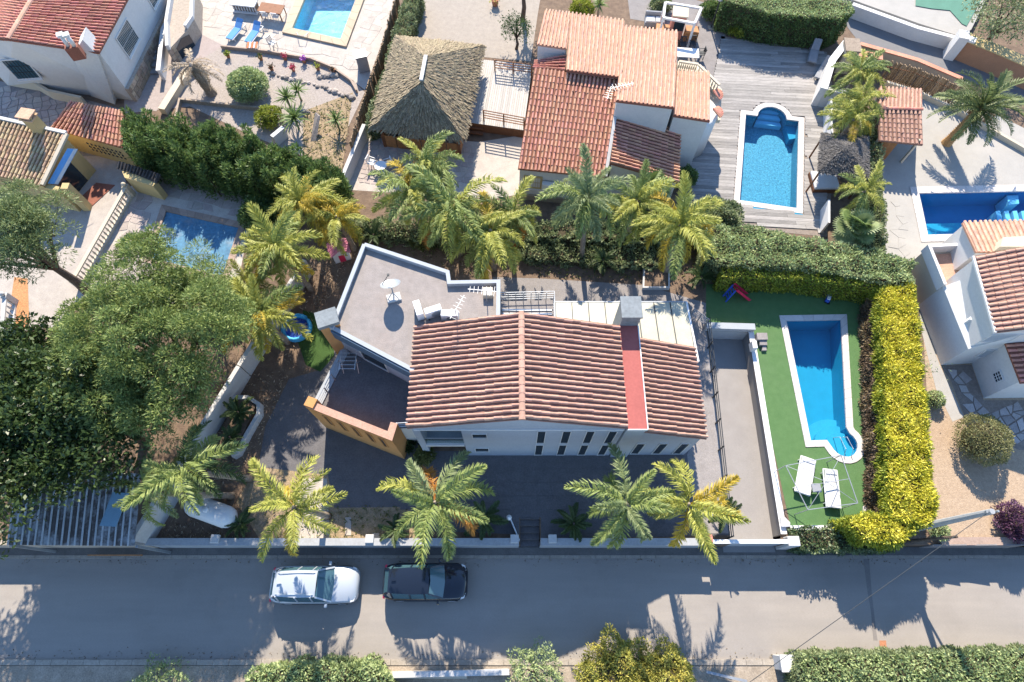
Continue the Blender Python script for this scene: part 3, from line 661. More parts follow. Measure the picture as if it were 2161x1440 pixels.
# pool outlines
mp_c = g(1781, 937); mp_r = (g(1810, 937)-mp_c).length
pool_main = flat([g(1658, 677), g(1710, 931), g(1744, 930)])+arc(mp_c, mp_r, mp_r, math.radians(207), math.radians(412), 12)+flat([g(1787, 903), g(1775, 675)])
ur = [g(1573, 242), g(1560, 424), g(1682, 441), g(1686, 256)]
ura, urb = seg(ur[3], ur[0], .22), seg(ur[3], ur[0], .78); uc = (ura+urb)/2; ud = (ura-urb).normalized(); un = perp(ud)
un = un if un.y > 0 else -un
pool_ur = flat(ur)+[Vector((p.x, p.y, 0)) for p in [ura]+[uc+ud*(ura-urb).length/2*math.cos(t)+un*(ura-urb).length/2*math.sin(t) for t in [math.pi*i/10 for i in range(1, 10)]]+[urb]]
pool_r = flat([g(1938, 408), g(1957, 497), g(2040, 495), g(2250, 470), g(2250, 402)])
pool_top = flat([g(660, -40), g(617, 63), g(720, 86), g(768, -40)])
pool_old = flat([g(350, 446), g(318, 545), g(470, 585), g(505, 480)])
ALLP = [pool_main, pool_ur, pool_r, pool_top, pool_old]
drv = flat([g(1494, 699), g(1578, 702)]); dxr = g(1646, 1128, 0).x; dxl = g(1538, 1126, 0).x
gx0, gx1 = g(1098, 1138, 0).x, g(1139, 1138, 0).x
outer = [V(-300, YF, 0), V(gx0, YF, 0), V(gx0, YF+1.6, 0), V(gx1, YF+1.6, 0), V(gx1, YF, 0), V(dxl, YF, 0), drv[0], drv[1], V(dxr, YF, 0), V(300, YF, 0), V(300, 300, 0), V(-300, 300, 0)]
tm = holed('terrain', outer, ALLP, 0.0, soil); tag(link('terrain', tm), kind='structure')
sk = MB()
for a, b in ((outer[0], outer[1]), (outer[4], outer[5]), (outer[8], outer[9])): sk.add([a, b, b+V(0, 0, -1.4), a+V(0, 0, -1.4)], [(0, 1, 2, 3)])
tag(ob('terrain_bank', sk, soil), kind='structure')
gm = MB(); gm.poly([V(-300, -300, -1.3), V(300, -300, -1.3), V(300, YF+.3, -1.3), V(-300, YF+.3, -1.3)]); tag(ob('ground', gm, drypatch), kind='structure')
ry0, ry1 = g(1080, 1179, RZ).y, g(1080, 1392, RZ).y
rb = MB(); rb.poly([V(-120, ry1-.1, RZ), V(120, ry1-.1, RZ), V(120, ry0, RZ), V(-120, ry0, RZ)]); road = tag(ob('road', rb, asphalt), kind='structure')
# repaired trench, drain cover, dirt along the kerb
trm = mat('trench_patch', (.22, .20, .185), .9, .1, 2, stain=.3)
pt = gs([(1822, 1180), (1834, 1180), (1840, 1255), (1849, 1330), (1852, 1352), (1843, 1352), (1838, 1290), (1830, 1245)], RZ+.004)
ob('trench_patch', MB().poly(pt), trm, road)
ob('drain_cover', MB().ext(gs([(1856, 1352), (1870, 1352), (1871, 1368), (1857, 1368)], RZ+.012), (0, 0, -.03)), clay, road)
pv = MB(); pv.prism([V(-120, ry0+.16, 0), V(120, ry0+.16, 0), V(120, YF-.02, 0), V(-120, YF-.02, 0)], -1.31, RZ+.10); tag(ob('pavement', pv, pavement_m), kind='structure')
kr = tag(ob('kerb', MB().prism([V(-30, ry0, 0), V(-29.3, ry0, 0), V(-29.3, ry0+.15, 0), V(-30, ry0+.15, 0)], -1.31, RZ+.11), kerb_m), kind='structure')
for i in range(76):
    x = -29.2+i*.8; ob('kerb_stone', MB().prism([V(x, ry0, 0), V(x+.785, ry0, 0), V(x+.785, ry0+.155, 0), V(x, ry0+.155, 0)], -1.31, RZ+.112+rnd.uniform(-.004, .004)), kerb_m, kr)
k2 = tag(ob('kerb_far', MB().prism([V(-30, ry1-.25, 0), V(-29.3, ry1-.25, 0), V(-29.3, ry1, 0), V(-30, ry1, 0)], -1.31, RZ+.1), kerb_m), kind='structure')
for i in range(76):
    x = -29.2+i*.8; ob('kerb_stone', MB().prism([V(x, ry1-.25, 0), V(x+.785, ry1-.25, 0), V(x+.785, ry1+rnd.uniform(-.02, .02), 0), V(x, ry1, 0)], -1.31, RZ+.1+rnd.uniform(-.005, .005)), kerb_m, k2)
sheet_l = MB().prism([V(-60, -8, 0), V(60, -8, 0), V(60, ry1-.27, 0), V(-60, ry1-.27, 0)], -1.31, RZ+.06); tag(ob('verge', sheet_l, verge_m := mat('verge_dust', (.34, .285, .225), .95, .18, 1.5, c2=(.24, .2, .155), fine=18, bump=.3, stain=.5, scol=(.15, .12, .085), sscale=.9)), kind='structure')
# driveway below garden level
dm = MB(); dm.poly([V(dxl-.05, ry0+.3, RZ+.11), V(dxr+.05, ry0+.3, RZ+.11), V(drv[1].x+.05, drv[1].y+.05, -1.06), V(drv[0].x-.05, drv[0].y+.05, -1.06)]); tag(ob('driveway', dm, drive), kind='structure')
# ---------------------------------------------------------------- pools
def pool(name, label, P, depth, tilem, watm, cw, copm, wz=-.1, steps=None, floor=None, cz=.05, cstep=.55, slope=0, curb=None):
    root = thing(name, label, 'swimming pool', (sum(p.x for p in P)/len(P), sum(p.y for p in P)/len(P), 0))
    mb = MB(); n = len(P)
    y0 = min(p.y for p in P); y1 = max(p.y for p in P)
    dz = lambda p: -depth-slope*(p.y-y0)/(y1-y0)
    bot = [Vector((p.x, p.y, dz(p))) for p in P]; topv = [Vector((p.x, p.y, .0)) for p in P]
    mb.add(topv+bot, [(i, (i+1) % n, n+(i+1) % n, n+i) for i in range(n)])
    mb.add(bot, [tuple(range(n))]); ob('basin', mb, tilem, root)
    wp = [Vector((p.x, p.y, wz)) for p in P]; wm_ = MB(); wm_.poly(wp); ob('water', wm_, watm, root)
    if cw:
        O = grow(P, cw)
        for i in range(n):
            a, b, oa, ob_ = P[i-1], P[i], O[i-1], O[i]; k = max(1, round((b-a).length/cstep))
            for j in range(k):
                t0, t1 = (j+.012)/k, (j+.988)/k; q = [seg(a, b, t0), seg(a, b, t1), seg(oa, ob_, t1), seg(oa, ob_, t0)]
                c_ = sum(q, V(0, 0, 0))/4; q = [Vector((p.x, p.y, cz+.0)) for p in q]
                inn = [q[0]+(q[0]-q[3]).normalized()*.03, q[1]+(q[1]-q[2]).normalized()*.03]
                ob('coping_stone', MB().ext([inn[0], inn[1], q[2], q[3]], (0, 0, -.06-cz)), copm, root)
    return root
mainp = pool('swimming_pool', 'long tapered blue swimming pool with round step bay on green turf', pool_main, 1.45, poolt1, water, .34, white_cop)
pool_step_m = mat('pool_step_blue', (.02, .29, .46), .5, .05, 3)
for k, r_ in enumerate((2.3, 1.65, 1.0)): ob('step', MB().prism(arc(mp_c, mp_r*r_, mp_r*r_, 0, 2*math.pi, 28)[:-1], -1.44, -1.12+.36*k), pool_step_m, mainp)
hr = MB()
for s_ in (-.2, .2): hr.tube([mp_c+V(s_-.1, .5, -.6), mp_c+V(s_-.1, .3, .3), mp_c+V(s_, -.4, .45), mp_c+V(s_, -.75, .05)], .02, 6)
ob('handrail', hr, metal_lt, mainp)
urp = pool('swimming_pool', 'bright blue rectangular pool with arched step end, white coping and grey deck around', pool_ur, 1.15, poolt2, water, .36, white_cop)
for k in range(3):
    t = .72-.3*k
    ob('step', MB().prism([Vector((p.x, p.y, 0)) for p in [ura+un*(.02+.42*k)-ud*.12*(k+1), ura+un*(.36+.42*k)-ud*.2*(k+1), urb+un*(.36+.42*k)+ud*.2*(k+1), urb+un*(.02+.42*k)+ud*.12*(k+1)]], -1.1, -.72+.2*k), step_pale, urp)
ob('bench', MB().prism(flat([seg(ur[3], ur[0], 0), seg(ur[3], ur[0], .2), seg(ur[3], ur[0], .2)+V(.05, -1.3, 0), seg(ur[3], ur[2], .14)]), -1.1, -.55), poolt1, urp)
b0, b1 = grow(pool_ur, .36)[1], grow(pool_ur, .36)[2]
ob('overflow_channel', MB().prism([b0+V(0, -.02, 0), b1+V(0, -.02, 0), b1+V(0, -.5, 0), b0+V(0, -.5, 0)], 0.006, .03), poolt1, urp)
rp = pool('swimming_pool', 'deep royal blue pool beside the house at the right edge', pool_r, 1.5, poolt3, water, .5, white_cop)
ob('floor_step', MB().prism([g(1955, 455), g(2160, 450), g(2250, 475), g(2040, 494), g(1960, 494)], -1.45, -.95), poolt1, rp)
for k in range(5): ob('step', MB().prism([p+V(.52*k, -.03*k, 0) for p in flat([g(2112, 437), g(2121, 436), g(2127, 459), g(2117, 461)])], -1.4, -.45+.04*k), step_pale, rp)
ob('step', MB().prism(flat([g(2132, 407), g(2156, 406), g(2158, 424), g(2136, 426)]), -1.4, -.3), step_pale, rp)
tp = pool('swimming_pool', 'sparkling pool with wide beige stone surround at the top edge', pool_top, 1.3, poolt4, water_s, .62, beige_cop, cz=.16, cstep=.8)
ob('handrail', MB().tube(gs([(626, 68, .1), (629, 75, .5), (642, 77, .5), (652, 68, .1)]), .025, 6), metal_lt, tp)
op = pool('swimming_pool', 'old covered pool with terracotta rim and patchy blue cover below the cypress hedge', pool_old, .6, tarp, water, .4, terr_kerb, wz=-.59, cstep=.5)
ob('cover', MB().ext([Vector((p.x, p.y, -.05+.02*(i % 2))) for i, p in enumerate(pool_old)], (0, 0, -.03)), tarp, op)
H = {k: grow(p, d) for k, p, d in (('m', pool_main, .345), ('u', pool_ur, .365), ('r', pool_r, .505), ('t', pool_top, .625), ('o', pool_old, .405))}
# ---------------------------------------------------------------- main plot surfaces
sheet('lawn_turf', [(1490, 600), (1600, 600), (1852, 612), (1862, 1108), (1668, 1110), (1622, 900), (1590, 748), (1588, 700), (1490, 690)], .012, turf, [H['m']])
sheet('small_lawn', [(640, 655), (668, 662), (705, 720), (705, 752), (676, 785), (645, 770), (628, 720)], .012, turf_d)
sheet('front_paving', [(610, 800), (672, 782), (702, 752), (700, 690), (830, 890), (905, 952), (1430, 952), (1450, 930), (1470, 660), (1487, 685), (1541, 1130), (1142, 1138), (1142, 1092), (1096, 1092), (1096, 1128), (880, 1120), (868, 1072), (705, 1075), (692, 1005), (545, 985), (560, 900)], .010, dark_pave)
sheet('back_patio', [(1040, 585), (1140, 588), (1360, 602), (1490, 640), (1490, 690), (1440, 745), (1040, 700)], .012, stone_gy)
sheet('gravel_strip', [(540, 985), (692, 1003), (706, 1072), (868, 1070), (880, 1138), (550, 1142), (498, 1060)], .014, drypatch)
pvr = sheet('garden_path', [(640, 1010), (690, 1010), (696, 1136), (610, 1140)], .02, stone_lt)
for q in ([(728, 1092), (741, 1092), (741, 1130), (729, 1130)], [(786, 1125), (800, 1125), (802, 1140), (788, 1140)], [(605, 1100), (640, 1098), (628, 1140), (606, 1140)]):
    ob('paver', MB().ext(gs(q, .045), (0, 0, -.03)), stone_lt, pvr)
sheet('side_path', [(1462, 662), (1490, 690), (1541, 1126), (1470, 1126), (1450, 960), (1462, 930)], .016, stone_gy)
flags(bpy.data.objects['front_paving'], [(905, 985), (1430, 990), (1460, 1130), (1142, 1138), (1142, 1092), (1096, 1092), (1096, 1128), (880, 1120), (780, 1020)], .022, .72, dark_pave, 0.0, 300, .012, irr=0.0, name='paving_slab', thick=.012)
street_w = mat('street_wall_render', (.33, .34, .35), .85, .06, 1.5, fine=10, stain=.4, scol=(.2, .19, .18), sscale=1.0)  # white wall greyed in its colour for the house shadow lying on it
# ---------------------------------------------------------------- street front walls
def fw(px0, px1, label, z1=.52, m=street_w, cap=street_w, y=3.42, th=.26, z0=-1.3, name='garden_wall'):
    a, b = g(px0, 1145, z1), g(px1, 1145, z1); a.y = b.y = y
    return wall(name, label, 'wall', [a, b], z0, z1, th, m, cap, .06)
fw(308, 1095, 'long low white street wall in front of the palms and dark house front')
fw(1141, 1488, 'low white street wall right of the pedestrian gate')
for i, (px, lb) in enumerate(((454, 'small white pier on street wall near the gas tank'), (780, 'small white pier on street wall left of the black car'), (1086, 'small white pier beside the left gate post'), (1166, 'small white pier right of the pedestrian gate'), (1302, 'small white pier behind the hanging palm frond'), (1495, 'small terracotta topped pier by the sliding gate'))):
    c = g(px, 1140, .6); c.y = 3.56; c.z = .5
    one('wall_pier', lb, 'pier', MB().box(c, .42, .42, .2), tile_red if i == 5 else white_w, None, bevel=.02)
r_ = thing('sliding_gate', 'low grey panel gate across the driveway with white top rail', 'gate', (g(1570, 1140, 0).x, 3.42, RZ))
ob('panel', MB().box((g(1578, 1140, 0).x, 3.40, RZ+.12), g(1660, 1140, 0).x-g(1500, 1140, 0).x, .06, 1.55), bluegrey, r_)
ob('top_rail', MB().box((g(1578, 1140, 0).x, 3.44, RZ+1.67), g(1664, 1140, 0).x-g(1498, 1140, 0).x, .2, .07), white_p, r_)
c = g(1672, 1140, .4); c.y = 3.45; c.z = -1.3
one('gate_pillar', 'white gate pillar at the right end of the sliding gate', 'pillar', MB().box(c, .6, .5, 1.9), white_w, None, bevel=.03)
# pedestrian gate: steps down and an open white metal leaf
sp = thing('garden_steps', 'dark steps down to the street at the pedestrian gate', 'steps', (gx0, YF, RZ))
for k in range(5): ob('step', MB().prism([V(gx0, YF+.32*k+.003, 0), V(gx1, YF+.32*k+.003, 0), V(gx1, YF+.32*(k+1), 0), V(gx0, YF+.32*(k+1), 0)], -1.3, RZ+.24*(k+1)-.02), dark_pave, sp)
gt = thing('gate_leaf', 'open white metal gate leaf swung into the dark front yard', 'gate', (gx0, 3.5, 0))
e0, e1 = V(gx0-.05, 3.5, 0), V(gx0-.5, 4.55, 0)
ob('frame', MB().bar(e0+V(0, 0, .55), e1+V(0, 0, .55), .05).bar(e0+V(0, 0, .1), e1+V(0, 0, .1), .05).bar(e1+V(0, 0, -.1), e1+V(0, 0, .58), .06), white_p, gt)
ob('panel', MB().bar(e0+V(0, 0, .32), e1+V(0, 0, .32), .02, .4), cyan_pl, gt)
one('gate_lamp', 'small white lamp head on the open gate leaf', 'lamp', MB().lathe(e1+V(-.08, .05, .58), [(.03, -.6), (.03, 0), (.13, .03), (.15, .1), (.09, .2), (.02, .24)], 10), white_p, None, True)
# driveway retaining walls
wall('retaining_wall', 'white capped retaining wall between the driveway and the turf lawn', 'wall', [V(drv[1].x+.16, drv[1].y, 0), V(dxr+.16, YF+.5, 0)], -1.3, .08, .22, drive, white_p, .05)
wall('retaining_wall', 'pale wall closing the top of the sunken driveway', 'wall', [V(drv[0].x-.2, drv[0].y+.16, 0), V(drv[1].x+.3, drv[1].y+.16, 0)], -1.3, .42, .3, white_w, bluegrey, .06)
rw = MB(); rw.add([V(drv[0].x, drv[0].y, -.01), V(dxl, YF, -.01), V(dxl, YF, -1.3), V(drv[0].x, drv[0].y, -1.3)], [(0, 1, 2, 3)]); tag(ob('driveway_bank', rw, white_w), kind='structure')
railing('railing', 'long dark metal railing along the left edge of the driveway', V(drv[0].x-.12, drv[0].y+.4, 0), V(dxl-.12, YF+.3, 0), .01, 1.0, 9, 3, metal_dk, .06, .04)
railing('railing', 'short grey railing by the pergola corner above the driveway', g(1456, 668, 0), g(1486, 690, 0), .01, 1.0, 3, 5, metal_gy, .05, .03)
st = thing('garden_steps', 'grey steps from the lawn beside the driveway wall', 'steps', g(1600, 725, 0))
for k in range(3): ob('step', MB().prism([g(1592+8*k, 708+10*k), g(1614, 708+10*k), g(1616, 722+10*k), g(1594+6*k, 722+10*k)], .013, .36-.1*k), stone_gy, st)
one('post_box', 'white block on the driveway wall corner by the lawn steps', 'block', MB().box(g(1586, 735, .1), .28, .5, .55), white_p, None, bevel=.02)
wall('lawn_edging', 'white edging along the foot of the turf lawn by the street', 'edging', [g(1668, 1114, .1), g(1780, 1113, .1)], 0, .12, .22, white_p)
one('pump_cover', 'white plastic equipment cover at the lawn corner by the gate', 'cover', MB().ext(gs([(1648, 1092), (1657, 1092), (1668, 1103), (1668, 1112), (1650, 1112)], .3), (0, 0, -.28)), white_p, None, bevel=.02)
one('paving_block', 'pale square slab on the turf under the golden hedge', 'slab', MB().ext(gs([(1822, 1068), (1847, 1068), (1847, 1084), (1822, 1083)], .1), (0, 0, -.08)), white_cop)
# west boundary wall, stepped
def bw(a, b, h, label, th=.24): return wall('boundary_wall', label, 'wall', [g(*a, h), g(*b, h)], 0, h, th, white_w)
W0, W1 = (275, 1140), (642, 548)
def wp(t): return (W0[0]+(W1[0]-W0[0])*t, W0[1]+(W1[1]-W0[1])*t)
bw(wp(0), wp(.33), 1.75, 'white boundary wall beside the carport and gas tank')
bw(wp(.333), wp(.62), 1.55, 'white boundary wall under the big pine, beside the curved planter')
bw(wp(.623), wp(1.0), 1.5, 'white boundary wall behind the fluffy palms at upper left')
pl = thing('planter', 'curved white planter wall holding dark cycads by the pine', 'planter', g(510, 900))
ring = gs([(490, 838), (522, 838), (545, 852), (545, 872), (520, 915), (500, 955), (488, 962)], .55)
ob('wall', MB().prism(offset_line(flat(ring), .2), 0, .55), white_w, pl)
ob('soil', MB().prism(flat(gs([(490, 842), (520, 842), (540, 856), (515, 912), (492, 955), (462, 945), (480, 880)], .4)), .0, .42), soil, pl)
# raised bed at the back
rbp = gs([(1360, 560), (1412, 562), (1412, 606), (1358, 606)], .3); rbd = thing('raised_bed', 'white framed raised bed beneath the yellow palm', 'planter', rbp[0])
ob('frame', MB().prism(offset_line(flat(rbp+[rbp[0]]), .1), 0, .3), white_w, rbd); ob('soil', MB().prism(flat(rbp), 0.02, .24), soil, rbd)
# ---------------------------------------------------------------- main house
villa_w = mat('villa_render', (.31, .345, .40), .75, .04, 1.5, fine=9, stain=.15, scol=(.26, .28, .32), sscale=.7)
chim_m = mat('chimney_metal', (.17, .195, .21), .5, .12, 2.5, fine=8, stain=.3, scol=(.26, .28, .29), sscale=1.5)
hs = thing('villa', 'white villa with pink barrel tile gable roof, red strip and flat roofed wing', 'house', (0, 10.5, 0))
XL, XR, XM, Y0, Y1, ZE, ZR = -4.72, 5.3, .45, 7.93, 13.2, 5.5, 6.95
wl = MB()
def hb(x0, x1, y0, y1, z0, z1): wl.prism([V(x0, y0, 0), V(x1, y0, 0), V(x1, y1, 0), V(x0, y1, 0)], z0, z1)
hb(XL, -4.38, Y0+.06, 9.6, 0, ZE); hb(-2.42, XR, Y0+.06, 9.598, 0, ZE); hb(-4.378, -2.422, Y0+.062, 9.596, 4.85, ZE-.002); hb(XL, XR, 9.602, Y1-.1, 0, ZE)
hb(-4.376, -2.424, Y0+.3, 9.594, 2.2, 2.4)
wl.ext([V(XL, Y0+.065, ZE), V(XR, Y0+.065, ZE), V(XM, Y0+.065, ZR-.06)], (0, .25, 0)); wl.ext([V(XL, Y1-.1, ZE), V(XR, Y1-.1, ZE), V(XM, Y1-.1, ZR-.06)], (0, -.25, 0))
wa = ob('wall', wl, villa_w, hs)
ob('string_course', MB().prism([V(XL+.1, Y0+.02, 0), V(XR, Y0+.02, 0), V(XR, Y0+.058, 0), V(XL+.1, Y0+.058, 0)], 5.02, 5.12), white_p, wa)
ob('balcony_edge', MB().prism([V(-4.37, Y0-.02, 0), V(-2.43, Y0-.02, 0), V(-2.43, Y0+.29, 0), V(-4.37, Y0+.29, 0)], 2.24, 2.42), white_p, hs)
lw = ob('window', MB().bar(V(-4.37, 8.7, 2.45), V(-2.43, 8.7, 2.45), .08).bar(V(-4.37, 8.7, 4.8), V(-2.43, 8.7, 4.8), .08).bar(V(-3.4, 8.7, 2.45), V(-3.4, 8.7, 4.8), .07), metal_gy, hs)
ob('pane', MB().prism([V(-4.37, 8.72, 0), V(-2.43, 8.72, 0), V(-2.43, 8.75, 0), V(-4.37, 8.75, 0)], 2.42, 4.84), pane_b, lw)
br = ob('balcony_rail', MB().bar(V(-4.37, 8.05, 3.3), V(-2.43, 8.05, 3.3), .05), metal_lt, hs)
ob('pane', MB().prism([V(-4.36, 8.03, 0), V(-2.44, 8.03, 0), V(-2.44, 8.05, 0), V(-4.36, 8.05, 0)], 2.45, 3.27), glaze, br)
for z_ in (4.0, 1.3): window(hs, (-1.58, Y0+.06, z_), (0, -1), .68, .7, white, pane_m, fw=.03)
for x_ in (1.42, 2.62, 3.75, 4.82):
    window(hs, (x_, Y0+.06, 3.75), (0, -1), .36, 2.2, white, pane_m, fw=.03); window(hs, (x_, Y0+.06, 1.25), (0, -1), .36, 2.1, white, pane_m, fw=.03)
# main roof
def roofpart(parent, name, quads, th, m):
    mb = MB()
    for q in quads: mb.ext(q, (0, 0, -th))
    return ob(name, mb, m, parent)
rx0, rx1 = XL-.14, XR+.02; yA, yB = Y0-.02, Y1+.03
ql = [V(XM, yB, ZR), V(XM, yA, ZR), V(rx0, yA, ZE+.02), V(rx0, yB, ZE+.02)]; qr = [V(XM, yA, ZR), V(XM, yB, ZR), V(rx1, yB, ZE+.02), V(rx1, yA, ZE+.02)]
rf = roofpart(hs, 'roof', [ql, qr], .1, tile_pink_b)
tiled(rf, ql[0], ql[1], ql[2], ql[3], .262, .43, tile_pink, 110, .105, .6); tiled(rf, qr[0], qr[1], qr[2], qr[3], .262, .43, tile_pink, 110, .105, .6)
ridge(rf, V(XM, yB, ZR+.05), V(XM, yA, ZR+.05), tile_pink, .15)
# lower right roof
X2, XE = 6.28, 9.62; z2, z3 = 4.75, 3.5
q2 = [V(X2, 7.95, z2), V(X2, 12.95, z2), V(XE, 12.95, z3), V(XE, 7.95, z3)]; rf2 = roofpart(hs, 'roof', [q2], .1, tile_pink_b)
tiled(rf2, q2[0], q2[1], q2[2], q2[3], .262, .43, tile_pink, 80, .105, .6)
w2 = MB(); w2.ext([V(X2, 8.03, 0), V(9.4, 8.03, 0), V(9.4, 8.03, z3-.03), V(X2, 8.03, z2-.13)], (0, 4.85, 0)); ob('wall', w2, villa_w, hs)
for x_ in (6.62, 7.78, 8.88): window(hs, (x_, 8.03, 1.35), (0, -1), .4, 2.1, white, pane_m, fw=.03)
# grey pier, red strip, chimney
ob('pier', MB().prism([V(5.36, 7.9, 0), V(6.26, 7.9, 0), V(6.26, 13.0, 0), V(5.36, 13.0, 0)], 0, 5.38), bluegrey, hs)
stp = ob('roof_strip', MB().prism([V(5.35, 7.88, 0), V(6.27, 7.88, 0), V(6.27, 13.25, 0), V(5.35, 13.25, 0)], 5.384, 5.52), red_top, hs)
ob('edge_trim', MB().prism([V(6.272, 7.86, 0), V(6.32, 7.86, 0), V(6.32, 13.2, 0), V(6.272, 13.2, 0)], 5.36, 5.56).prism([V(5.36, 7.84, 0), V(6.27, 7.84, 0), V(6.27, 7.876, 0), V(5.36, 7.876, 0)], 5.34, 5.56), white_p, stp)
ch = ob('chimney', MB().prism([V(5.38, 13.2, 0), V(6.28, 13.2, 0), V(6.28, 14.25, 0), V(5.38, 14.25, 0)], 0, 6.42), chim_m, hs)
ob('cap', MB().prism([V(5.32, 13.14, 0), V(6.34, 13.14, 0), V(6.34, 14.31, 0), V(5.32, 14.31, 0)], 6.424, 6.55), chim_m, ch)
# flat roofed wing
FZ = 5.55
FP = flat([g(770, 519, FZ), g(945, 577, FZ), g(948, 599, FZ), g(1052, 597, FZ)]); FP += [V(FP[3].x, 13.12, 0), V(XL-.02, 13.12, 0), V(XL-.02, g(868, 782, FZ).y, 0), Vector((g(702, 692, FZ).x, g(702, 692, FZ).y, 0))]
ob('wall', MB().prism(FP, 0, FZ-.2), villa_w, hs)
fr = ob('flat_roof', MB().prism(FP, FZ-.198, FZ-.12), roofgravel, hs)
for ids in ((6, 7, 0), (0, 1, 2, 3, 4)):
    q = [FP[i] for i in ids]; ob('parapet', MB().prism(offset_line(q, .2), FZ-.3, FZ+.16 if ids[0] == 0 else FZ+.05), bluegrey, fr)
ob('parapet', MB().prism(offset_line([FP[7]+(FP[7]-FP[0]).normalized()*.1, FP[0]], .2), FZ-.3, FZ+.163), bluegrey, fr)
fs_ = perp(FP[6]-FP[7]); fs_ = fs_ if fs_.y < 0 else -fs_
ob('fascia', MB().prism([FP[7]+fs_*.135, FP[6]+fs_*.135, FP[6]+fs_*.2, FP[7]+fs_*.2], FZ-.85, FZ-.02), bluedark, hs)
for t, wd in ((.42, 1.5), (.08, .01)):
    if wd > .1:
        c = seg(FP[7], FP[6], t); window(hs, (c.x, c.y, 3.95), fs_, wd, 1.9, white, pane_m)
pb = g(690, 672, 5.9); pw = ob('corner_pillar', MB().box((pb.x, pb.y, 0), .95, .8, 5.75, .35), ochre2, hs); ob('cap', MB().box((pb.x, pb.y, 5.752), 1.05, .9, .25, .35), chim_m, pw)
# first floor terrace with ochre parapet
TA, TB, TC, TD = FP[7], g(652, 853, 3.85), g(823, 921, 3.85), g(832, 893, 3.85)
TP = flat([TA, TB, TC, TD])+[V(XL-.02, TD.y+.05, 0), V(XL-.02, FP[6].y, 0)]
ob('terrace_block', MB().prism(TP, 0, 2.85), white, hs)
tf = ob('terrace_floor', MB().prism([seg(p, sum(TP, V(0, 0, 0))/6, .012) for p in TP], 2.852, 2.9), dark_pave, hs)
op_ = ob('parapet', MB().prism(offset_line(flat([TB, TC, TD]), .32), 0, 3.85), ochre2, hs)
ob('coping', MB().prism(offset_line(flat([TB, TC, TD]), .36), 3.853, 3.9), tile_sal, op_)
ob('end_block', MB().box(Vector((TB.x+.12, TB.y+.05, 0)), .5, .5, 4.02, -.35), ochre2, op_)
pn = perp(flat([TC])[0]-flat([TB])[0]); pn = pn if pn.y < 0 else -pn
for t in (.18, .36, .54, .72, .88):
    c = seg(TB, TC, t); window(hs, (c.x+pn.x*.165, c.y+pn.y*.165, 2.55), pn, .22, 1.5, ochre2, pane_m, fw=.03, name='slit_window')
lg = ob('ledge', MB().prism(offset_line(flat([seg(TA, TB, .02), TB]), .45), 2.903, 3.0), bluegrey, hs)
rl = MB(); q0, q1 = flat([seg(TA, TB, .1)])[0]+V(.35, 0, 3.0), flat([seg(TA, TB, .97)])[0]+V(.35, 0, 3.0)
for k in range(5): rl.bar(seg(q0, q1, k/4), seg(q0, q1, k/4)+V(0, 0, .95), .05)
for z_ in (.2, .42, .64, .93): rl.bar(q0+V(0, 0, z_), q1+V(0, 0, z_), .03)
ob('terrace_railing', rl, metal_gy, hs)
rl = MB(); q0, q1 = V(TD.x+.1, TD.y-.0, 2.9), V(XL-.1, TD.y+.05, 2.9)
for k in range(3): rl.bar(seg(q0, q1, k/2), seg(q0, q1, k/2)+V(0, 0, .95), .05)
for z_ in (.3, .6, .93): rl.bar(q0+V(0, 0, z_), q1+V(0, 0, z_), .03)
ob('terrace_railing', rl, metal_lt, hs)
# wooden chair frame on the terrace
cf = thing('drying_rack', 'pale metal drying rack standing on the shaded terrace', 'rack', g(738, 765, 2.91)); c = g(738, 768, 3.4); c.z = 2.9
fm = MB()
for s_ in (-.4, .4):
    fm.bar(c+V(s_, -.35, 0), c+V(s_, .2, .95), .03).bar(c+V(s_, .35, 0), c+V(s_, -.2, .95), .03).bar(c+V(s_, -.5, .9), c+V(s_, .5, .9), .03)
for k in range(5): fm.bar(c+V(-.42, -.45+.22*k, .92), c+V(.42, -.45+.22*k, .92), .02)
ob('frame', fm, metal_lt, cf)
# glazed pergola at the back
pz = 2.9; pg = thing('pergola', 'cream panelled lean-to pergola roof behind the villa', 'pergola', g(1310, 640, 0))
a0, a1 = g(1172, 638, pz), g(1448, 634, pz); yb = 12.9; n = 8
for i in range(n):
    x0, x1 = a0.x+(a1.x-a0.x)*i/n, a0.x+(a1.x-a0.x)*(i+1)/n
    yl = 13.3 if x1 < 6.3 else yb
    if x0 > 9.5: yl = 12.0
    ob('roof_panel', MB().ext([V(x0+.03, a0.y, pz), V(x1-.03, a0.y, pz), V(x1-.03, yl, pz+.35), V(x0+.03, yl, pz+.35)], (0, 0, -.03)), cream_panel := MATS.get('cream_panel') or mat('cream_panel', (.40, .385, .30), .4, .08, 2, stain=.3, scol=(.28, .28, .2), sscale=1.2), pg)
    ob('rafter', MB().bar(V(x0, a0.y, pz-.03), V(x0, yl, pz+.32), .05, .1), metal_dk, pg)
ob('beam', MB().bar(V(a0.x, a0.y+.02, pz-.05), V(a1.x, a0.y+.02, pz-.05), .08, .14), metal_gy, pg)
ob('beam', MB().bar(V(a1.x, a0.y, pz-.02), V(a1.x+.1, 12.2, pz+.3), .1, .14), white_p, pg)
for i in (0, 3, 6, 8): ob('post', MB().box((a0.x+(a1.x-a0.x)*i/8, a0.y, 0), .1, .1, pz-.1), metal_gy, pg)
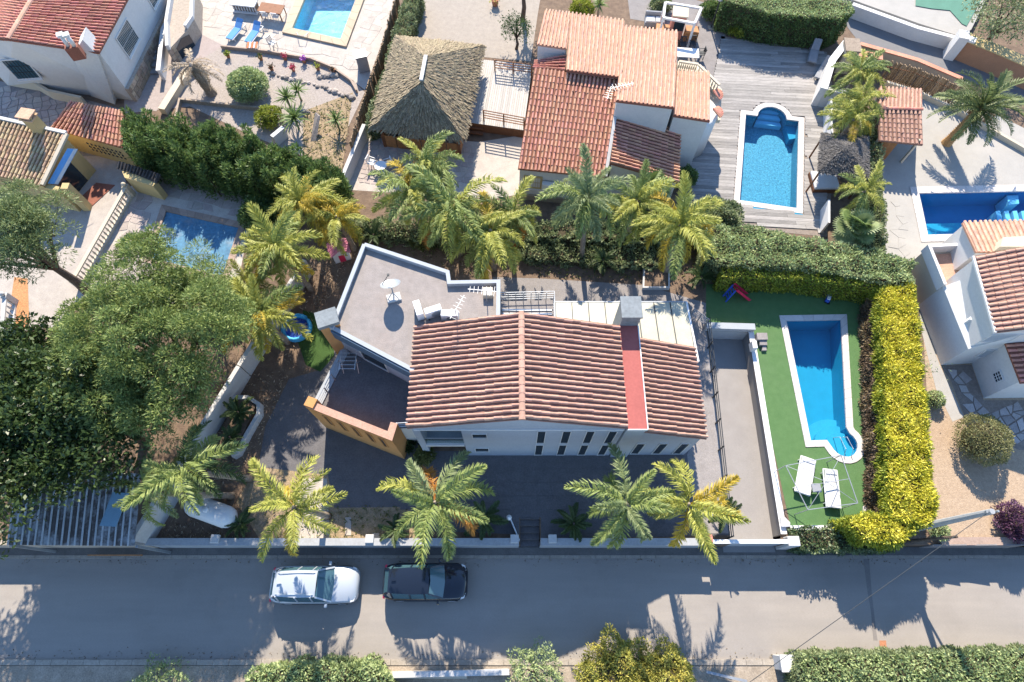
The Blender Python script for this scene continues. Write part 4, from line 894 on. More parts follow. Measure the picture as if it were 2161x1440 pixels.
# rear balcony
bz = 2.9; b_ = thing('balcony', 'small grey rear balcony with railing beside the flat roof', 'balcony', g(1110, 640, 0)); c0, c1 = g(1056, 618, bz+1), g(1170, 615, bz+1)
ob('slab', MB().prism([V(c0.x, c0.y, 0), V(c1.x, c1.y, 0), V(c1.x, 13.2, 0), V(c0.x, 13.2, 0)], bz-.2, bz), stone_gy, b_)
rl = MB()
for k in range(8): rl.bar(V(seg(c0, c1, k/7).x, c0.y, bz), V(seg(c0, c1, k/7).x, c0.y, bz+1), .04)
for z_ in (.25, .5, .75, 1.0): rl.bar(V(c0.x, c0.y, bz+z_), V(c1.x, c1.y, bz+z_), .035); rl.bar(V(c1.x, c1.y, bz+z_), V(c1.x, 13.4, bz+z_), .03)
ob('railing', rl, metal_gy, b_)
for i in range(3): ob('slat', MB().bar(V(c0.x+.1, c0.y-.55-.25*i, bz+.03), V(c1.x-.1, c0.y-.55-.25*i, bz+.03), .1, .04), metal_lt, b_)
ob('post', MB().box((c0.x+.1, c0.y-.1, 0), .12, .12, bz-.2).box((c1.x-.1, c0.y-.1, 0), .12, .12, bz-.2), metal_gy, b_)
# roof equipment
RZF = FZ-.12
def ac(label, px, py, rz):
    c = g(px, py, RZF+.3); c.z = RZF; r_ = thing('air_conditioner', label, 'air conditioner', c, 'outdoor units on the flat roof')
    o = ob('casing', MB().box(c+V(0, 0, .1), .85, .34, .6, rz), white_p, r_, bevel=.015)
    d = V(math.sin(rz), -math.cos(rz), 0); s_ = V(d.y, -d.x, 0); cc = c+d*.173+V(0, 0, .4)
    ob('fan_grille', MB().ext([cc-s_*.1+(s_*math.cos(t)+V(0, 0, 1)*math.sin(t))*.24 for t in [6.283*k/12 for k in range(12)]], d*.012), metal_gy, o)
    ob('feet', MB().box(c+s_*.3, .06, .4, .098, rz).box(c-s_*.3, .06, .4, .098, rz), metal_dk, r_); return r_
ac('white outdoor unit standing end on beside the roof edge, nearest the dish', 884, 657, 1.9); ac('white outdoor unit set askew in the middle of the three', 915, 660, .35); ac('white outdoor unit square to the roof tiles, right of the other two', 950, 668, -.03)
c = g(832, 628, RZF); c.z = RZF
dsh = thing('satellite_dish', 'large grey satellite dish on a tripod on the flat roof', 'satellite dish', c)
ob('base', MB().box(c+V(0, -.05, .004), .7, .45, .12, .3), white_w, dsh)
ob('mast', MB().tube([c+V(0, 0, .1), c+V(-.02, .2, .95)], .035, 7).bar(c+V(-.3, -.2, .1), c+V(0, .03, .5), .03).bar(c+V(.3, -.2, .1), c+V(0, .03, .5), .03), metal_gy, dsh)
dm_ = MB(); ax = Vector((-.12, .55, .82)).normalized(); ux = Vector((1, .1, 0)).normalized(); ux = (ux-ax*ux.dot(ax)).normalized(); vx = ax.cross(ux); dc = g(824, 600, RZF+1.05); K = 18; vs = [dc-ax*.12]
for r_, dd in ((.22, -.09), (.4, -.04), (.52, .03)): vs += [dc+ax*dd+(ux*math.cos(6.2832*k/K)+vx*math.sin(6.2832*k/K))*r_ for k in range(K)]
fs2 = [(0, 1+k, 1+(k+1) % K) for k in range(K)]+[(1+r*K+k, 1+(r+1)*K+k, 1+(r+1)*K+(k+1) % K, 1+r*K+(k+1) % K) for r in range(2) for k in range(K)]
dm_.add(vs, fs2); ob('reflector', dm_, metal_gy, dsh, True)
ob('feed_arm', MB().bar(dc+vx*.1-ux*.42, dc+ax*.5, .025).box(dc+ax*.48, .1, .1, .1), metal_dk, dsh)
def antenna(label, px, py, z, h, dirx):
    c = g(px, py, z); c.z = z; r_ = thing('aerial', label, 'aerial', c); ob('mast', MB().tube([c, c+V(0, 0, h)], .022, 6), metal_gy, r_)
    d = Vector(dirx).normalized(); s_ = perp(d); mb = MB().bar(c+V(0, 0, h-.1)-d*.5, c+V(0, 0, h-.1)+d*.9, .025)
    for k in range(7): mb.bar(c+V(0, 0, h-.1)+d*(-.4+.2*k)-s_*(.28-.02*k), c+V(0, 0, h-.1)+d*(-.4+.2*k)+s_*(.28-.02*k), .014)
    ob('boom', mb, metal_lt, r_)
antenna('tall aerial mast by the outdoor units casting its shadow on the tiles', 967, 690, RZF, 1.9, (.5, 1, 0)); antenna('short aerial on the rear parapet corner', 1028, 640, RZF, 1.4, (-1, .1, 0))
bx = g(1030, 622, RZF); bx.z = RZF
one('roof_box', 'small pale cabinet in the corner of the flat roof', 'box', MB().box(bx, .5, .5, .35), cream, None, bevel=.02)
# ---------------------------------------------------------------- neighbours: houses
def house_roof(parent, px, m, mb_, pitch=.25, course=.42, nobj=80, th=.12, ht=.085):
    "px: four corners (x, y, z) upper-left, upper-right, lower-right, lower-left of the slope"
    q = [g(*p) for p in px]; r = roofpart(parent, 'roof', [q], th, mb_); tiled(r, q[0], q[1], q[2], q[3], pitch, course, m, nobj, ht); return r, q
def walls_under(parent, q, m, inset=.25, top=None, z0=0.0, dz=.14):
    c = sum(q, V(0, 0, 0))/len(q); P = [p+(Vector((c.x, c.y, p.z))-p).normalized()*inset for p in q]; n = len(P)
    mb = MB(); mb.add([Vector((p.x, p.y, p.z-dz)) for p in P]+[Vector((p.x, p.y, z0)) for p in P], [tuple(range(n)), tuple(range(2*n-1, n-1, -1))]+[(i, (i+1) % n, n+(i+1) % n, n+i) for i in range(n)])
    return ob('wall', mb, m, parent), P
def stones(parent, a, b, z0, z1, n, size=.35, m=stonewall, thick=.05, name='stone', maxn=60):
    "rubble facing stones on a vertical face from a to b that looks along n"
    a = Vector((a.x, a.y, 0)); b = Vector((b.x, b.y, 0)); L_ = (b-a).length; d = (b-a).normalized(); n = Vector(n).normalized(); k = 0; rows = max(1, round((z1-z0)/size)); st = MB()
    for r in range(rows):
        x = 0.0
        while x < L_-.1:
            w_ = min(rnd.uniform(.7, 1.6)*size, L_-x); zz = z0+(z1-z0)*r/rows; hh = (z1-z0)/rows; j = lambda: rnd.uniform(-.03, .03)
            q = [a+d*(x+.02)+V(0, 0, zz+.02+j()*.4), a+d*(x+w_-.02)+V(0, 0, zz+.02), a+d*(x+w_-.02)+V(0, 0, zz+hh-.02+j()*.4), a+d*(x+.02)+V(0, 0, zz+hh-.02)]
            q = [p+d*j()*.5 for p in q]
            if k < maxn: ob(name, MB().ext([p-n*.01 for p in q], n*(thick+rnd.uniform(-.015, .02))), m, parent)
            else: st.ext([p-n*.01 for p in q], n*(thick+rnd.uniform(-.015, .02)))
            x += w_; k += 1
    if st.v: tag(ob(name+'s', st, m, parent), kind='stuff')
# --- house A: white house, top left
A = thing('white_house', 'tall white house with red tile roof and twin chimney pipes, top left corner', 'house', g(150, 150))
r0, r1, e0, e1 = (18, 84, 5.6), (118, -85, 5.6), (208, 112, 4.2), (316, -90, 4.2)
ra, qa = house_roof(A, [r1, r0, e0, e1], tile_red, tile_red_b, .27, .45, 150)
l0, l1 = (-70, 150, 4.3), (0, -70, 4.3)
rb_, qb = house_roof(A, [r0, r1, (-40, -110, 4.3), (-95, 75, 4.3)], tile_red, tile_red_b, .27, .45, 60)
ridge(ra, qa[1]+V(0, 0, .04), qa[0]+V(0, 0, .04), tile_sal, .17)
wA = MB(); c = (qa[0]+qa[1]+qa[2]+qa[3])/4
eA0, eA1, rA0, rA1, lA0, lA1 = qa[2], qa[3], qa[1], qa[0], qb[3], qb[2]
ins = lambda p, k=.035: p+(Vector((c.x, c.y, p.z))-p)*k
wA.add([ins(eA0)-V(0, 0, .15), ins(rA0)-V(0, 0, .15), ins(lA0)-V(0, 0, .15), ins(eA1)-V(0, 0, .15), ins(rA1)-V(0, 0, .15), ins(lA1)-V(0, 0, .15)]+[Vector((p.x, p.y, 0)) for p in (ins(eA0), ins(lA0), ins(eA1), ins(lA1))], [(0, 1, 2, 7, 6), (3, 8, 9, 5, 4), (0, 6, 8, 3), (2, 5, 9, 7)])
waA = ob('wall', wA, white, A)
en = perp(eA1-eA0); en = en if en.x > 0 else -en
# battered chimney breast on the gable and the twin pipes
o_ = (Vector((eA0.x, eA0.y, 0))-Vector((rA0.x, rA0.y, 0))).normalized(); gn = perp(o_); gn = gn if gn.y < 0 else -gn
t0, t1, pk = g(153, 119, 4.25), g(207, 118, 4.0), g(174, 84, 5.1); b0, b1 = g(192, 203, 0), g(243, 221, 0)
cb = MB(); bk = -gn*1.2
cb.add([t0, t1, pk, b0, b1]+[p+bk for p in (t0, t1, pk)]+[b0+bk*1.5, b1+bk*1.5], [(0, 1, 2), (0, 3, 4, 1), (0, 5, 8, 3), (1, 4, 9, 6), (0, 2, 7, 5), (1, 6, 7, 2)])
chA = ob('chimney_breast', cb, white, A)
st_ = g(152, 100, 5.2); st_.z = 4.4
ob('stack', MB().box(st_, .8, .45, .9, .3), tile_red_b, chA)
for dx in (-.18, .2):
    b_0 = st_+V(dx, .02, .9); pi = ob('pipe', MB().tube([b_0, b_0+V(0, 0, .7)], .13, 9), white_p, chA, True); ob('cowl', MB().box(b_0+V(0, 0, .7), .34, .34, .12, .4).box(b_0+V(0, 0, .82), .38, .38, .05, .4), white_p, pi)
wc = seg(ins(eA0), ins(eA1), .32); window(A, (wc.x+en.x*.02, wc.y+en.y*.02, 2.75), en, 1.9, 1.5, white, pane_b, 11, 1, white_p, .08, 'window', metal_lt)
wc = seg(ins(eA0), ins(eA1), .86); window(A, (wc.x+en.x*.02, wc.y+en.y*.02, 2.75), en, 1.9, 1.5, white, pane_b, 11, 1, white_p, .08, 'window', metal_lt)
pA = ob('stone_plinth', MB().prism([Vector((p.x, p.y, 0)) for p in (ins(eA0)+gn*.1, ins(eA1), ins(eA1)+en*.25, ins(eA0)+en*.25+gn*.1)], 0, 1.15), mortar, A)
stones(pA, ins(eA0)+en*.25+gn*.1, ins(eA1)+en*.25, 0, 1.15, en, .36)
wg = seg(ins(rA0), ins(lA0), .35); window(A, (wg.x+gn.x*.02, wg.y+gn.y*.02, 2.6), gn, 1.5, 1.5, white, pane_b, 6, 2, white_p, .08, 'window', metal_dk)
aw = g(68, 138, 2.2); ob('awning', MB().lathe(Vector((aw.x, aw.y, 1.9)), [(.75, 0), (.7, .25), (.5, .5), (.02, .62)], 12), bluegrey, A, True)
one('garden_wall', 'low cream wall curving in front of the white house', 'wall', MB().prism(offset_line(flat(gs([(0, 160), (70, 172), (100, 190), (170, 205)], .8)), .2), 0, .8), cream)
# stairs and garage walls beside house A
sA = thing('stone_steps', 'shaded stone staircase between white walls by the tall white house', 'steps', g(310, 120))
for k in range(9):
    t = k/9; a, b = seg(g(303, 158), g(318, 60), t), seg(g(333, 158), g(344, 60), t); a2, b2 = seg(g(303, 158), g(318, 60), t+.111), seg(g(333, 158), g(344, 60), t+.111)
    ob('step', MB().prism([a, b, b2, a2], 0.01, .14*(k+1)), stone_gy, sA)
wall('stair_wall', 'white parapet wall on the right of the stone staircase', 'wall', [g(334, 150, .9), g(344, 60, .9), g(372, -30, .9)], 0, .9, .2, white, white_p)
gb = thing('garage', 'white stone sided garage with dark arched mouth beside the stairs', 'garage', g(370, 60))
G4 = flat(gs([(352, 55), (364, -20), (412, -20), (410, 42), (396, 62), (354, 108)], 1.3))
gb_w = ob('wall', MB().prism(G4, 0, 1.3), mortar, gb); ob('parapet', MB().prism(offset_line([G4[5]+V(.1, .1, 0), G4[0]+V(.12, 0, 0), G4[1]+V(.12, 0, 0)], .22), 1.304, 1.7).prism(offset_line([G4[4]+V(-.1, .05, 0), G4[3]+V(-.12, .05, 0), G4[2]+V(-.12, 0, 0)], .22), 1.304, 1.6), white, gb); fa, fb = G4[5], G4[4]; gn2 = perp(fb-fa); gn2 = gn2 if gn2.y < 0 else -gn2
ob('doorway_shade', MB().ext([seg(fa, fb, .3)+gn2*.01, seg(fa, fb, .95)+gn2*.01, seg(fa, fb, .95)+gn2*.01+V(0, 0, .95), seg(fa, fb, .62)+gn2*.01+V(0, 0, 1.2), seg(fa, fb, .3)+gn2*.01+V(0, 0, .95)], gn2*.02), pane_m, gb)  # flat dark panel paints the shaded inside of the garage mouth
stones(gb_w, G4[5], G4[0], 0, 1.25, V(-1, -.1, 0), .36, maxn=40); stones(gb_w, fa, seg(fa, fb, .28), 0, 1.25, gn2, .36, maxn=20)
ir = thing('iron_gate', 'black iron gate at the top of the stairs beside the white wall', 'gate', g(298, 62, 1)); ia, ib = g(290, 66, 1.6), g(305, 64, 1.6); ia.z = ib.z = 1.1
mb = MB()
for k in range(5): mb.bar(seg(ia, ib, k/4), seg(ia, ib, k/4)+V(0, 0, 1.1), .03)
for z_ in (0, .55, 1.1): mb.bar(ia+V(0, 0, z_), ib+V(0, 0, z_), .03)
ob('frame', mb, metal_dk, ir)
# --- house B: ochre house
B = thing('ochre_house', 'ochre house with tan tile roof and blue awning, left edge', 'house', g(60, 340))
rB, qB = house_roof(B, [(-90, 232, 3.4), (140, 283, 3.4), (88, 391, 2.5), (-130, 345, 2.5)], tile_tan, tile_tan_b, .27, .42, 170)
cB = sum(qB, V(0, 0, 0))/4
wB, PB = walls_under(B, qB, ochre, .22)
ob('roof_cap', MB().bar(qB[0]+V(0, .05, .06), qB[1]+V(0, .05, .06), .22, .12), white_w, rB)
vB = MB().bar(qB[1]+V(.06, 0, .03), qB[2]+V(.06, 0, .03), .24, .14); ob('verge', vB, cream, rB)
stB = g(80, 268, 3.6); stB.z = 2.9; ck = ob('chimney', MB().box(stB, .7, .6, 1.5, -.2), ochre, B); ob('hood', MB().box(stB+V(0, 0, 1.5), .9, .75, .08, -.2).box(stB+V(0, 0, 1.75), .95, .8, .08, -.2), tile_tan, ck); ob('vent_post', MB().box(stB+V(.3, .25, 1.58), .1, .1, .17).box(stB+V(-.3, .25, 1.58), .1, .1, .17).box(stB+V(.3, -.25, 1.58), .1, .1, .17).box(stB+V(-.3, -.25, 1.58), .1, .1, .17), ochre, ck)
aB = [qB[1]+V(.14, -.9, -.3), qB[2]+V(.14, .3, -.2), qB[2]+V(.6, .4, -.42), qB[1]+V(.6, -.75, -.52)]
e_ = perp(PB[2]-PB[1]); e_ = e_ if e_.x > 0 else -e_; dB0, dB1 = seg(PB[1], PB[2], .28), seg(PB[1], PB[2], .86)
ob('doorway_shade', MB().ext([Vector((dB0.x, dB0.y, .06))+e_*.012, Vector((dB1.x, dB1.y, .06))+e_*.012, Vector((dB1.x, dB1.y, 2.0))+e_*.012, Vector((dB0.x, dB0.y, 2.2))+e_*.012], e_*.02), pane_m, B)  # dark panel on the wall stands in for the shaded porch opening
ob('awning', MB().ext(aB, (0, 0, -.02)), blue_cloth, B)
ob('awning_stripe', MB().ext([aB[3]+V(0, 0, .012), aB[2]+V(0, 0, .012), seg(aB[2], aB[1], .35)+V(0, 0, .012), seg(aB[3], aB[0], .35)+V(0, 0, .012)], (0, 0, -.008)), white_fab, B)
porch = flat([qB[1]+V(.1, -1.1, 0), qB[1]+V(1.4, -1.3, 0), qB[2]+V(1.4, .1, 0), qB[2]+V(.1, .2, 0)])
ob('porch_floor', MB().prism(porch, 0, .05), tile_red_b, B)
ob('porch_pier', MB().box(seg(porch[2], porch[3], .1), .45, .45, 2.3), ochre, B); ob('porch_pier', MB().box(seg(porch[2], porch[3], .75)+V(0, -.1, 0), .9, .3, 2.2, -.25), ochre, B)
sB_ = (PB[2]-PB[3]).normalized(); nB = perp(sB_); nB = nB if nB.y < 0 else -nB; wc = seg(PB[3], PB[2], .62)
window(B, (wc.x+nB.x*.01, wc.y+nB.y*.01, 1.6), nB, 1.1, .7, ochre, pane_m, 2, 0)
# lean-to with openwork wall
Ln = thing('lean_to', 'lean-to with striped red tile roof and openwork ochre wall', 'shed', g(190, 270))
rL, qL = house_roof(Ln, [(148, 214, 2.6), (262, 235, 2.6), (258, 312, 2.0), (106, 270, 2.0)], tile_ter, tile_ter_b, .26, .42, 120)
wL, PL = walls_under(Ln, qL, ochre, .12); d_ = (PL[2]-PL[3]); nL = perp(d_); nL = nL if nL.y < 0 else -nL
for r in range(3):
    for k in range(9):
        c_ = seg(PL[3], PL[2], .42+.06*k); ob('openwork_block', MB().ext([Vector((c_.x, c_.y, .7+.3*r))+nL*.01+d_.normalized()*x+V(0, 0, z) for x, z in ((-.09, 0), (0, .11), (.09, 0), (0, -.11))], nL*.03), pane_m, wL)
sh = thing('tiled_shed', 'small ochre shed with dark tile roof at the end of the cypress hedge', 'shed', g(290, 365)); rS, qS = house_roof(sh, [(250, 340, 1.7), (338, 368, 1.7), (330, 386, 1.5), (248, 352, 1.5)], tile_dk, tile_dk, .25, .4, 60)
wS = MB().prism(flat(gs([(252, 350, 1.5), (330, 382, 1.5), (322, 392, 1.5), (262, 374, 1.5)])), 0, 1.45); ob('wall', wS, ochre, sh)
# --- house C: salmon roofs, top centre
C = thing('salmon_house', 'white house with stepped salmon and terracotta tile roofs, top centre', 'house', g(1290, 220))
r1_, q1 = house_roof(C, [(1308, 163, 4.95), (1195, 148, 4.95), (1205, 28, 4.2), (1318, 44, 4.2)], tile_sal, tile_sal_b, .25, .42, 70); walls_under(C, q1, white, .15)
r1b, q1b = house_roof(C, [(1196, 103, 4.65), (1133, 94, 4.65), (1150, 22, 4.2), (1205, 28, 4.2)], tile_sal, tile_sal_b, .25, .42, 20); walls_under(C, q1b, white, .12)
r6, q6 = house_roof(C, [(1196, 115, 4.2), (1192, 150, 4.2), (1125, 145, 3.8), (1130, 128, 3.8)], tile_red, tile_red_b, .25, .42, 20); walls_under(C, q6, white, .1)
r2_, q2_ = house_roof(C, [(1423, 227, 5.5), (1300, 212, 5.5), (1318, 56, 4.4), (1431, 67, 4.4)], tile_sal, tile_sal_b, .25, .42, 80); walls_under(C, q2_, white, .15)
r3_, q3 = house_roof(C, [(1498, 255, 4.7), (1421, 243, 4.7), (1428, 150, 4.0), (1498, 153, 4.0)], tile_sal, tile_sal_b, .25, .42, 50); walls_under(C, q3, white, .15)
r4_, q4 = house_roof(C, [(1128, 144, 4.65), (1309, 167, 4.65), (1276, 374, 3.0), (1093, 356, 3.0)], tile_ter, tile_ter_b, .25, .42, 150); w4, P4 = walls_under(C, q4, white, .15)
r5_, q5 = house_roof(C, [(1288, 345, 3.7), (1302, 234, 3.9), (1436, 276, 3.0), (1432, 386, 2.8)], tile_ter, tile_ter_b, .25, .42, 130); walls_under(C, q5, white, .15)
ob('verge', MB().bar(q4[1]+V(.05, 0, .05), q4[2]+V(.05, 0, .05), .2, .14), white_w, r4_)
for q_, k_ in ((q1, 0), (q2_, 0), (q3, 0)): ob('fascia', MB().bar(q_[0]+V(0, -.02, -.05), q_[1]+V(0, -.02, -.05), .06, .16), tile_red_b, C)
tc = g(1474, 240, 3.0); ob('turret', MB().lathe((tc.x-.15, tc.y+.2, 0), [(1.45, 0), (1.45, 3.0), (1.3, 3.1)], 22), white, C, True)
for k in range(2):
    t_ = g(1516, 195+38*k, 3.2+.3*k); mb = MB()
    for i in range(8):
        a = -1.2+i*.34; mb.bar(t_+V(-.35, 0, .1), t_+V(math.cos(a)*.35, math.sin(a)*.5, -.15), .11, .07)
    ob('canopy_tile', mb, tile_red, C)
ob('plinth', MB().bar(Vector((P4[3].x, P4[3].y-.04, .25)), Vector((P4[2].x, P4[2].y-.04, .25)), .18, .5), stonewall, C)
d_ = (P4[2]-P4[3]).normalized(); n4 = perp(d_); n4 = n4 if n4.y < 0 else -n4
wc = seg(P4[3], P4[2], .17); window(C, (wc.x+n4.x*.02, wc.y+n4.y*.02, 1.75), n4, .9, .9, ochre, white_p, 5, 1, white_p, .14)
acc = seg(P4[3], P4[2], .36)+n4*.25; acx = thing('air_conditioner', 'outdoor unit on the front wall of the salmon roofed house', 'air conditioner', (acc.x, acc.y, 1.5)); ob('casing', MB().box((acc.x, acc.y, 1.5), .8, .32, .55, math.atan2(d_.y, d_.x)), white_p, acx, bevel=.015); ob('bracket', MB().box((acc.x, acc.y+.1, 1.42), .6, .25, .078), metal_gy, acx)
antenna('roof aerial at the valley between the terracotta and salmon roofs', 1300, 222, 4.0, 1.6, (1, .3, 0))
skp = g(1265, 200, 4.1); antenna('second aerial lying low on the terracotta roof edge', 1282, 215, 3.9, .8, (.3, 1, 0))
ob('balcony_floor', MB().prism(flat(gs([(1432, 125), (1475, 130), (1525, 185), (1522, 250), (1500, 250), (1430, 150)], 2.9)), 2.5, 2.75), cream, C)
balustrade('balustrade', 'cream balustrade of the turret balcony, straight top run', g(1432, 134, 3.4), g(1472, 140, 3.4), 2.76, .85, 9, cream, .16, False)
balustrade('balustrade', 'cream balustrade of the turret balcony, slanting run', g(1474, 142, 3.4), g(1517, 184, 3.4), 2.76, .85, 9, cream, .16, False)
# --- house D: right edge
D = thing('white_house', 'white house with pink striped tile roof at the right edge', 'house', g(2100, 700))
rD, qD = house_roof(D, [(2240, 686, 5.3), (2205, 512, 5.3), (2056, 541, 4.45), (2103, 702, 4.45)], tile_pink, tile_pink_b, .3, .45, 110)
wD, PD = walls_under(D, qD, white, .12)
rD2, qD2 = house_roof(D, [(2280, 535, 4.0), (2060, 532, 4.0), (2031, 470, 3.5), (2250, 463, 3.5)], tile_sal, tile_sal_b, .28, .45, 60); walls_under(D, qD2, white, .15)
ob('roof_parapet', MB().prism(flat(gs([(2112, 505), (2165, 502), (2200, 525), (2105, 525)], 4.3)), 3.9, 4.5), cream, D)
vD = [qD[2]+V(-.06, 0, -.02), qD[3]+V(-.06, 0, -.02)]; ob('gutter', MB().bar(vD[0], vD[1], .12, .12), white_p, rD)
# lower front volume whose west face takes the light
L0 = flat(gs([(1985, 771, 0), (1937, 645, 0), (1960, 545, 0)])); dirn = (L0[1]-L0[0]).normalized(); rn = V(dirn.y, -dirn.x, 0); rn = rn if rn.x > 0 else -rn
f0, f1 = L0[0], L0[0]+dirn*((L0[1]-L0[0]).length)
lb = MB(); lb.prism([f0, f1, f1+rn*4.2, f0+rn*4.2], 0, 2.35); ob('wall', lb, white, D)
lt = MB(); lt.ext([f0+V(0, 0, 2.35), f0+rn*2.6+V(0, 0, 2.35), f0+rn*2.6+V(0, 0, 4.2), f0+rn*1.5+V(0, 0, 3.9)], dirn*((f1-f0).length)); ob('sloping_wall', lt, white, D)
tr_ = [f1+V(0, 0, .0), f1+dirn*2.6, f1+dirn*2.6+rn*3.6, f1+rn*3.6]; ob('terrace_block', MB().prism(tr_, 0, 1.9), cream, D)
ob('terrace_parapet', MB().prism(offset_line([tr_[0], tr_[1], tr_[2]], .18), 1.905, 2.6), white, D)
mbt = roofpart(D, 'terrace_tiles', [[tr_[0]+V(.3, .2, 1.95), tr_[3]+V(0, 0, 1.95), tr_[2]+V(0, -.2, 1.95), tr_[1]+V(.3, -.2, 1.95)]], .04, tile_sal)
ob('downpipe', MB().tube([f1+rn*.4+V(0, 0, 2.3), f1+rn*.38-dirn*1.0+V(0, 0, 2.42), f0+rn*.9+dirn*.4+V(0, 0, 2.5), f0+rn*.1+dirn*.5+V(0, 0, 2.37)], .06, 7), white_p, D)
acd = f0+dirn*1.7+rn*.55; acx = thing('air_conditioner', 'outdoor unit on the low west roof of the right hand house', 'air conditioner', (acd.x, acd.y, 2.36)); ob('casing', MB().box((acd.x, acd.y, 2.42), .8, .34, .6, 1.0), white_p, acx, bevel=.015); ob('feet', MB().box((acd.x, acd.y, 2.355), .7, .3, .06, 1.0), metal_dk, acx)
nD = -dirn; wc = f0+rn*2.0; window(D, (wc.x+nD.x*.01, wc.y+nD.y*.01, 1.6), nD, 1.5, .9, white, shutter, 0, 6)
wc = seg(PD[3], PD[0], .32); nD2 = perp(PD[0]-PD[3]); nD2 = nD2 if nD2.y < 0 else -nD2; window(D, (wc.x+nD2.x*.01, wc.y+nD2.y*.01, 3.6), nD2, 1.5, .8, white, shutter, 0, 6)
wg4 = flat([g(2076, 841), g(2050, 768)]); wdr = (wg4[1]-wg4[0]).normalized(); wr = V(wdr.y, -wdr.x, 0); wr = wr if wr.x > 0 else -wr; wlen = (wg4[1]-wg4[0]).length
ob('wing_wall', MB().prism([wg4[0], wg4[1]+wdr*.6, wg4[1]+wdr*.6+wr*6, wg4[0]+wr*6], 0, 2.75), white, D)
q_ = [wg4[1]+wdr*.6+wr*3.4+V(0, 0, 3.3), wg4[0]-wdr*.15+wr*3.4+V(0, 0, 3.3), wg4[0]-wdr*.15-wr*.12+V(0, 0, 2.85), wg4[1]+wdr*.6-wr*.12+V(0, 0, 2.85)]
rw_ = roofpart(D, 'wing_roof', [q_], .09, tile_red_b); tiled(rw_, q_[0], q_[1], q_[2], q_[3], .3, .45, tile_red, 20)
wc = wg4[0]+wdr*wlen*.35; window(D, (wc.x-wr.x*.01, wc.y-wr.y*.01, 1.5), -wr, .5, .5, white, pane_m, 2, 2)
# --- tile roofed shed by the palms (upper right)
F = thing('tile_roof_shed', 'small shed with pink tile roof between palms and white patio', 'shed', g(1900, 300)); rF, qF = house_roof(F, [(1853, 229, 2.6), (1945, 232, 2.6), (1948, 306, 2.0), (1855, 296, 2.0)], tile_pink, tile_pink_b, .27, .36, 90)
rF2, qF2 = house_roof(F, [(1946, 231, 2.65), (1852, 228, 2.65), (1855, 185, 2.2), (1946, 190, 2.2)], tile_pink, tile_pink_b, .27, .36, 40); ridge(rF, qF[0]+V(0, 0, .05), qF[1]+V(0, 0, .05), tile_red, .12)
bF = flat([qF[3]+V(.2, .3, 0), qF[2]+V(-.2, .3, 0), qF2[3]+V(-.2, -.3, 0), qF2[2]+V(.2, -.3, 0)])
for i in range(8):
    a, b = seg(bF[0], seg(bF[0], bF[1], .55), i/8), seg(bF[0], seg(bF[0], bF[1], .55), (i+.94)/8); ob('board', MB().prism([a, b, b+V(0, .05, 0), a+V(0, .05, 0)], 0, 2.0), wood_or, F)
for p in bF: ob('post', MB().box(p, .14, .14, 2.15), cream, F)
ob('back_wall', MB().prism([bF[3], bF[2], bF[2]+V(0, -.15, 0), bF[3]+V(0, -.15, 0)], 0, 2.1), cream, F)
# ---------------------------------------------------------------- neighbours: ground surfaces
sheet('yard_paving', [(-120, 150), (100, 190), (225, 222), (262, 232), (250, 330), (200, 440), (60, 470), (-120, 440)], .010, stone_gy)
flags(bpy.data.objects['yard_paving'], [(-20, 168), (70, 185), (230, 225), (150, 300), (100, 290), (-20, 260)], .03, .55, flag_pk, .3, 120, .03)
sheet('lower_terrace', [(120, 330), (255, 330), (268, 395), (185, 585), (120, 690), (40, 700), (-60, 620), (-60, 440), (60, 430)], .014, stone_lt)
sheet('pool_terrace', [(272, 395), (335, 362), (545, 400), (525, 480), (500, 610), (420, 640), (150, 640)], .012, stone_lt, [H['o']])
flags(bpy.data.objects['pool_terrace'], [(275, 402), (335, 368), (540, 404), (520, 480), (500, 600), (420, 630), (190, 600)], .032, .6, flag_pk, -.2, 170, .03, [[(p.x, p.y) for p in grow(pool_old, .5)]])
sheet('stone_chip_bed', [(30, 585), (58, 588), (62, 690), (28, 700), (22, 640)], .03, stone_or)
sheet('upper_pool_terrace', [(395, -60), (850, -60), (835, 10), (770, 190), (730, 160), (660, 122), (468, 95), (400, 60)], .012, stone_lt, [H['t']])
flags(bpy.data.objects['upper_pool_terrace'], [(410, -20), (835, -20), (830, 10), (772, 175), (730, 155), (660, 118), (470, 92), (405, 40)], .026, .7, stone_lt, -.25, 200, .008, [[(p.x, p.y) for p in grow(pool_top, .7)]])
sheet('gravel_garden', [(470, 98), (660, 124), (745, 170), (770, 195), (720, 300), (640, 330), (540, 290), (380, 215), (400, 140)], .012, gravel_g)
sheet('upper_walk', [(300, 120), (330, 40), (420, -30), (480, 100), (420, 150), (400, 225), (262, 240), (262, 200)], .008, flag_pk)
sheet('pink_path', [(262, 190), (308, 158), (345, 150), (398, 60), (420, 80), (372, 170), (330, 235), (262, 225)], .016, flag_pk)
sheet('dry_garden', [(640, 235), (745, 195), (720, 370), (640, 350)], .018, drypatch)
sheet('palapa_terrace', [(770, 280), (1010, 300), (1105, 285), (1100, 410), (1040, 420), (720, 400), (735, 380)], .012, stone_lt)
flags(bpy.data.objects['palapa_terrace'], [(775, 288), (1010, 305), (1000, 395), (740, 395)], .034, .42, flag_pk, -.1, 240, .03)
sheet('sandy_yard', [(880, -60), (1150, -60), (1135, 30), (1120, 130), (1010, 120), (850, 70)], .012, gravel_s := mat('sand', (.335, .295, .25), .95, .1, 2.5, c2=(.285, .25, .215), fine=25, bump=.3, stain=.3, scol=(.24, .21, .18)))
sheet('back_terrace', [(1320, -40), (1540, 20), (1530, 80), (1500, 190), (1430, 150), (1440, 60), (1330, 40)], .010, stone_gy)
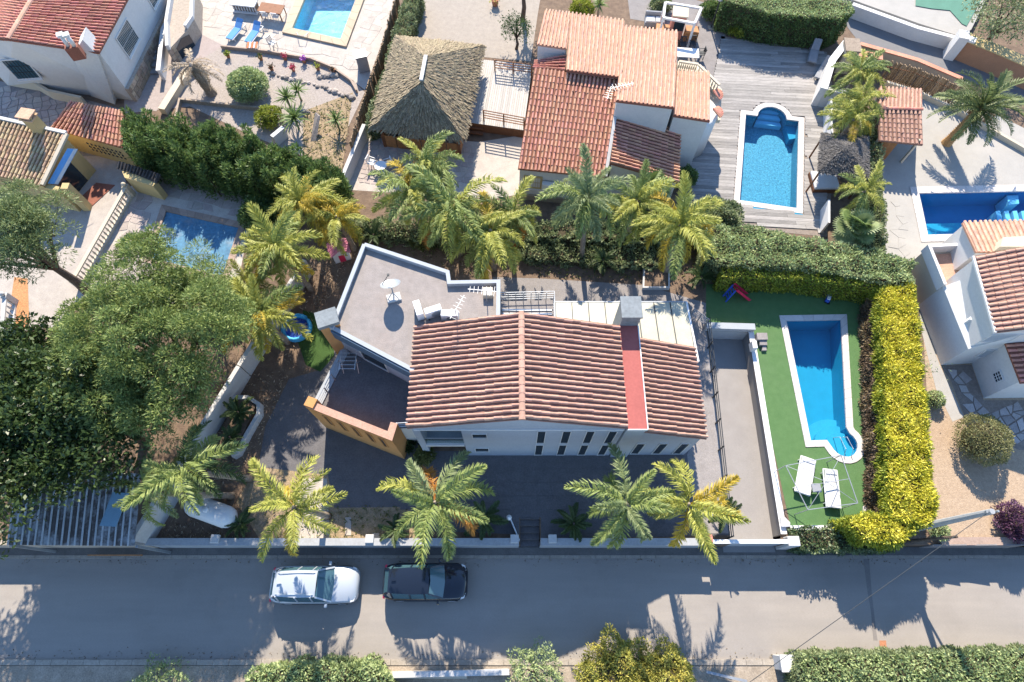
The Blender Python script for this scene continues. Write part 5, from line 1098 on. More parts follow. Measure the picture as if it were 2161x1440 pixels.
sheet('planting_bed', [(735, 395), (1040, 415), (1450, 430), (1500, 480), (1500, 620), (1370, 605), (1140, 590), (1050, 600), (950, 580), (770, 515), (690, 640), (640, 640)], .006, soil)
sheet('upper_street', [(1795, 5), (1800, 22), (1905, 56), (2035, 100), (2260, 180), (2260, 260), (2030, 165), (1930, 124), (1815, 92), (1790, 60), (1770, 20), (1770, -20)], .012, asphalt2)
sheet('white_patio', [(1862, 310), (1948, 190), (2080, 230), (2260, 320), (2260, 404), (2200, 560), (1900, 560), (1865, 540)], .010, stone_wh, [H['r']])
flags(bpy.data.objects['white_patio'], [(1868, 420), (1908, 420), (1935, 520), (1935, 548), (1868, 535)], .026, .6, stone_wh, .1, 80, .008)
sheet('gravel_yard', [(1940, 560), (2000, 560), (2260, 700), (2260, 1142), (1980, 1146), (1960, 900)], .008, gravel)
sheet('side_walk', [(1928, 545), (1958, 545), (1938, 650), (1985, 775), (2035, 880), (2010, 890), (1975, 820), (1945, 700)], .014, stone_wh)
cz_ = sheet('crazy_paving', [(1985, 772), (2050, 770), (2076, 845), (2260, 845), (2260, 945), (2150, 950), (2040, 890), (2005, 800)], .016, stone_gap)
flags(cz_, [(1985, 772), (2050, 770), (2076, 845), (2200, 845), (2200, 945), (2150, 950), (2040, 890), (2005, 800)], .045, .5, flag_gy, .4, 200, .04, irr=.34)
# grey plank deck and its pool
dk = sheet('deck_base', [(1440, 470), (1420, 300), (1500, 190), (1522, 76), (1745, 110), (1770, 260), (1745, 500)], .010, stone_gap, [H['u']])
dq = [g(1420, 76, .06), g(1775, 76, .06), g(1775, 500, .06), g(1420, 500, .06)]; yT, yBt = dq[0].y, dq[2].y
dA, dB, dC, dD = V(12, yT, .06), V(29, yT-1.2, .06), V(29, yBt-1.2, .06), V(12, yBt, .06)
clipd = [(p.x, p.y) for p in gs([(1440, 455), (1420, 300), (1500, 190), (1522, 76), (1745, 112), (1762, 260), (1740, 490)], .06)]
planks(dk, dA, dB, dC, dD, 66, deck_m, 2, holes=[[(p.x, p.y) for p in H['u']]], clip=clipd)
# whitewashed raised deck by the palapa
dz_ = .75; rd = thing('raised_deck', 'whitewashed timber deck between the thatched hut and the salmon house', 'deck', g(1060, 200)); RD = gs([(1012, 125), (1124, 138), (1105, 275), (985, 258)], dz_)
ob('skirt', MB().prism(flat(RD), 0, dz_-.04), wood_br, rd); planks(rd, RD[0], RD[3], RD[2], RD[1], 26, deck_w, 1)
railing('railing', 'brown timber railing on the far side of the whitewashed deck', g(1044, 130, 1.6), g(1122, 140, 1.6), dz_, 1.0, 3, 4, wood_br, .09, .05)
railing('railing', 'brown timber railing on the near side of the whitewashed deck', g(1020, 236, 1.6), g(1106, 252, 1.6), dz_, 1.0, 3, 4, wood_br, .09, .05)
st = thing('timber_steps', 'short brown timber steps beside the thatched hut', 'steps', g(1000, 270))
for k in range(3): ob('tread', MB().prism(gs([(984, 255+7*k), (1020, 259+7*k), (1019, 265+7*k), (983, 261+7*k)], .5), .55-.18*k, .62-.18*k), wood_br, st)
# ---------------------------------------------------------------- thatched roofs
def thatched(parent, slopes, m, dens=110, L=.55, W=.07, name='thatch'):
    core = MB(); Q = []
    for q in slopes:
        core.poly([p-V(0, 0, .06) for p in q])
        a, b, c_, d = (q if len(q) == 4 else [q[0], q[0], q[1], q[2]])
        n = ((c_-a).cross(d-a)).normalized() if len(q) == 3 else ((b-a)+(c_-d)).cross(d-a).normalized(); n = n if n.z > 0 else -n
        area = ((b-a).length+(c_-d).length)/2*((d-a).length+(c_-b).length)/2; N = int(area*dens*1.3)
        wt = ((b-a).length, (c_-d).length); v = nr.uniform(0, 1, N*2); keep = nr.uniform(0, max(wt), N*2) < wt[0]+(wt[1]-wt[0])*v; v = v[keep][:N]; u = nr.uniform(0, 1, len(v))
        A_, B_, C_, D_ = [np.array(x) for x in (a, b, c_, d)]
        p = (A_*(1-u)[:, None]+B_*u[:, None])*(1-v)[:, None]+(D_*(1-u)[:, None]+C_*u[:, None])*v[:, None]
        t = unit((D_*(1-u)[:, None]+C_*u[:, None])-(A_*(1-u)[:, None]+B_*u[:, None])+nr.normal(0, .25, p.shape)); nn = np.array(n); s = unit(np.cross(t, nn)+nr.normal(0, .12, p.shape))
        l = L*nr.uniform(.6, 1.2, (len(p), 1)); lift = nn*nr.uniform(.0, .07, (len(p), 1)); w_ = W*nr.uniform(.6, 1.3, (len(p), 1))
        q4_ = np.empty((len(p), 4, 3)); q4_[:, 0] = p-s*w_/2; q4_[:, 1] = p+s*w_/2; q4_[:, 2] = p+t*l+s*w_/2+lift; q4_[:, 3] = p+t*l-s*w_/2+lift; Q.append(q4_.reshape(-1, 3))
    ob('roof_core', core, m, parent); o = link(name, npmesh(name, np.concatenate(Q), 4, m), parent); tag(o, kind='stuff')
ph = thing('thatched_hut', 'big hut with brown palm thatch roof and timber base', 'hut', g(900, 200)); ez = 2.3
h0, h1, h2, h3 = gs([(838, 78), (1017, 98), (972, 288), (788, 266)], ez); t0, t1 = g(899, 120, 4.6), g(889, 172, 4.6)
thatched(ph, [[t0, h1, h0], [t1, t0, h0, h3], [t0, t1, h2, h1], [t1, h3, h2]], thatch)
ob('ridge_board', MB().bar(t0+V(0, 0, .1), t1+V(0, 0, .1), .22, .1), white_fab, ph)
hb_ = [seg(p, (h0+h1+h2+h3)/4, .1) for p in (h0, h1, h2, h3)]
for i in range(4):
    ob('post', MB().box(Vector((hb_[i].x, hb_[i].y, 0)), .2, .2, 2.35), wood_br, ph)
    a, b = flat([hb_[i], hb_[(i+1) % 4]])
    for k in range(6): ob('panel', MB().prism([seg(a, b, k/6+.005), seg(a, b, (k+.96)/6), seg(a, b, (k+.96)/6)+perp(b-a)*.05, seg(a, b, k/6+.005)+perp(b-a)*.05], 0, 1.1), wood_or, ph)
gz = thing('thatched_gazebo', 'small gazebo with dark grey thatch over a white daybed by the plank deck', 'gazebo', g(1780, 340)); ez = 2.2
k0, k1, k2, k3 = gs([(1736, 283), (1831, 290), (1831, 376), (1729, 362)], ez); kt = g(1786, 310, 3.1)
thatched(gz, [[kt, k1, k0], [kt, k2, k1], [kt, k3, k2], [kt, k0, k3]], thatch_d, 420, .2, .045)
kb = [seg(p, (k0+k1+k2+k3)/4, .06) for p in (k0, k1, k2, k3)]
for p in kb: ob('post', MB().tube([Vector((p.x, p.y, 0)), Vector((p.x, p.y, 2.2))], .06, 7), wood_br, gz)
ob('beam', MB().bar(kb[3]-V(0, 0, .1), kb[2]-V(0, 0, .1), .08).bar(kb[3]-V(0, 0, .12), kb[0]-V(0, 0, .12), .08), wood_br, gz)
db = thing('daybed', 'white cushioned daybed under the dark thatched gazebo', 'bed', g(1785, 370)); cd = seg(kb[3], kb[2], .45)+V(0, .9, 0); cd.z = 0
ob('base', MB().box(cd, 1.7, 1.5, .32), wood_br, db); ob('mattress', MB().box(cd+V(0, 0, .324), 1.66, 1.46, .2), white_fab, db, bevel=.05)
# ---------------------------------------------------------------- fences and walls of the neighbours
def reed_fence(label, pts, h, z0=0, name='reed_fence', m=reed, maxn=120):
    P = flat(gs(pts, h)); root = thing(name, label, 'fence', (P[0].x, P[0].y, z0)); k = 0; mb = MB()
    for a, b in zip(P[:-1], P[1:]):
        n = int((b-a).length/.14)
        for i in range(n):
            p = seg(a, b, (i+.5)/n)+V(rnd.uniform(-.03, .03), rnd.uniform(-.03, .03), z0); q = MB().bar(p, p+V(rnd.uniform(-.04, .04), 0, h*rnd.uniform(.92, 1.04)), .12, .07)
            if k < maxn: ob('reed_bundle', q, m, root)
            else: mb.add(q.v, q.f)
            k += 1
        ob('rail', MB().bar(a+V(0, 0, z0+h*.7), b+V(0, 0, z0+h*.7), .05), wood_br, root)
    if mb.v: tag(ob('reed_bundles', mb, m, root), kind='stuff')
reed_fence('brown reed fence running down beside the thatched hut', [(838, -20), (800, 110), (765, 210), (738, 300)], 1.7)
wall('garden_wall', 'white wall piece at the foot of the reed fence beside the hut', 'wall', [(768, 262), (722, 372)], 0, 1.1, .25, white_w, None)
reed_fence('dry reed fence along the upper street wall', [(1880, 130), (1935, 142), (2030, 182), (2110, 235)], 1.5)
wall('street_wall', 'low wall with terracotta coping beside the upper street', 'wall', [(1815, 94), (1880, 112), (1936, 128), (2030, 168)], 0, 1.0, .25, cream, tile_red, .09)
wall('patio_kerb', 'thin pale kerb between the white patio and the reed fence', 'wall', [(1872, 172), (1945, 195), (2030, 235), (2161, 310), (2230, 350)], 0, .35, .2, cream)
wall('street_wall', 'white curving wall of the plot across the upper street', 'wall', [(1800, 8), (1905, 46), (1938, 58), (2030, 82)], 0, 1.0, .35, white)
wall('street_wall', 'orange brown wall across the upper street, top right', 'wall', [(2036, 78), (2110, 108), (2240, 165)], 0, 1.5, .9, orange_w, ochre, .08)
pc_ = g(2030, 80, 1.6); one('wall_pillar', 'white pillar joining the white and orange street walls', 'pillar', MB().box((pc_.x, pc_.y, 0), .7, .9, 1.9, -.3), white)
one('house_number_box', 'small white meter box on the orange wall', 'box', MB().ext(gs([(2044, 74), (2062, 80), (2058, 90), (2040, 85)], 1.75), (0, 0, -.12)), white_p)
sheet('sports_turf', [(1935, -60), (1932, 12), (1965, 18), (2005, 22), (2030, 50), (2040, 55), (2105, -60)], .5, turf_u := mat('green_court', (.09, .21, .155), .9, .06, 1.5))
ob('white_terrace', MB().prism(flat(gs([(1800, 0), (1940, 50), (2030, 78), (2050, 62), (2110, -60), (1780, -60)], .45)), 0, .45), stone_wh); tag(bpy.data.objects['white_terrace'], kind='structure')
# white walls and pillar beside the plank deck
wall('garden_wall', 'white L shaped wall beside the grey loungers on the plank deck', 'wall', [(1738, 188), (1756, 128), (1790, 84)], 0, 1.6, .4, white, white_p)
wall('garden_wall', 'white stub wall in front of the stone pillar', 'wall', [(1738, 186), (1790, 196)], 0, 1.5, .35, white, None)
pc_ = g(1800, 95, 2.0); spl = thing('stone_pillar', 'pale stone pillar at the corner of the upper street', 'pillar', (pc_.x, pc_.y, 0)); ob('shaft', MB().box((pc_.x, pc_.y, 0), .95, 1.2, 1.9, -.1), cream, spl); ob('cap', MB().box((pc_.x, pc_.y, 1.903), 1.1, 1.35, .12, -.1), stonewall, spl)
for lb_, a_, b_ in (('tall white screen panel between deck and palms', (1755, 206), (1756, 285)), ('white framed screen beside the lower palms on the deck', (1750, 422), (1750, 470))):
    wall('screen_panel', lb_, 'screen', [a_, b_], 0, 1.2, .12, white_p)
wall('wall_coping', 'terracotta capped wall stub among the small palms', 'wall', [(1800, 112), (1862, 122)], 0, 1.2, .5, cream, tile_red, .08)
wall('terrace_edge', 'curved dark stone edge of the upper pool terrace', 'edging', [(465, 96), (560, 106), (655, 122), (700, 140), (740, 168), (752, 190)], 0, .3, .12, stonewall)
wall('terrace_edge', 'dark edging of the small terrace below the dead palm', 'edging', [(370, 245), (378, 208), (470, 218), (545, 226)], 0, .35, .14, stonewall)
wall('garden_wall', 'short white wall stub by the yucca', 'wall', [(573, 288), (597, 268)], 0, .9, .3, white)
wall('garden_wall', 'pale sloping wall along the pink path', 'wall', [(340, 230), (390, 150), (404, 140)], 0, .5, .5, cream)
wall('lower_wall', 'stone wall with gate bars in front of the carport beside the road', 'wall', [V(-40, 3.42, 0), V(g(300, 1145, .5).x, 3.42, 0)], -1.3, .25, .25, mortar, None)
one('gate_rail', 'rusty orange gate rail low beside the road on the left', 'gate', MB().bar(g(186, 1172, -.6), g(300, 1172, -.6), .06, .12).bar(g(196, 1172, -.9), g(296, 1172, -.9), .04, .08), wood_or)
wall('boundary_wall', 'low red capped wall beside the road at the right edge', 'wall', [V(g(1985, 1146, .1).x, 3.5, 0), V(g(2161, 1148, .1).x+8, 3.5, 0)], -1.3, .12, .3, stone_gy, terr_kerb, .06)
for k in range(3):
    a = g(2010+64*k, 1148, .4); a.y = 3.42
    one('wall_panel', ('first', 'second', 'third')[k]+' grey stepped panel of the street wall counted from the leaning pole', 'wall', MB().ext([V(a.x-.8, 3.34, -1.28), V(a.x+.78, 3.34, -1.28), V(a.x+.78, 3.34, .30+.0*k), V(a.x-.8, 3.34, .10)], (0, -.06, 0)), stone_gy)
# balustrades on the left
balustrade('balustrade', 'long pale balustrade descending beside the old covered pool', g(266, 396, .8), g(155, 592, .8), 0, .9, 24, cream, .22)
balustrade('balustrade', 'short curved white balustrade below the pine at the left edge', g(12, 626, .8), g(2, 735, .8), 0, .9, 9, white_w, .22)
# carport and gas tank
cp = thing('carport', 'carport with dirty corrugated sheet roof beside the road', 'carport', g(150, 1080)); CQ = gs([(40, 985), (298, 1000), (282, 1152), (14, 1150)], 2.3); n = 19
for i in range(n):
    a, b, c_, d = seg(CQ[0], CQ[1], i/n), seg(CQ[0], CQ[1], (i+1)/n), seg(CQ[3], CQ[2], (i+1)/n), seg(CQ[3], CQ[2], i/n); m0, m1 = (a+b)/2+V(0, 0, .07), (d+c_)/2+V(0, 0, .07)
    ob('roof_sheet', MB().add([a, m0-V(0, 0, .05), b, d-V(0, 0, .1), m1-V(0, 0, .15), c_-V(0, 0, .1)], [(0, 1, 4, 3), (1, 2, 5, 4)]), poly_roof, cp); ob('rib', MB().bar(a+V(0, 0, .02), d-V(0, 0, .08), .07, .06), rib_white, cp)
for p in CQ: ob('post', MB().box(Vector((p.x, p.y, -1.25 if p.y < 4 else 0)), .12, .12, 2.1 if p.y > 4 else 3.3), metal_gy, cp)
ob('skylight', MB().ext([p+V(0, 0, .1) for p in (seg(CQ[0], CQ[1], .82)+V(0, -1.0, 0), seg(CQ[0], CQ[1], .95)+V(0, -1.0, 0), seg(CQ[0], CQ[1], .95)+V(-.2, -2.6, 0), seg(CQ[0], CQ[1], .82)+V(-.2, -2.6, 0))], (0, 0, -.03)), sky_sheet, cp)
tk = thing('gas_tank', 'white horizontal gas tank under the palm fronds by the boundary wall', 'gas tank', g(445, 1085)); a, b = g(402, 1064, .75), g(490, 1096, .75); a.z = b.z = .78; d_ = (b-a).normalized()
ob('shell', MB().tube([a-d_*.18, a-d_*.12, a+d_*.05, a+d_*.3, b-d_*.3, b-d_*.05, b+d_*.12, b+d_*.18], [.1, .32, .48, .56, .56, .48, .32, .1], 18), tank_m, tk, True)
mid = (a+b)/2; ob('dome', MB().lathe(mid+V(0, 0, .5), [(.16, 0), (.16, .16), (.1, .22), (.02, .24)], 12), tank_m, tk, True)
for t in (.25, .75): ob('saddle', MB().box(Vector((seg(a, b, t).x, seg(a, b, t).y, 0)), .2, .8, .32, math.atan2(d_.y, d_.x)), kerb_m, tk)
ob('cap', MB().tube([b+d_*.16+V(0, 0, -.05), b+d_*.24+V(0, 0, -.05)], .07, 8), metal_gy, tk)
# ---------------------------------------------------------------- garden furniture and small things
def lounger(name, label, c, rz, fm, cm, group=None, z0=0.0, back=.55, ln=1.9, wd=.62):
    "lies along local +Y with the back raised at +Y"
    root = thing(name, label, 'sun lounger', (0, 0, 0), group)
    fr_ = MB()
    for s_ in (-1, 1): fr_.bar(V(s_*wd/2, -ln/2, .28), V(s_*wd/2, ln/2, .28), .05)
    fr_.bar(V(-wd/2, -ln/2, .28), V(wd/2, -ln/2, .28), .05).bar(V(-wd/2, ln/2, .28), V(wd/2, ln/2, .28), .05); ob('frame', fr_, fm, root)
    for x in (-1, 1):
        for y in (-1, 1): ob('leg', MB().box(V(x*wd/2, y*ln*.4, 0), .05, .05, .26), fm, root)
    ob('seat', MB().ext([V(-wd/2+.03, -ln/2, .34), V(wd/2-.03, -ln/2, .34), V(wd/2-.03, ln*.15, .36), V(-wd/2+.03, ln*.15, .36)], (0, 0, -.06)), cm, root)
    ob('backrest', MB().ext([V(-wd/2+.03, ln*.16, .36), V(wd/2-.03, ln*.16, .36), V(wd/2-.03, ln/2-.05, .36+back), V(-wd/2+.03, ln/2-.05, .36+back)], (0, 0, -.06)), cm, root)
    ob('pillow', MB().ext([V(-wd/2+.08, ln*.36, .40+back*.55), V(wd/2-.08, ln*.36, .40+back*.55), V(wd/2-.08, ln/2-.07, .40+back), V(-wd/2+.08, ln/2-.07, .40+back)], (0, 0, -.05)), cm, root)
    root.location = Vector((c.x, c.y, z0)); root.rotation_euler = (0, 0, rz); WM[root.name] = root.matrix_basis.copy(); return root
lounger('sun_lounger', 'blue sun lounger by the top pool, left of the pair', g(497, 64, .4), -.38, white_p, blue_fab, 'blue loungers', .05, .35)
lounger('sun_lounger', 'blue sun lounger by the top pool, right of the pair', g(535, 70, .4), -.32, white_p, blue_fab, 'blue loungers', .05, .35)
lounger('sun_lounger', 'white lounger on the turf, left inside the metal frame', g(1701, 1003, .4), -.36, white_p, white_fab, 'white loungers', .02, .06, 2.0, .78)
lounger('sun_lounger', 'white lounger on the turf, right inside the metal frame', g(1757, 1030, .4), -.12, white_p, white_fab, 'white loungers', .02, .06, 2.0, .74)
lounger('sun_lounger', 'grey lounger on the plank deck nearest the hedge', g(1718, 112, .4), -.35, metal_gy, grey_fab, 'grey loungers', .07, .5)
lounger('sun_lounger', 'grey lounger on the plank deck against the white wall', g(1738, 148, .4), -.55, metal_gy, grey_fab, 'grey loungers', .07, .5)
tb = thing('side_table', 'small dark side table between the two white loungers', 'table', g(1723, 1032)); c = g(1723, 1030, .4); c.z = .013; ob('top', MB().box(c+V(0, 0, .37), .46, .46, .05), grey_fab, tb, bevel=.01)
for x in (-.18, .18):
    for y in (-.18, .18): ob('leg', MB().box(c+V(x, y, 0), .05, .05, .368), metal_dk, tb)
mf = thing('gazebo_frame', 'bare grey metal gazebo frame standing over the white loungers', 'frame', g(1720, 1040)); fz = 1.6
F4 = gs([(1658, 983), (1775, 961), (1810, 1062), (1705, 1076)], fz); zt = [1.6]*4
for p in F4: ob('post', MB().tube([Vector((p.x, p.y, .01)), p], .022, 6), metal_gy, mf)
for i in range(4): ob('beam', MB().bar(F4[i], F4[(i+1) % 4], .035), metal_gy, mf)
ob('beam', MB().bar(seg(F4[0], F4[3], .5), seg(F4[1], F4[2], .5), .025), metal_gy, mf); pk_ = sum(F4, V(0, 0, 0))/4+V(0, 0, .35)
for p in F4: ob('rafter', MB().bar(p, pk_, .022), metal_gy, mf)
ch_ = thing('striped_chair', 'orange striped folding chair beside the blue loungers', 'chair', g(533, 96)); c = g(533, 96, .4); c.z = .05
for k in range(5): ob('slat', MB().ext([c+V(-.4+.16*k, -.3, .38), c+V(-.27+.16*k, -.3, .38), c+V(-.27+.16*k, .3, .42), c+V(-.4+.16*k, .3, .42)], (0, 0, -.03)), orange_fab if k % 2 == 0 else white_fab, ch_)
ob('frame', MB().bar(c+V(-.4, -.3, .02), c+V(-.4, .3, .4), .03).bar(c+V(.4, -.3, .02), c+V(.4, .3, .4), .03).bar(c+V(-.4, .3, .02), c+V(-.4, -.3, .36), .03).bar(c+V(.4, .3, .02), c+V(.4, -.3, .36), .03), metal_gy, ch_)
def chair(label, px, py, rz, m, z0=.03, group=None, h=.85):
    c = g(px, py, .5); root = thing('garden_chair', label, 'chair', (0, 0, 0), group)
    ob('seat', MB().box(V(0, 0, .42), .46, .46, .04), m, root); bk = MB()
    for k in range(5): bk.bar(V(-.2+.1*k, .22, .46), V(-.2+.1*k, .27, h), .035)
    bk.bar(V(-.24, .275, h), V(.24, .275, h), .05); ob('backrest', bk, m, root)
    for x in (-.2, .2):
        for y in (-.2, .2): ob('leg', MB().bar(V(x, y, 0), V(x, y, .418), .035), m, root)
    for x in (-.24, .24): ob('armrest', MB().bar(V(x, -.2, .64), V(x, .24, .66), .04), m, root)
    root.location = (c.x, c.y, z0); root.rotation_euler = (0, 0, rz); WM[root.name] = root.matrix_basis.copy(); return root
chair('white plastic armchair at the shaded edge of the old pool terrace', 428, 378, 2.6, white_p)
chair('white iron chair at the small terrace table, left one', 784, 342, 1.2, white_p, group='iron chairs'); chair('white iron chair at the small terrace table, right one', 818, 345, -1.2, white_p, group='iron chairs')
def table(name, label, px, py, w_, d_, rz, m, h=.74, round_=False, z0=.035):
    c = g(px, py, h); c.z = z0; root = thing(name, label, 'table', c)
    if round_: ob('top', MB().lathe(c+V(0, 0, h-.04), [(w_/2, 0), (w_/2, .04)], 18), m, root); ob('leg', MB().lathe(c, [(.22, 0), (.05, .06), (.04, h-.041)], 8), m, root)
    else:
        ob('top', MB().box(c+V(0, 0, h-.05), w_, d_, .05, rz), m, root)
        for x in (-1, 1):
            for y in (-1, 1): ob('leg', MB().box(c+V(x*w_*.44*math.cos(rz)-y*d_*.42*math.sin(rz), x*w_*.44*math.sin(rz)+y*d_*.42*math.cos(rz), 0), .06, .06, h-.052, rz), m, root)
    return root
table('iron_table', 'round white iron table on the shaded flagstones below the hut', 803, 350, .8, .8, 0, white_p, round_=True)
table('dining_table', 'white dining table behind the salmon roofed house', 1452, 112, 1.6, .95, -.1, white_p)
for px, py, rz, lb in ((1442, 92, 0, 'dark chair behind the white dining table, left one'), (1462, 90, 0, 'dark chair behind the white dining table, right one'), (1480, 112, -1.5, 'dark chair at the right end of the white dining table')): chair(lb, px, py, rz, metal_dk, group='dining chairs')
table('long_table', 'wooden table on the upper pool terrace at the top edge', 572, 18, 1.9, 1.0, -.2, wood_br)
for px, py, lb in ((560, 30, 'white chair at the top edge table, left one'), (582, 33, 'white chair at the top edge table, right one')): chair(lb, px, py, 3.0, white_p, group='top terrace chairs')
chair('grey folding chair beside the top pool corner', 574, 90, 1.0, metal_gy)
pl = thing('balustrade_planter', 'white square planter with spindle sides near the top table', 'planter', g(518, 18)); c = g(518, 12, .4); c.z = .05; ob('rim', MB().box(c+V(0, 0, .62), 2.0, 1.0, .1, -.15), white_p, pl); ob('base', MB().box(c, 2.0, 1.0, .12, -.15), white_p, pl); me = baluster_mesh(.5, white_p)
for i in range(9):
    o = bpy.data.objects.new('baluster', me); col.objects.link(o); par(o, pl); o.location = c+V(-.9+.22*i, -.42+.2-.034*i, .12)
ob('soil', MB().box(c+V(0, 0, .121), 1.8, .7, .5, -.15), soil, pl)
bq = thing('barbecue_shelter', 'white framed barbecue shelter with brick hearth at the top', 'barbecue', g(1435, 45)); B4 = gs([(1404, 6), (1480, 18), (1466, 66), (1398, 52)], 1.9); B4f = gs([(1404, 6), (1480, 18), (1466, 50), (1400, 38)], 2.0)
for p in B4f: ob('post', MB().box(Vector((p.x, p.y, 0)), .14, .14, 2.0), white_p, bq)
for i in range(4): ob('beam', MB().bar(B4f[i], B4f[(i+1) % 4], .16, .14), white_p, bq)
c = sum(B4f, V(0, 0, 0))/4; ob('hearth', MB().box((c.x, c.y+.2, 0), 1.0, 1.0, 1.9, -.15), tile_red, bq); ob('hearth_mouth', MB().box((c.x, c.y-.33, .8), .75, .1, .7, -.15), pane_m, bq); ob('counter', MB().box((c.x-1.1, c.y-.1, 0), 1.0, .7, .9, -.15).box((c.x+1.1, c.y-.3, 0), 1.0, .7, .9, -.15), wood_or, bq); ob('hood', MB().box((c.x, c.y+.2, 1.903), 1.15, 1.15, .1, -.15), cream, bq)
sf = thing('outdoor_sofa', 'grey outdoor sofa beside the barbecue shelter', 'sofa', g(1382, 45)); c = g(1382, 42, .4); c.z = .02; ob('base', MB().box(c, 1.5, .8, .38, -.1), grey_fab, sf, bevel=.03); ob('backrest', MB().box(c+V(.04, .42, 0), 1.5, .18, .78, -.1), grey_fab, sf, bevel=.03); ob('cushion', MB().box(c+V(-.35, -.05, .383), .66, .62, .14, -.1).box(c+V(.36, -.1, .383), .66, .62, .14, -.1), white_fab, sf, bevel=.03)
lp = thing('garden_lamp', 'dark garden lamp post beside the top hedge', 'lamp', g(1500, 60)); c = g(1500, 60); ob('post', MB().tube([c, c+V(0, 0, 2.3)], .06, 8), metal_dk, lp); ob('head', MB().lathe(c+V(0, 0, 2.3), [(.08, 0), (.2, .06), (.2, .3), (.06, .42)], 10), metal_lt, lp, True); ob('base', MB().box(c, .4, .4, .1), kerb_m, lp)
pm = g(765, 132, .6); one('stone_heater', 'tall grey outdoor heater cabinet at the terrace corner by the reed fence', 'cabinet', MB().box((pm.x, pm.y, .02), .8, .75, 1.3, .3).box((pm.x, pm.y, 1.322), .9, .85, .06, .3), metal_gy, None)
# slide, toy, playhouse, paddling ring
sl_ = thing('slide', 'red and blue childrens slide on the shaded turf', 'slide', g(1552, 625)); a, b, d = g(1550, 608, .9), g(1577, 629, .1), g(1528, 630, .1); a.z = .95
ob('chute', MB().ext([a+V(-.1, .2, 0), a+V(.1, -.2, 0), b+V(.12, -.2, 0), b+V(-.1, .22, 0)], (0, 0, -.06)).bar(a+V(-.02, .24, .08), b+V(.0, .24, .08), .05, .16).bar(a+V(.08, -.22, .08), b+V(.1, -.22, .08), .05, .16), red_pl, sl_)
ob('ladder', MB().bar(a+V(-.05, .2, 0), d+V(0, .2, -.08), .08).bar(a+V(.05, -.2, 0), d+V(.1, -.2, -.08), .08), blue_pl, sl_)
for k in range(4): ob('rung', MB().bar(seg(a, d, .2+.2*k)+V(-.02, .2, 0), seg(a, d, .2+.2*k)+V(.06, -.2, 0), .06), blue_pl, sl_)
ty = thing('ride_on_toy', 'small dark blue ride-on toy against the shaded hedge', 'toy', g(1745, 632)); c = g(1745, 632); ob('body', MB().box(c+V(0, 0, .12), .25, .7, .2, -.5), blue_pl, ty, bevel=.04); ob('seat', MB().box(c+V(-.05, -.1, .323), .2, .28, .08, -.5), white_p, ty, bevel=.02); ob('handle', MB().bar(c+V(.05, .2, .3), c+V(.08, .24, .58), .04).bar(c+V(-.1, .2, .58), c+V(.26, .3, .58), .04), white_p, ty)
for dx, dy in ((.1, .28), (-.16, -.2), (-.02, -.28)): ob('wheel', MB().tube([c+V(dx-.04, dy, .12), c+V(dx+.04, dy, .12)], .12, 10), black_pl, ty)
ph_ = thing('playhouse', 'pink childrens playhouse with tiled roof beside the flat roofed wing', 'playhouse', g(722, 535)); c = g(722, 540); R_ = lambda x, y, z: c+V(x*math.cos(.35)-y*math.sin(.35), x*math.sin(.35)+y*math.cos(.35), z)
ob('wall', MB().ext([R_(-.5, -.45, 0), R_(.5, -.45, 0), R_(.5, -.45, .9), R_(0, -.45, 1.25), R_(-.5, -.45, .9)], R_(0, .9, 0)-c), white_p, ph_)
for s_ in (-1, 1):
    q = [R_(0, .55, 1.32), R_(0, -.55, 1.32), R_(s_*.62, -.55, .86), R_(s_*.62, .55, .86)]; r_ = ob('roof', MB().ext(q, (0, 0, -.05)), pink_pl, ph_); tiled(r_, q[0], q[1], q[2], q[3], .14, .2, pink_pl, 30, .04)
ob('door', MB().ext([R_(-.18, -.455, 0), R_(.18, -.455, 0), R_(.18, -.455, .7), R_(-.18, -.455, .7)], R_(0, -.02, 0)-c), red_pl, ph_)
pr = thing('paddling_pool', 'blue inflatable paddling pool half hidden by the palm on the small lawn', 'paddling pool', g(630, 695)); c = g(628, 695); K = 20; mb = MB()
for zz in (.1, .27): mb.tube([c+V(math.cos(6.2832*k/K)*.8, math.sin(6.2832*k/K)*.8, zz) for k in range(K+1)], .11, 7)
ob('ring', mb, cyan_pl, pr, True); ob('floor', MB().lathe(c, [(.75, .014), (.75, .03)], 20), blue_pl, pr)
# pots with flowers
def pot(label, px, py, lm, r=.16, h=.28, plant=.24):
    c = g(px, py, 0); c.z = .014; root = thing('flower_pot', label, 'flower pot', c, 'pots on the gravel garden'); ob('pot', MB().lathe(c, [(r*.7, 0), (r, h), (r*1.1, h+.01), (r*.9, h+.02)], 10), clay, root)
    p = np.array(c)+np.array([0, 0, h+.1])+nr.normal(0, plant*.45, (60, 3))*np.array([1, 1, .6]); link('flowers', npmesh('flowers', leafquads(p, np.tile([0, 0, 1.0], (60, 1)), .16, .1, .6), 4, lm), root)
for px, py, lm, lb in ((603, 127, lf_pink, 'clay pot of red flowers at the gravel edge, top left of the group'), (620, 150, lf_pink, 'clay pot of red flowers in the middle of the gravel'), (643, 133, lf_mauve, 'clay pot of mauve flowers on the gravel'), (672, 148, lf_lime, 'clay pot of pale green leaves right of the mauve flowers'), (575, 150, lf_brown, 'clay pot with a withered plant near the round bush'), (552, 127, lf_ground, 'clay pot of dull green leaves near the striped chair'), (705, 155, lf_brown, 'clay pot with a brown plant near the terrace curve'), (483, 122, lf_lime, 'clay pot of lime leaves near the dead palm'), (1045, 12, lf_goldbush, 'large clay pot of golden leaves in the sandy yard')):
    pot(lb, px, py, lm, .16 if px < 1000 else .3, .28 if px < 1000 else .5, .24 if px < 1000 else .5)
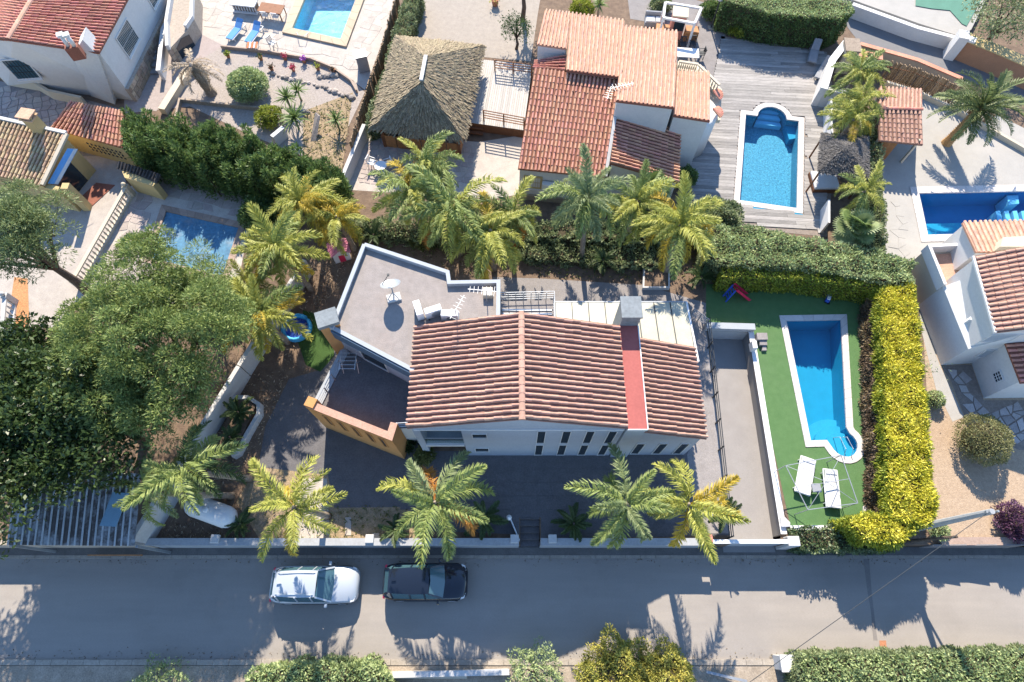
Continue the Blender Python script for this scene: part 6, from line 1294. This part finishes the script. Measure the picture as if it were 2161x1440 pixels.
# rocks edging the gravel garden
rk = []
for (x0, y0, x1, y1, n, rl_) in ((568, 155, 680, 185, 12, 'in the long row below the flower pots'), (680, 185, 752, 210, 8, 'in the row running to the reed fence'), (575, 225, 662, 240, 8, 'in the row beside the yuccas'), (676, 165, 720, 158, 5, 'in the short row inside the terrace curve')):
    for i in range(n):
        c = g(x0+(x1-x0)*i/n+rnd.uniform(-2, 2), y0+(y1-y0)*i/n+rnd.uniform(-2, 2)); s_ = rnd.uniform(.12, .26); mb = MB().lathe(c, [(s_, 0), (s_*1.1, s_*.4), (s_*.7, s_*.8), (s_*.2, s_*.95)], 6); mb.v = [(x+rnd.uniform(-.04, .04), y+rnd.uniform(-.04, .04), z) for x, y, z in mb.v]
        one('rock', 'rough grey brown rock '+rl_, 'rock', mb, rock_m, 'rocks '+rl_)
one('stone_slab', 'leaning grey stone slab beside the yuccas', 'stone', MB().ext([g(655, 300, 0), g(664, 300, 0), g(672, 245, .9), g(665, 238, .9)], (.12, 0, 0)), rock_m)
# ---------------------------------------------------------------- street: pole, wires
pb = g(1922, 1117, 0); pt_ = pb+V(0, 0, 5.9); up = thing('utility_pole', 'concrete utility pole rising from the golden hedge corner', 'pole', pb); ob('shaft', MB().tube([pb, pb+V(0, 0, 5.9)], [.2, .12], 8), conc_pole, up)
ob('bracket', MB().box(pt_-V(0, 0, .2), .4, .1, .1).tube([pt_+V(.2, 0, -.15), pt_+V(.2, 0, .08)], .05, 6), metal_gy, up)
sb_ = g(1915, 1155, 0); sb_.y = 3.5; ss = g(2020, 1133, 2.6); st2 = thing('stay_post', 'short rusty leaning stay post below the utility pole', 'pole', (sb_.x, sb_.y, 0)); ob('shaft', MB().tube([sb_, ss], [.09, .07], 7), bark_d, st2)
one('cable', 'thin overhead cable running from the pole across the road', 'cable', MB().tube([seg(pt_-V(0, 0, .25), g(1540, 1470, 3.4), i/12) for i in range(13)], .014, 5), metal_dk)
# bottom verge
wall('verge_wall', 'low cream wall behind the lower left bushes', 'wall', [V(-10, g(0, 1425, -.8).y, 0), V(g(640, 1425, 0).x*0-2.2, g(0, 1425, -.8).y, 0)], -1.3, -.75, .3, cream)
c = g(1662, 1400, -.2); one('gate_pillar', 'white square gate pillar at the bottom edge beside the long hedge', 'pillar', MB().box((c.x, c.y, -1.3), .62, .62, 1.15).box((c.x, c.y, -.148), .74, .74, .08), white)
one('fallen_pole', 'grey metal rail lying on the verge at the bottom edge', 'rail', MB().bar(g(1490, 1418, -.9), g(1576, 1438, -.9), .12, .1), metal_gy)
one('verge_wall', 'white low wall between the two bottom bushes', 'wall', MB().bar(g(830, 1424, -.8), g(1075, 1418, -.8), .25, .5), white_w)
# ---------------------------------------------------------------- cars
def car(name, label, c, paint, roofm, glass, trim, ln=4.5, wd=1.84, ht=1.62):
    "estate-like SUV, nose towards +X"
    root = thing(name, label, 'car', (0, 0, 0)); hw = wd/2
    ST_ = [(-.5, .58, .55, .78), (-.488, .74, .34, .96), (-.455, .88, .28, 1.01), (-.40, .96, .25, 1.02), (-.32, 1.0, .24, 1.02), (-.1, 1.0, .24, 1.0), (.1, 1.0, .24, .99), (.2, .995, .24, 1.0), (.3, .985, .24, .99), (.4, .96, .25, .93), (.455, .88, .28, .86), (.488, .74, .36, .76), (.5, .55, .45, .66)]
    vs = []; fs = []; K = 11
    for x, w_, z0, z1 in ST_:
        W = hw*w_; X = x*ln
        prof = [(-W*.88, z0), (-W, z0+.12), (-W*1.0, (z0+z1)/2), (-W*.965, z1-.08), (-W*.86, z1), (0, z1+.035), (W*.86, z1), (W*.965, z1-.08), (W, (z0+z1)/2), (W, z0+.12), (W*.88, z0)]
        vs += [V(X, y, z) for y, z in prof]
    for i in range(len(ST_)-1):
        for k in range(K-1): fs.append((i*K+k, (i+1)*K+k, (i+1)*K+k+1, i*K+k+1))
        fs.append((i*K+K-1, (i+1)*K+K-1, (i+1)*K, i*K))
    fs += [tuple(range(K)), tuple(range((len(ST_)-1)*K+K-1, (len(ST_)-1)*K-1, -1))]
    body = ob('body', MB().add(vs, fs), paint, root, True)
    # greenhouse
    cab = [(-.475, .66, 1.0), (-.41, .60, ht-.13), (-.37, .64, ht-.05), (-.15, .70, ht), (.02, .69, ht-.01), (.07, .67, ht-.06), (.225, .80, 1.02)]
    def ring(x, w_, z, zb=.98): W = hw*w_; return V(x*ln, -W, z), V(x*ln, W, z)
    top = [ring(*q) for q in cab]; sill = [(-.468, .74), (-.40, .86), (-.36, .89), (-.15, .91), (.02, .91), (.07, .91), (.225, .88)]
    low = [(V(x*ln, -hw*w_, .985), V(x*ln, hw*w_, .985)) for x, w_ in sill]
    def q4(a, b, c_, d, th=.02, out=V(0, 0, 1)): return MB().ext([a, b, c_, d], out*th)
    ob('windscreen', MB().add([top[5][0], top[5][1], low[6][1], low[6][0], (top[5][0]+top[5][1])/2+V(.05, 0, .02), (low[6][0]+low[6][1])/2+V(.12, 0, 0)], [(0, 4, 5, 3), (4, 1, 2, 5)]), glass, root, True)
    ob('rear_window', MB().add([top[0][0], top[0][1], top[1][1], top[1][0]], [(0, 1, 2, 3)]), glass, root)
    rfm = MB(); vs = []; 
    for i in range(1, 6):
        a, b = top[i]; vs += [a, a*.82+b*.18+V(0, 0, .035), (a+b)/2+V(0, 0, .05), a*.18+b*.82+V(0, 0, .035), b]
    rfm.add(vs, [(i*5+k, (i+1)*5+k, (i+1)*5+k+1, i*5+k+1) for i in range(4) for k in range(4)]); ob('roof', rfm, roofm, root, True)
    for s_ in (0, 1):
        sg = MB()
        for i in range(1, 5): sg.add([top[i][s_], top[i+1][s_], low[i+1][s_], low[i][s_]], [(0, 1, 2, 3)])
        sg.add([top[5][s_], low[6][s_], low[5][s_]], [(0, 1, 2)]); sg.add([top[0][s_], top[1][s_], low[1][s_], low[0][s_]], [(0, 1, 2, 3)]); ob('side_window', sg, glass, root)
        sy = 1 if s_ else -1; e = V(0, sy*.012, .008)
        pb_ = MB()
        for i in (2, 3, 4): pb_.bar(top[i][s_]+e, low[i][s_]+e, .07, .03)
        pb_.bar(top[5][s_]+e, low[6][s_]+e, .08, .05); pb_.bar(top[0][s_]+e, top[1][s_]+e, .1, .05); ob('pillar', pb_, paint, root)
        rr = MB()
        a, b = top[2][s_]+V(0, -sy*.1, .03), top[5][s_]+V(-.1, -sy*.1, .06); rr.tube([a, a+V(.1, 0, .06), b+V(-.1, 0, .06), b], .022, 6); ob('roof_rail', rr, trim, root) if trim else None
        ob('mirror', MB().box(V(.17*ln, sy*(hw+.09), .98), .14, .2, .13), paint, root, bevel=.03)
        ob('headlight', MB().ext([V(.44*ln, sy*hw*.62, .80), V(.475*ln, sy*hw*.6, .74), V(.46*ln, sy*hw*.86, .74), V(.42*ln, sy*hw*.93, .82)], V(.03, 0, .05)), white_p, root)
        ob('tail_light', MB().ext([V(-.478*ln, sy*hw*.62, .82), V(-.478*ln, sy*hw*.86, .82), V(-.455*ln, sy*hw*.9, .97), V(-.47*ln, sy*hw*.62, .97)], V(-.05, 0, 0)), red_pl, root)
        ob('sill_trim', MB().bar(V(-.28*ln, sy*hw*.985, .30), V(.27*ln, sy*hw*.985, .30), .06, .12), black_pl, root)
        for x in (-.3, .31):
            wc = V(x*ln, sy*(hw-.11), .34); w_ = ob('wheel', MB().tube([wc-V(0, .11*sy, 0), wc+V(0, .115*sy, 0)], .33, 18), black_pl, root); ob('rim', MB().tube([wc+V(0, .10*sy, 0), wc+V(0, .125*sy, 0)], .21, 12), metal_lt, w_)
    ob('grille', MB().ext([V(.486*ln, -.42, .5), V(.486*ln, .42, .5), V(.48*ln, .42, .68), V(.48*ln, -.42, .68)], V(.04, 0, 0)), black_pl, root)
    ob('number_plate', MB().ext([V(-.5*ln, -.26, .62), V(-.5*ln, .26, .62), V(-.495*ln, .26, .73), V(-.495*ln, -.26, .73)], V(-.02, 0, 0)), white_p, root)
    ob('wiper', MB().bar(V(.2*ln, -.5, 1.07), V(.2*ln, .05, 1.09), .025).bar(V(.2*ln, .05, 1.07), V(.2*ln, .55, 1.09), .025), black_pl, root)
    ob('aerial', MB().ext([V(-.36*ln, -.04, ht+.01), V(-.36*ln, .04, ht+.01), V(-.31*ln, 0, ht+.03)], V(-.03, 0, .08)), paint, root)
    root.location = c; return root
def paintm(name, c, rough=.28, metal=.0, coat=.6):
    m = bpy.data.materials.new(name); m.use_nodes = True; p = m.node_tree.nodes['Principled BSDF']; p.inputs['Base Color'].default_value = (*c, 1); p.inputs['Roughness'].default_value = rough; p.inputs['Metallic'].default_value = metal; p.inputs['Coat Weight'].default_value = coat; p.inputs['Coat Roughness'].default_value = .05; MATS[name] = m; return m
silver = paintm('silver_paint', (.40, .44, .48), .3, .15); blackp = paintm('black_paint', (.008, .012, .022), .14, 0, .3); car_gl = glassmat('car_glass', (.05, .11, .135), .04)  # teal base of the car glass stands in for reflected sky
c1 = g(665, 1234, RZ+.7); c1.z = RZ+.002; car('parked_car', 'silver white SUV parked by the kerb under palm shade', c1, silver, silver, car_gl, silver, 4.45, 1.82)
c2 = g(898, 1228, RZ+.7); c2.z = RZ+.002; car('parked_car', 'black SUV parked by the kerb in front of the silver one', c2, blackp, blackp, car_gl, None, 4.3, 1.8)
# ---------------------------------------------------------------- palms
GRN, LIM, YEL, BLU, DED = [FR[k] for k in range(5)]
def palm(label, px, py, z, mix, n=15, sc_=1.0, lean=(0, 0), pitch=(-.55, .95), dead=None, group=None, yaw0=None, tr=(.17, .12), base=None):
    top = g(px, py, z); b = V(top.x+lean[0], top.y+lean[1], 0) if base is None else g(*base)
    return rosette('palm_tree', label, 'palm tree', top, b, mix, n, pitch, sc_, bark, tr, group=group, dead=dead, yaw0=yaw0)
palm('lime green palm leaning over the silver car', 622, 1072, 4.6, LIM+LIM+YEL[:1], 12, 1.05, (.2, .3), dead=(.08, YEL[1]))
palm('pale green palm leaning over the black car', 918, 1062, 4.6, GRN+BLU+LIM[:2], 13, 1.15, (.3, .2), dead=(.16, DED[1]))
palm('pale green palm in front of the villa, left of the yellow one', 1322, 1066, 4.4, BLU+GRN+LIM[:2], 13, 1.12, (.1, .3))
palm('yellow green palm nearest the sunken driveway', 1452, 1066, 4.2, LIM+YEL[:1], 12, 1.05, (-.2, .2))
palm('dark shaded palm beside the carport, leaning from the boundary wall', 395, 995, 5.2, [frond_mesh(lf_cyc, 2.5, .5, .8, 70, .6, .045, .7, .7), GRN[1]], 15, 1.05, base=(530, 1010))
palm('green palm overhanging the white boundary wall and gas tank', 318, 1040, 4.8, GRN+BLU[:1], 8, .8, base=(490, 1047))
palm('golden palm at the top of the boundary wall', 640, 430, 3.8, YEL+LIM, 22, 1.05, (.3, 0))
palm('lime palm with drooping fronds over the boundary wall', 588, 528, 4.6, LIM+GRN[:2]+YEL[:1], 26, 1.12, (.4, .1), dead=(.1, YEL[1]))
palm('lower palm beside the small lawn and paddling pool', 548, 668, 3.8, GRN[:2]+LIM+YEL[:1], 24, 1.08, (.2, .2), dead=(.1, YEL[1]))
palm('palm below the thatched hut terrace, leftmost of the back row', 868, 402, 4.2, GRN+LIM+YEL[:1], 22, 1.12, (.2, 0), pitch=(-.8, .8))
palm('tall palm behind the flat roofed wing', 955, 445, 4.6, GRN+LIM, 26, 1.2, (.1, 0), pitch=(-.85, .85), dead=(.16, DED[0]))
palm('palm with long drooping fronds right of the flat roof', 1035, 490, 4.2, LIM+GRN+YEL[:1], 22, 1.12, (.1, .1), pitch=(-.9, .6))
palm('palm with slim visible trunk in front of the salmon house', 1238, 420, 5.2, BLU+GRN, 22, 1.05, base=(1227, 550))
palm('palm crowding the corner of the salmon house', 1345, 430, 4.0, GRN+LIM+BLU[:2], 20, 1.0, (0, 0))
palm('big yellow palm behind the glazed pergola', 1432, 480, 4.6, YEL[:2]+LIM+LIM+GRN[:1], 25, 1.15, (.3, -.2), dead=(.12, YEL[1]))
palm('small palm at the top of the row beside the stone pillar', 1812, 152, 3.0, LIM+GRN, 18, .85)
palm('small palm in the middle of the row beside the tile shed', 1818, 215, 3.0, GRN+LIM, 18, .85)
palm('small lime palm above the dark gazebo', 1798, 255, 2.8, LIM+GRN[:2]+YEL[:1], 18, .8)
palm('small drooping palm below the dark gazebo', 1822, 408, 2.6, LIM+GRN[:1], 16, .75)
palm('slender palm with a high crown nearest the thatched hut', 900, 352, 4.8, LIM+GRN, 17, .95, (0, -.2), pitch=(-.8, .9), dead=(.12, DED[1]))
palm('drooping palm between the flat roof and the trunk palm', 1082, 455, 4.0, LIM+GRN+YEL[:1], 18, 1.0, (0, 0), pitch=(-.9, .8), dead=(.15, DED[3]))
palm('yellowed palm leaning over the end of the cypress hedge', 712, 462, 3.4, YEL+LIM, 15, .9, (.2, .1), pitch=(-.8, .8))
palm('dense green palm against the boundary wall beside the big pine', 520, 600, 3.4, GRN+LIM[:2], 18, .9, (.2, 0), pitch=(-.7, .9))
rosette('date_palm', 'date palm with golden patterned trunk on the white patio', 'palm tree', g(2066, 232, 3.2), g(1997, 303), FR_date, 34, (-.45, 1.15), 1.3, bark_y, (.3, .24), spiky=True)
rosette('dead_palm', 'dead palm with straw coloured fronds and thick trunk', 'palm tree', g(405, 140, 2.4), g(447, 198), FR_straw, 22, (-.9, .5), 1.2, bark, (.34, .28), spiky=True)
def cyc(label, px, py, z=.5, s=1.0, n=16, ms=None, pitch=(-.15, .9)):
    t = g(px, py, z); rosette('cycad', label, 'cycad', t, V(t.x, t.y, 0), ms or FR_cyc, n, pitch, s, bark_d, (.16, .14))
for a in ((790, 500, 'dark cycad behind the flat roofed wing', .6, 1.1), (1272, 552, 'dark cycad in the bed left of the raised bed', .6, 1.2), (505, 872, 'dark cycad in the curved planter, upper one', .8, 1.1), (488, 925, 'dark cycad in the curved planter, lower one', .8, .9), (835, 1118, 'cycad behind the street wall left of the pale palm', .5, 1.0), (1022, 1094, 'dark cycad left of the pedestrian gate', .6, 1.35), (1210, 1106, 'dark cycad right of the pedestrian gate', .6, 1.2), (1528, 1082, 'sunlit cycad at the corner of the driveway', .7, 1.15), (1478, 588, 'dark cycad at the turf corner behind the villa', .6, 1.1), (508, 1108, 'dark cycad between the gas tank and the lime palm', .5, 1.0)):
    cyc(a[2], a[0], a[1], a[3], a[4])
for px, py, lb, s in ((605, 208, 'slim yucca on the gravel, left one', 1.0), (628, 192, 'tall yucca on the gravel with bare stem', 1.0), (622, 252, 'leafy yucca clump at the foot of the gravel', 1.3), (710, 255, 'grey green yucca in the dry garden', .9), (1265, 12, 'spiky yucca at the top edge beside the salmon house', .9)):
    t = g(px, py, .9); rosette('yucca', lb, 'yucca', t, V(t.x, t.y, 0), BL, 60, (-.4, 1.3), s*1.5, bark, (.07, .06), part='leaf')
for px, py, lb, z, s in ((1372, 402, 'bright fan palm at the foot of the salmon house', 2.2, 1.15), (1800, 488, 'fan palm at the corner of the plank deck hedge', 1.8, 1.2)):
    t = g(px, py, z); rosette('fan_palm', lb, 'palm tree', t, V(t.x, t.y, 0), FAN, 22, (-.2, 1.1), s, bark, (.15, .13), part='leaf')
# ---------------------------------------------------------------- trees
def T(px, py, z): return g(px, py, z)
t_ = T(312, 728, 6.0); tree('pine_tree', 'big spreading pine casting shade over the boundary wall', (t_.x+1.2, t_.y-.3, 0), t_, 4.75, 370, 820, lf_pine, .21, .05, bark_d, .3, flatz=.62, rad=(.4, .66), up=.9, bias=1.8, shell=.74)
t_ = T(38, 505, 6.0); tree('pine_tree', 'grey green pine at the left edge above the balustrade', (t_.x, t_.y, 0), t_, 2.9, 130, 650, lf_pine2, .24, .042, bark_d, .25, flatz=.6, rad=(.4, .7), up=.7, bias=1.5, shell=.72)
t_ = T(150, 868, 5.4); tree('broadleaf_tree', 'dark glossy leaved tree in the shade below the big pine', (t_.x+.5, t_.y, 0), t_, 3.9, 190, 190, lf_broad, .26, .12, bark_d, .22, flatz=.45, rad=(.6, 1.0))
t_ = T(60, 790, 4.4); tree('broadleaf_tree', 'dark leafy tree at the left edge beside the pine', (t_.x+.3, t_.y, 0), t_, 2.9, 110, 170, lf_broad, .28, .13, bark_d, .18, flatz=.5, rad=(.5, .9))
t_ = T(420, 590, 3.6); tree('pine_tree', 'young pine top poking out beside the old pool', (t_.x, t_.y, 0), t_, 1.6, 30, 300, lf_pine, .28, .04, bark_d, .12, rad=(.4, .7), bias=1.3)
t_ = T(-70, 985, 6.0); tree('broadleaf_tree', 'dark tree added past the left edge to shade the road', (t_.x, t_.y, 0), t_, 4.4, 150, 150, lf_broad, .26, .12, bark_d, .2, flatz=.5, rad=(.6, 1.0))  # extra tree, placed and widened to deepen shade on the left road
t_ = T(2125, 35, 3.0); tree('broadleaf_tree', 'round green tree in the top right corner', (t_.x, t_.y, 0), t_, 2.6, 60, 150, lf_hedge, .2, .09, bark_d, .16, rad=(.5, .8))
t_ = T(1090, 60, 1.8); tree('orange_tree', 'small round dark tree in the sandy yard', (t_.x, t_.y, 0), t_, 1.0, 26, 240, lf_cyp, .15, .07, bark_d, .1, rad=(.35, .5), flatz=.8)
t_ = T(1945, 775, 1.3); bt = thing('bare_shrub', 'nearly leafless grey shrub right of the golden hedge', 'shrub', (t_.x, t_.y, 0)); mb = MB()
for k in range(16):
    a = rnd.uniform(0, 6.28); l = rnd.uniform(.6, 1.2); mb.tube([V(t_.x, t_.y, 0), V(t_.x+math.cos(a)*.3, t_.y+math.sin(a)*.3, l*.7), V(t_.x+math.cos(a)*.8, t_.y+math.sin(a)*.8, l*1.2)], [.03, .02, .006], 5)
ob('branches', mb, bark, bt); p = np.array(t_)+nr.normal(0, .4, (160, 3)); link('foliage', npmesh('foliage', leafquads(p, np.tile([0, 0, 1.0], (160, 1)), .14, .05), 4, lf_hedge2), bt)
# ---------------------------------------------------------------- hedges
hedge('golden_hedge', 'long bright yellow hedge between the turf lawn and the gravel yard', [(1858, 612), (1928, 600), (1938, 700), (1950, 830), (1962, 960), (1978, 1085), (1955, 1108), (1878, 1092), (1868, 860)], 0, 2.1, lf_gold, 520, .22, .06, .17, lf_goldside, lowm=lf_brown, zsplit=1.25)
hedge('golden_hedge', 'yellow hedge corner beside the street, below the long hedge', [(1790, 1100), (1830, 1085), (1905, 1090), (1930, 1120), (1900, 1148), (1830, 1140)], 0, 1.9, lf_gold, 520, .2, .06, .2, lf_goldside)
hedge('ivy_hedge', 'ivy covered hedge hanging over the street wall', [(1672, 1118), (1790, 1112), (1840, 1140), (1900, 1150), (1890, 1160), (1690, 1160)], -1.1, 1.6, lf_ivy, 300, .13, .09, .16)
hedge('dry_hedge', 'low brown dry hedge along the foot of the golden hedge', [(1826, 640), (1844, 640), (1856, 860), (1864, 1070), (1846, 1070), (1832, 860)], 0, .7, lf_brown, 260, .2, .05, .12)
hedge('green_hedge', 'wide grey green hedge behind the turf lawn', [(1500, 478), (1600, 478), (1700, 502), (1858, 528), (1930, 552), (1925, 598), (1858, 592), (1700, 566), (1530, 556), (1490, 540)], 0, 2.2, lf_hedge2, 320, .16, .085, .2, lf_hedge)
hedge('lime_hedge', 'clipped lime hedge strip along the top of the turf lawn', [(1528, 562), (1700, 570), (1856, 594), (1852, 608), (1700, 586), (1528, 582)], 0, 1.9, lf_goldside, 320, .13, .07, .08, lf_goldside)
plume_hedge('cypress_hedge', 'tall dark cypress hedge above the old covered pool', [(262, 240), (340, 252), (480, 280), (600, 312), (690, 345), (735, 390), (690, 412), (560, 388), (420, 362), (268, 322)], 0, 3.1, lf_cyp, .5, 420, .32, .075, .45)
hedge('climber_hedge', 'narrow green climber between the reed fence and the thatched hut', [(858, -20), (890, -20), (862, 70), (828, 160), (790, 258), (772, 262), (808, 150)], 0, 1.6, lf_hedge, 300, .16, .08, .2)
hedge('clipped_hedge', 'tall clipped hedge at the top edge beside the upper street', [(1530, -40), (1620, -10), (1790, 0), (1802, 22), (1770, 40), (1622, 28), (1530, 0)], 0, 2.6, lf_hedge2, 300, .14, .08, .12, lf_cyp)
hedge('hedge_row', 'leafy shrub row beside the tile shed and gazebo', [(1838, 250), (1858, 300), (1868, 480), (1870, 530), (1835, 520), (1838, 400), (1832, 300)], 0, 1.5, lf_hedge, 300, .17, .09, .22)
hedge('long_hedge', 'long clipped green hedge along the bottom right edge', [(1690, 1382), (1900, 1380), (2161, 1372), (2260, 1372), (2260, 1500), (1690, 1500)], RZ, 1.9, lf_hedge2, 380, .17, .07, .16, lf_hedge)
hedge('green_bush_row', 'olive green bushes at the bottom edge below the silver car', [(520, 1430), (570, 1408), (660, 1400), (790, 1402), (820, 1430), (830, 1500), (500, 1500)], RZ, 1.7, lf_hedge2, 360, .18, .08, .3, cat='bush')
hedge('low_hedge', 'dark ivy bank in the bed behind the villa', [(1080, 480), (1200, 490), (1330, 500), (1420, 520), (1420, 560), (1300, 560), (1100, 540)], 0, .7, lf_hedge, 220, .18, .1, .3)
hedge('boundary_hedge', 'dark green shrub bank under the back row of palms', [(745, 455), (850, 468), (1000, 480), (1140, 478), (1135, 505), (1000, 512), (850, 500), (740, 480)], 0, 1.0, lf_hedge, 240, .18, .1, .35)
hedge('boundary_hedge', 'dark green shrub bank between the trunk palm and the yellow palm', [(1140, 470), (1300, 472), (1480, 470), (1485, 505), (1300, 505), (1140, 500)], 0, 1.2, lf_hedge, 240, .18, .1, .35)
t_ = T(1105, -75, 4.5); tree('broadleaf_tree', 'tree just beyond the top edge shading the sandy yard', (t_.x, t_.y, 0), t_, 2.4, 60, 140, lf_hedge, .2, .09, bark_d, .16, rad=(.5, .8))
# ---------------------------------------------------------------- bushes
for a in (('round_bush', 'big clipped olive ball bush on the tan gravel', 2082, 925, 1.35, 2.0, lf_olive, 420, .1, .045), ('round_bush', 'small clipped grey ball bush beside the golden hedge', 1975, 842, .5, .8, lf_hedge2, 400, .1, .05), ('purple_bush', 'purple leaved bush at the right edge above the road', 2145, 1100, .9, 1.0, lf_purple, 400, .16, .05), ('round_bush', 'large round green bush beside the dead palm', 520, 175, 1.35, 1.8, lf_hedge2, 330, .17, .08), ('leafy_bush', 'small lime bush between the round bush and the cypress hedge', 566, 245, .85, 1.2, lf_lime, 320, .16, .06), ('leafy_bush', 'bright green rounded bush above the salmon roof', 1228, 18, .9, 1.2, lf_lime, 340, .15, .06), ('leafy_bush', 'lime bush in the bed behind the plank deck, left one', 1558, 58, .7, .9, lf_lime, 300, .16, .08), ('leafy_bush', 'lime bush in the bed behind the plank deck, middle one', 1605, 62, .7, .9, lf_lime, 300, .16, .08), ('leafy_bush', 'dull green bush in the bed behind the plank deck, third one', 1660, 72, .7, .8, lf_hedge, 300, .16, .08), ('leafy_bush', 'dull green bush in the bed behind the plank deck, right one', 1718, 78, .65, .8, lf_hedge, 300, .16, .08), ('yellow_bush', 'golden green cloud shaped bush at the bottom edge', 1310, 1432, 1.7, 1.7, lf_goldbush, 420, .16, .06), ('yellow_bush', 'golden bush touching the larger one, bottom right of it', 1408, 1425, 1.2, 1.6, lf_goldbush, 420, .16, .06), ('green_bush', 'grey green bush at the bottom edge left of the golden ones', 1130, 1425, 1.2, 1.5, lf_hedge2, 340, .16, .05), ('green_bush', 'pale green bush in the bottom left corner', 330, 1455, 1.1, 1.0, lf_hedge2, 300, .16, .06), ('green_bush', 'flowering dark bush between the cypress hedge and golden palm', 545, 445, 1.1, 1.6, lf_cyp, 320, .2, .1), ('green_bush', 'dark green bush at the plank deck corner', 1520, 455, 1.3, 1.6, lf_hedge, 330, .17, .09), ('green_bush', 'dark bush at the foot of the turret wall', 1450, 372, .6, 1.4, lf_cyp, 330, .17, .09), ('green_bush', 'climbing shrub among the small palms by the stone pillar', 1830, 130, .9, 1.3, lf_hedge, 330, .17, .09), ('green_bush', 'bush under the drooping palms beside the flat roofed wing', 900, 500, .9, .9, lf_ground, 300, .18, .08), ('green_bush', 'grey bush by the pole foot on the gravel', 1985, 1120, .45, .7, lf_hedge2, 330, .12, .05), ('green_bush', 'leafy bush under the palms beside the white wall', 680, 430, 1.0, 1.3, lf_cyp, 320, .18, .09), ('green_bush', 'dark bush against the boundary wall beside the small palm', 470, 640, 1.2, 1.6, lf_pine, 320, .2, .05), ('green_bush', 'small plant by the corner of the villa porch', 895, 960, .45, 1.0, lf_ground, 300, .2, .08), ('green_bush', 'shaded plant below the ochre parapet wall', 855, 935, .5, .7, lf_broad, 300, .2, .09), ('green_bush', 'bush behind the sofa at the top', 1395, 8, .8, 1.0, lf_hedge, 300, .16, .08), ('green_bush', 'low bush at the end of the clipped hedge by the lamp', 1500, 20, .8, 1.0, lf_cyp, 300, .16, .08)):
    z_ = RZ if a[3] > 1390 else 0; c = g(a[2], a[3], z_+a[5]*.6); c.z = z_
    loose = a[2] in (1130, 330); mid_ = a[6] is lf_goldbush
    bush(a[0], a[1], c, a[4], a[5], a[6], a[7]*(.6 if loose else 1), a[8], a[9], rough=.5 if loose else (.42 if mid_ else .08 if a[0] == 'round_bush' else .22), core=not loose)
# ground cover and leaf litter in the beds
def litter(name, label, polys, n, m, L, W):
    P = []
    for poly, k in zip(polys, n):
        W_ = [(q.x, q.y) for q in gs(poly)]; xs = [q[0] for q in W_]; ys = [q[1] for q in W_]; t = 0
        while t < k:
            x, y = rnd.uniform(min(xs), max(xs)), rnd.uniform(min(ys), max(ys))
            if inpoly(x, y, W_): P.append((x, y, rnd.uniform(.02, .12))); t += 1
    P = np.array(P); o = link(name, npmesh(name, leafquads(P, np.tile([0, 0, .5], (len(P), 1)), L, W, .8), 4, m)); tag(o, label, 'ground cover', kind='stuff')
litter('ground_cover', 'low green ground cover in the planting beds', [[(780, 490), (1060, 470), (1080, 590), (960, 575), (800, 520)], [(1080, 470), (1480, 480), (1480, 600), (1140, 585)], [(640, 240), (745, 200), (720, 370), (640, 350)], [(560, 1070), (860, 1070), (870, 1135), (560, 1138)]], (500, 1500, 700, 350), lf_ground, .22, .07)
litter('leaf_litter', 'dry brown leaves under the palms and in the beds', [[(650, 560), (760, 530), (680, 660), (600, 780)], [(500, 800), (620, 780), (540, 960), (400, 1100)], [(780, 490), (1060, 470), (1080, 590), (960, 575)], [(350, 1100), (520, 1100), (520, 1138), (340, 1138)]], (350, 500, 450, 200), lf_straw, .2, .05)

P_ = np.stack([nr.uniform(-26, 24, 420), ry0-np.abs(nr.normal(0, .16, 420))-.03, np.full(420, RZ+.012)], 1); P2_ = np.stack([nr.uniform(-26, 24, 500), ry1+np.abs(nr.normal(0, .22, 500))+.02, np.full(500, RZ+.012)], 1); P_ = np.concatenate([P_, P2_])
tag(link('gutter_litter', npmesh('gutter_litter', leafquads(P_, np.tile([0, 0, .1], (len(P_), 1)), .1, .05, .2), 4, lf_brown)), 'dry leaves and twigs lying along the road gutters', 'leaf litter', kind='stuff')
# ---------------------------------------------------------------- repeats share a group
GRP = {'palm tree': 'palms round the houses', 'cycad': 'cycads in the beds', 'bush': 'garden bushes', 'hedge': 'garden hedges', 'wall': 'garden and street walls', 'swimming pool': 'swimming pools', 'car': 'cars parked along the kerb', 'tree': 'garden trees', 'yucca': 'yuccas', 'house': 'houses', 'railing': 'railings', 'balustrade': 'balustrades', 'pier': 'piers on the street wall', 'pillar': 'wall pillars', 'chair': 'garden chairs', 'table': 'garden tables', 'air conditioner': 'outdoor units', 'aerial': 'roof aerials', 'steps': 'garden steps', 'fence': 'reed fences', 'shed': 'sheds', 'planter': 'planters', 'edging': 'edgings', 'gate': 'gates', 'pole': 'poles', 'screen': 'screen panels', 'lamp': 'lamps', 'sun lounger': 'sun loungers', 'box': 'small boxes'}
for o in [o for o in sc.objects if o.parent is None and o.get('category') in GRP and not o.get('group')]: o['group'] = GRP[o['category']]
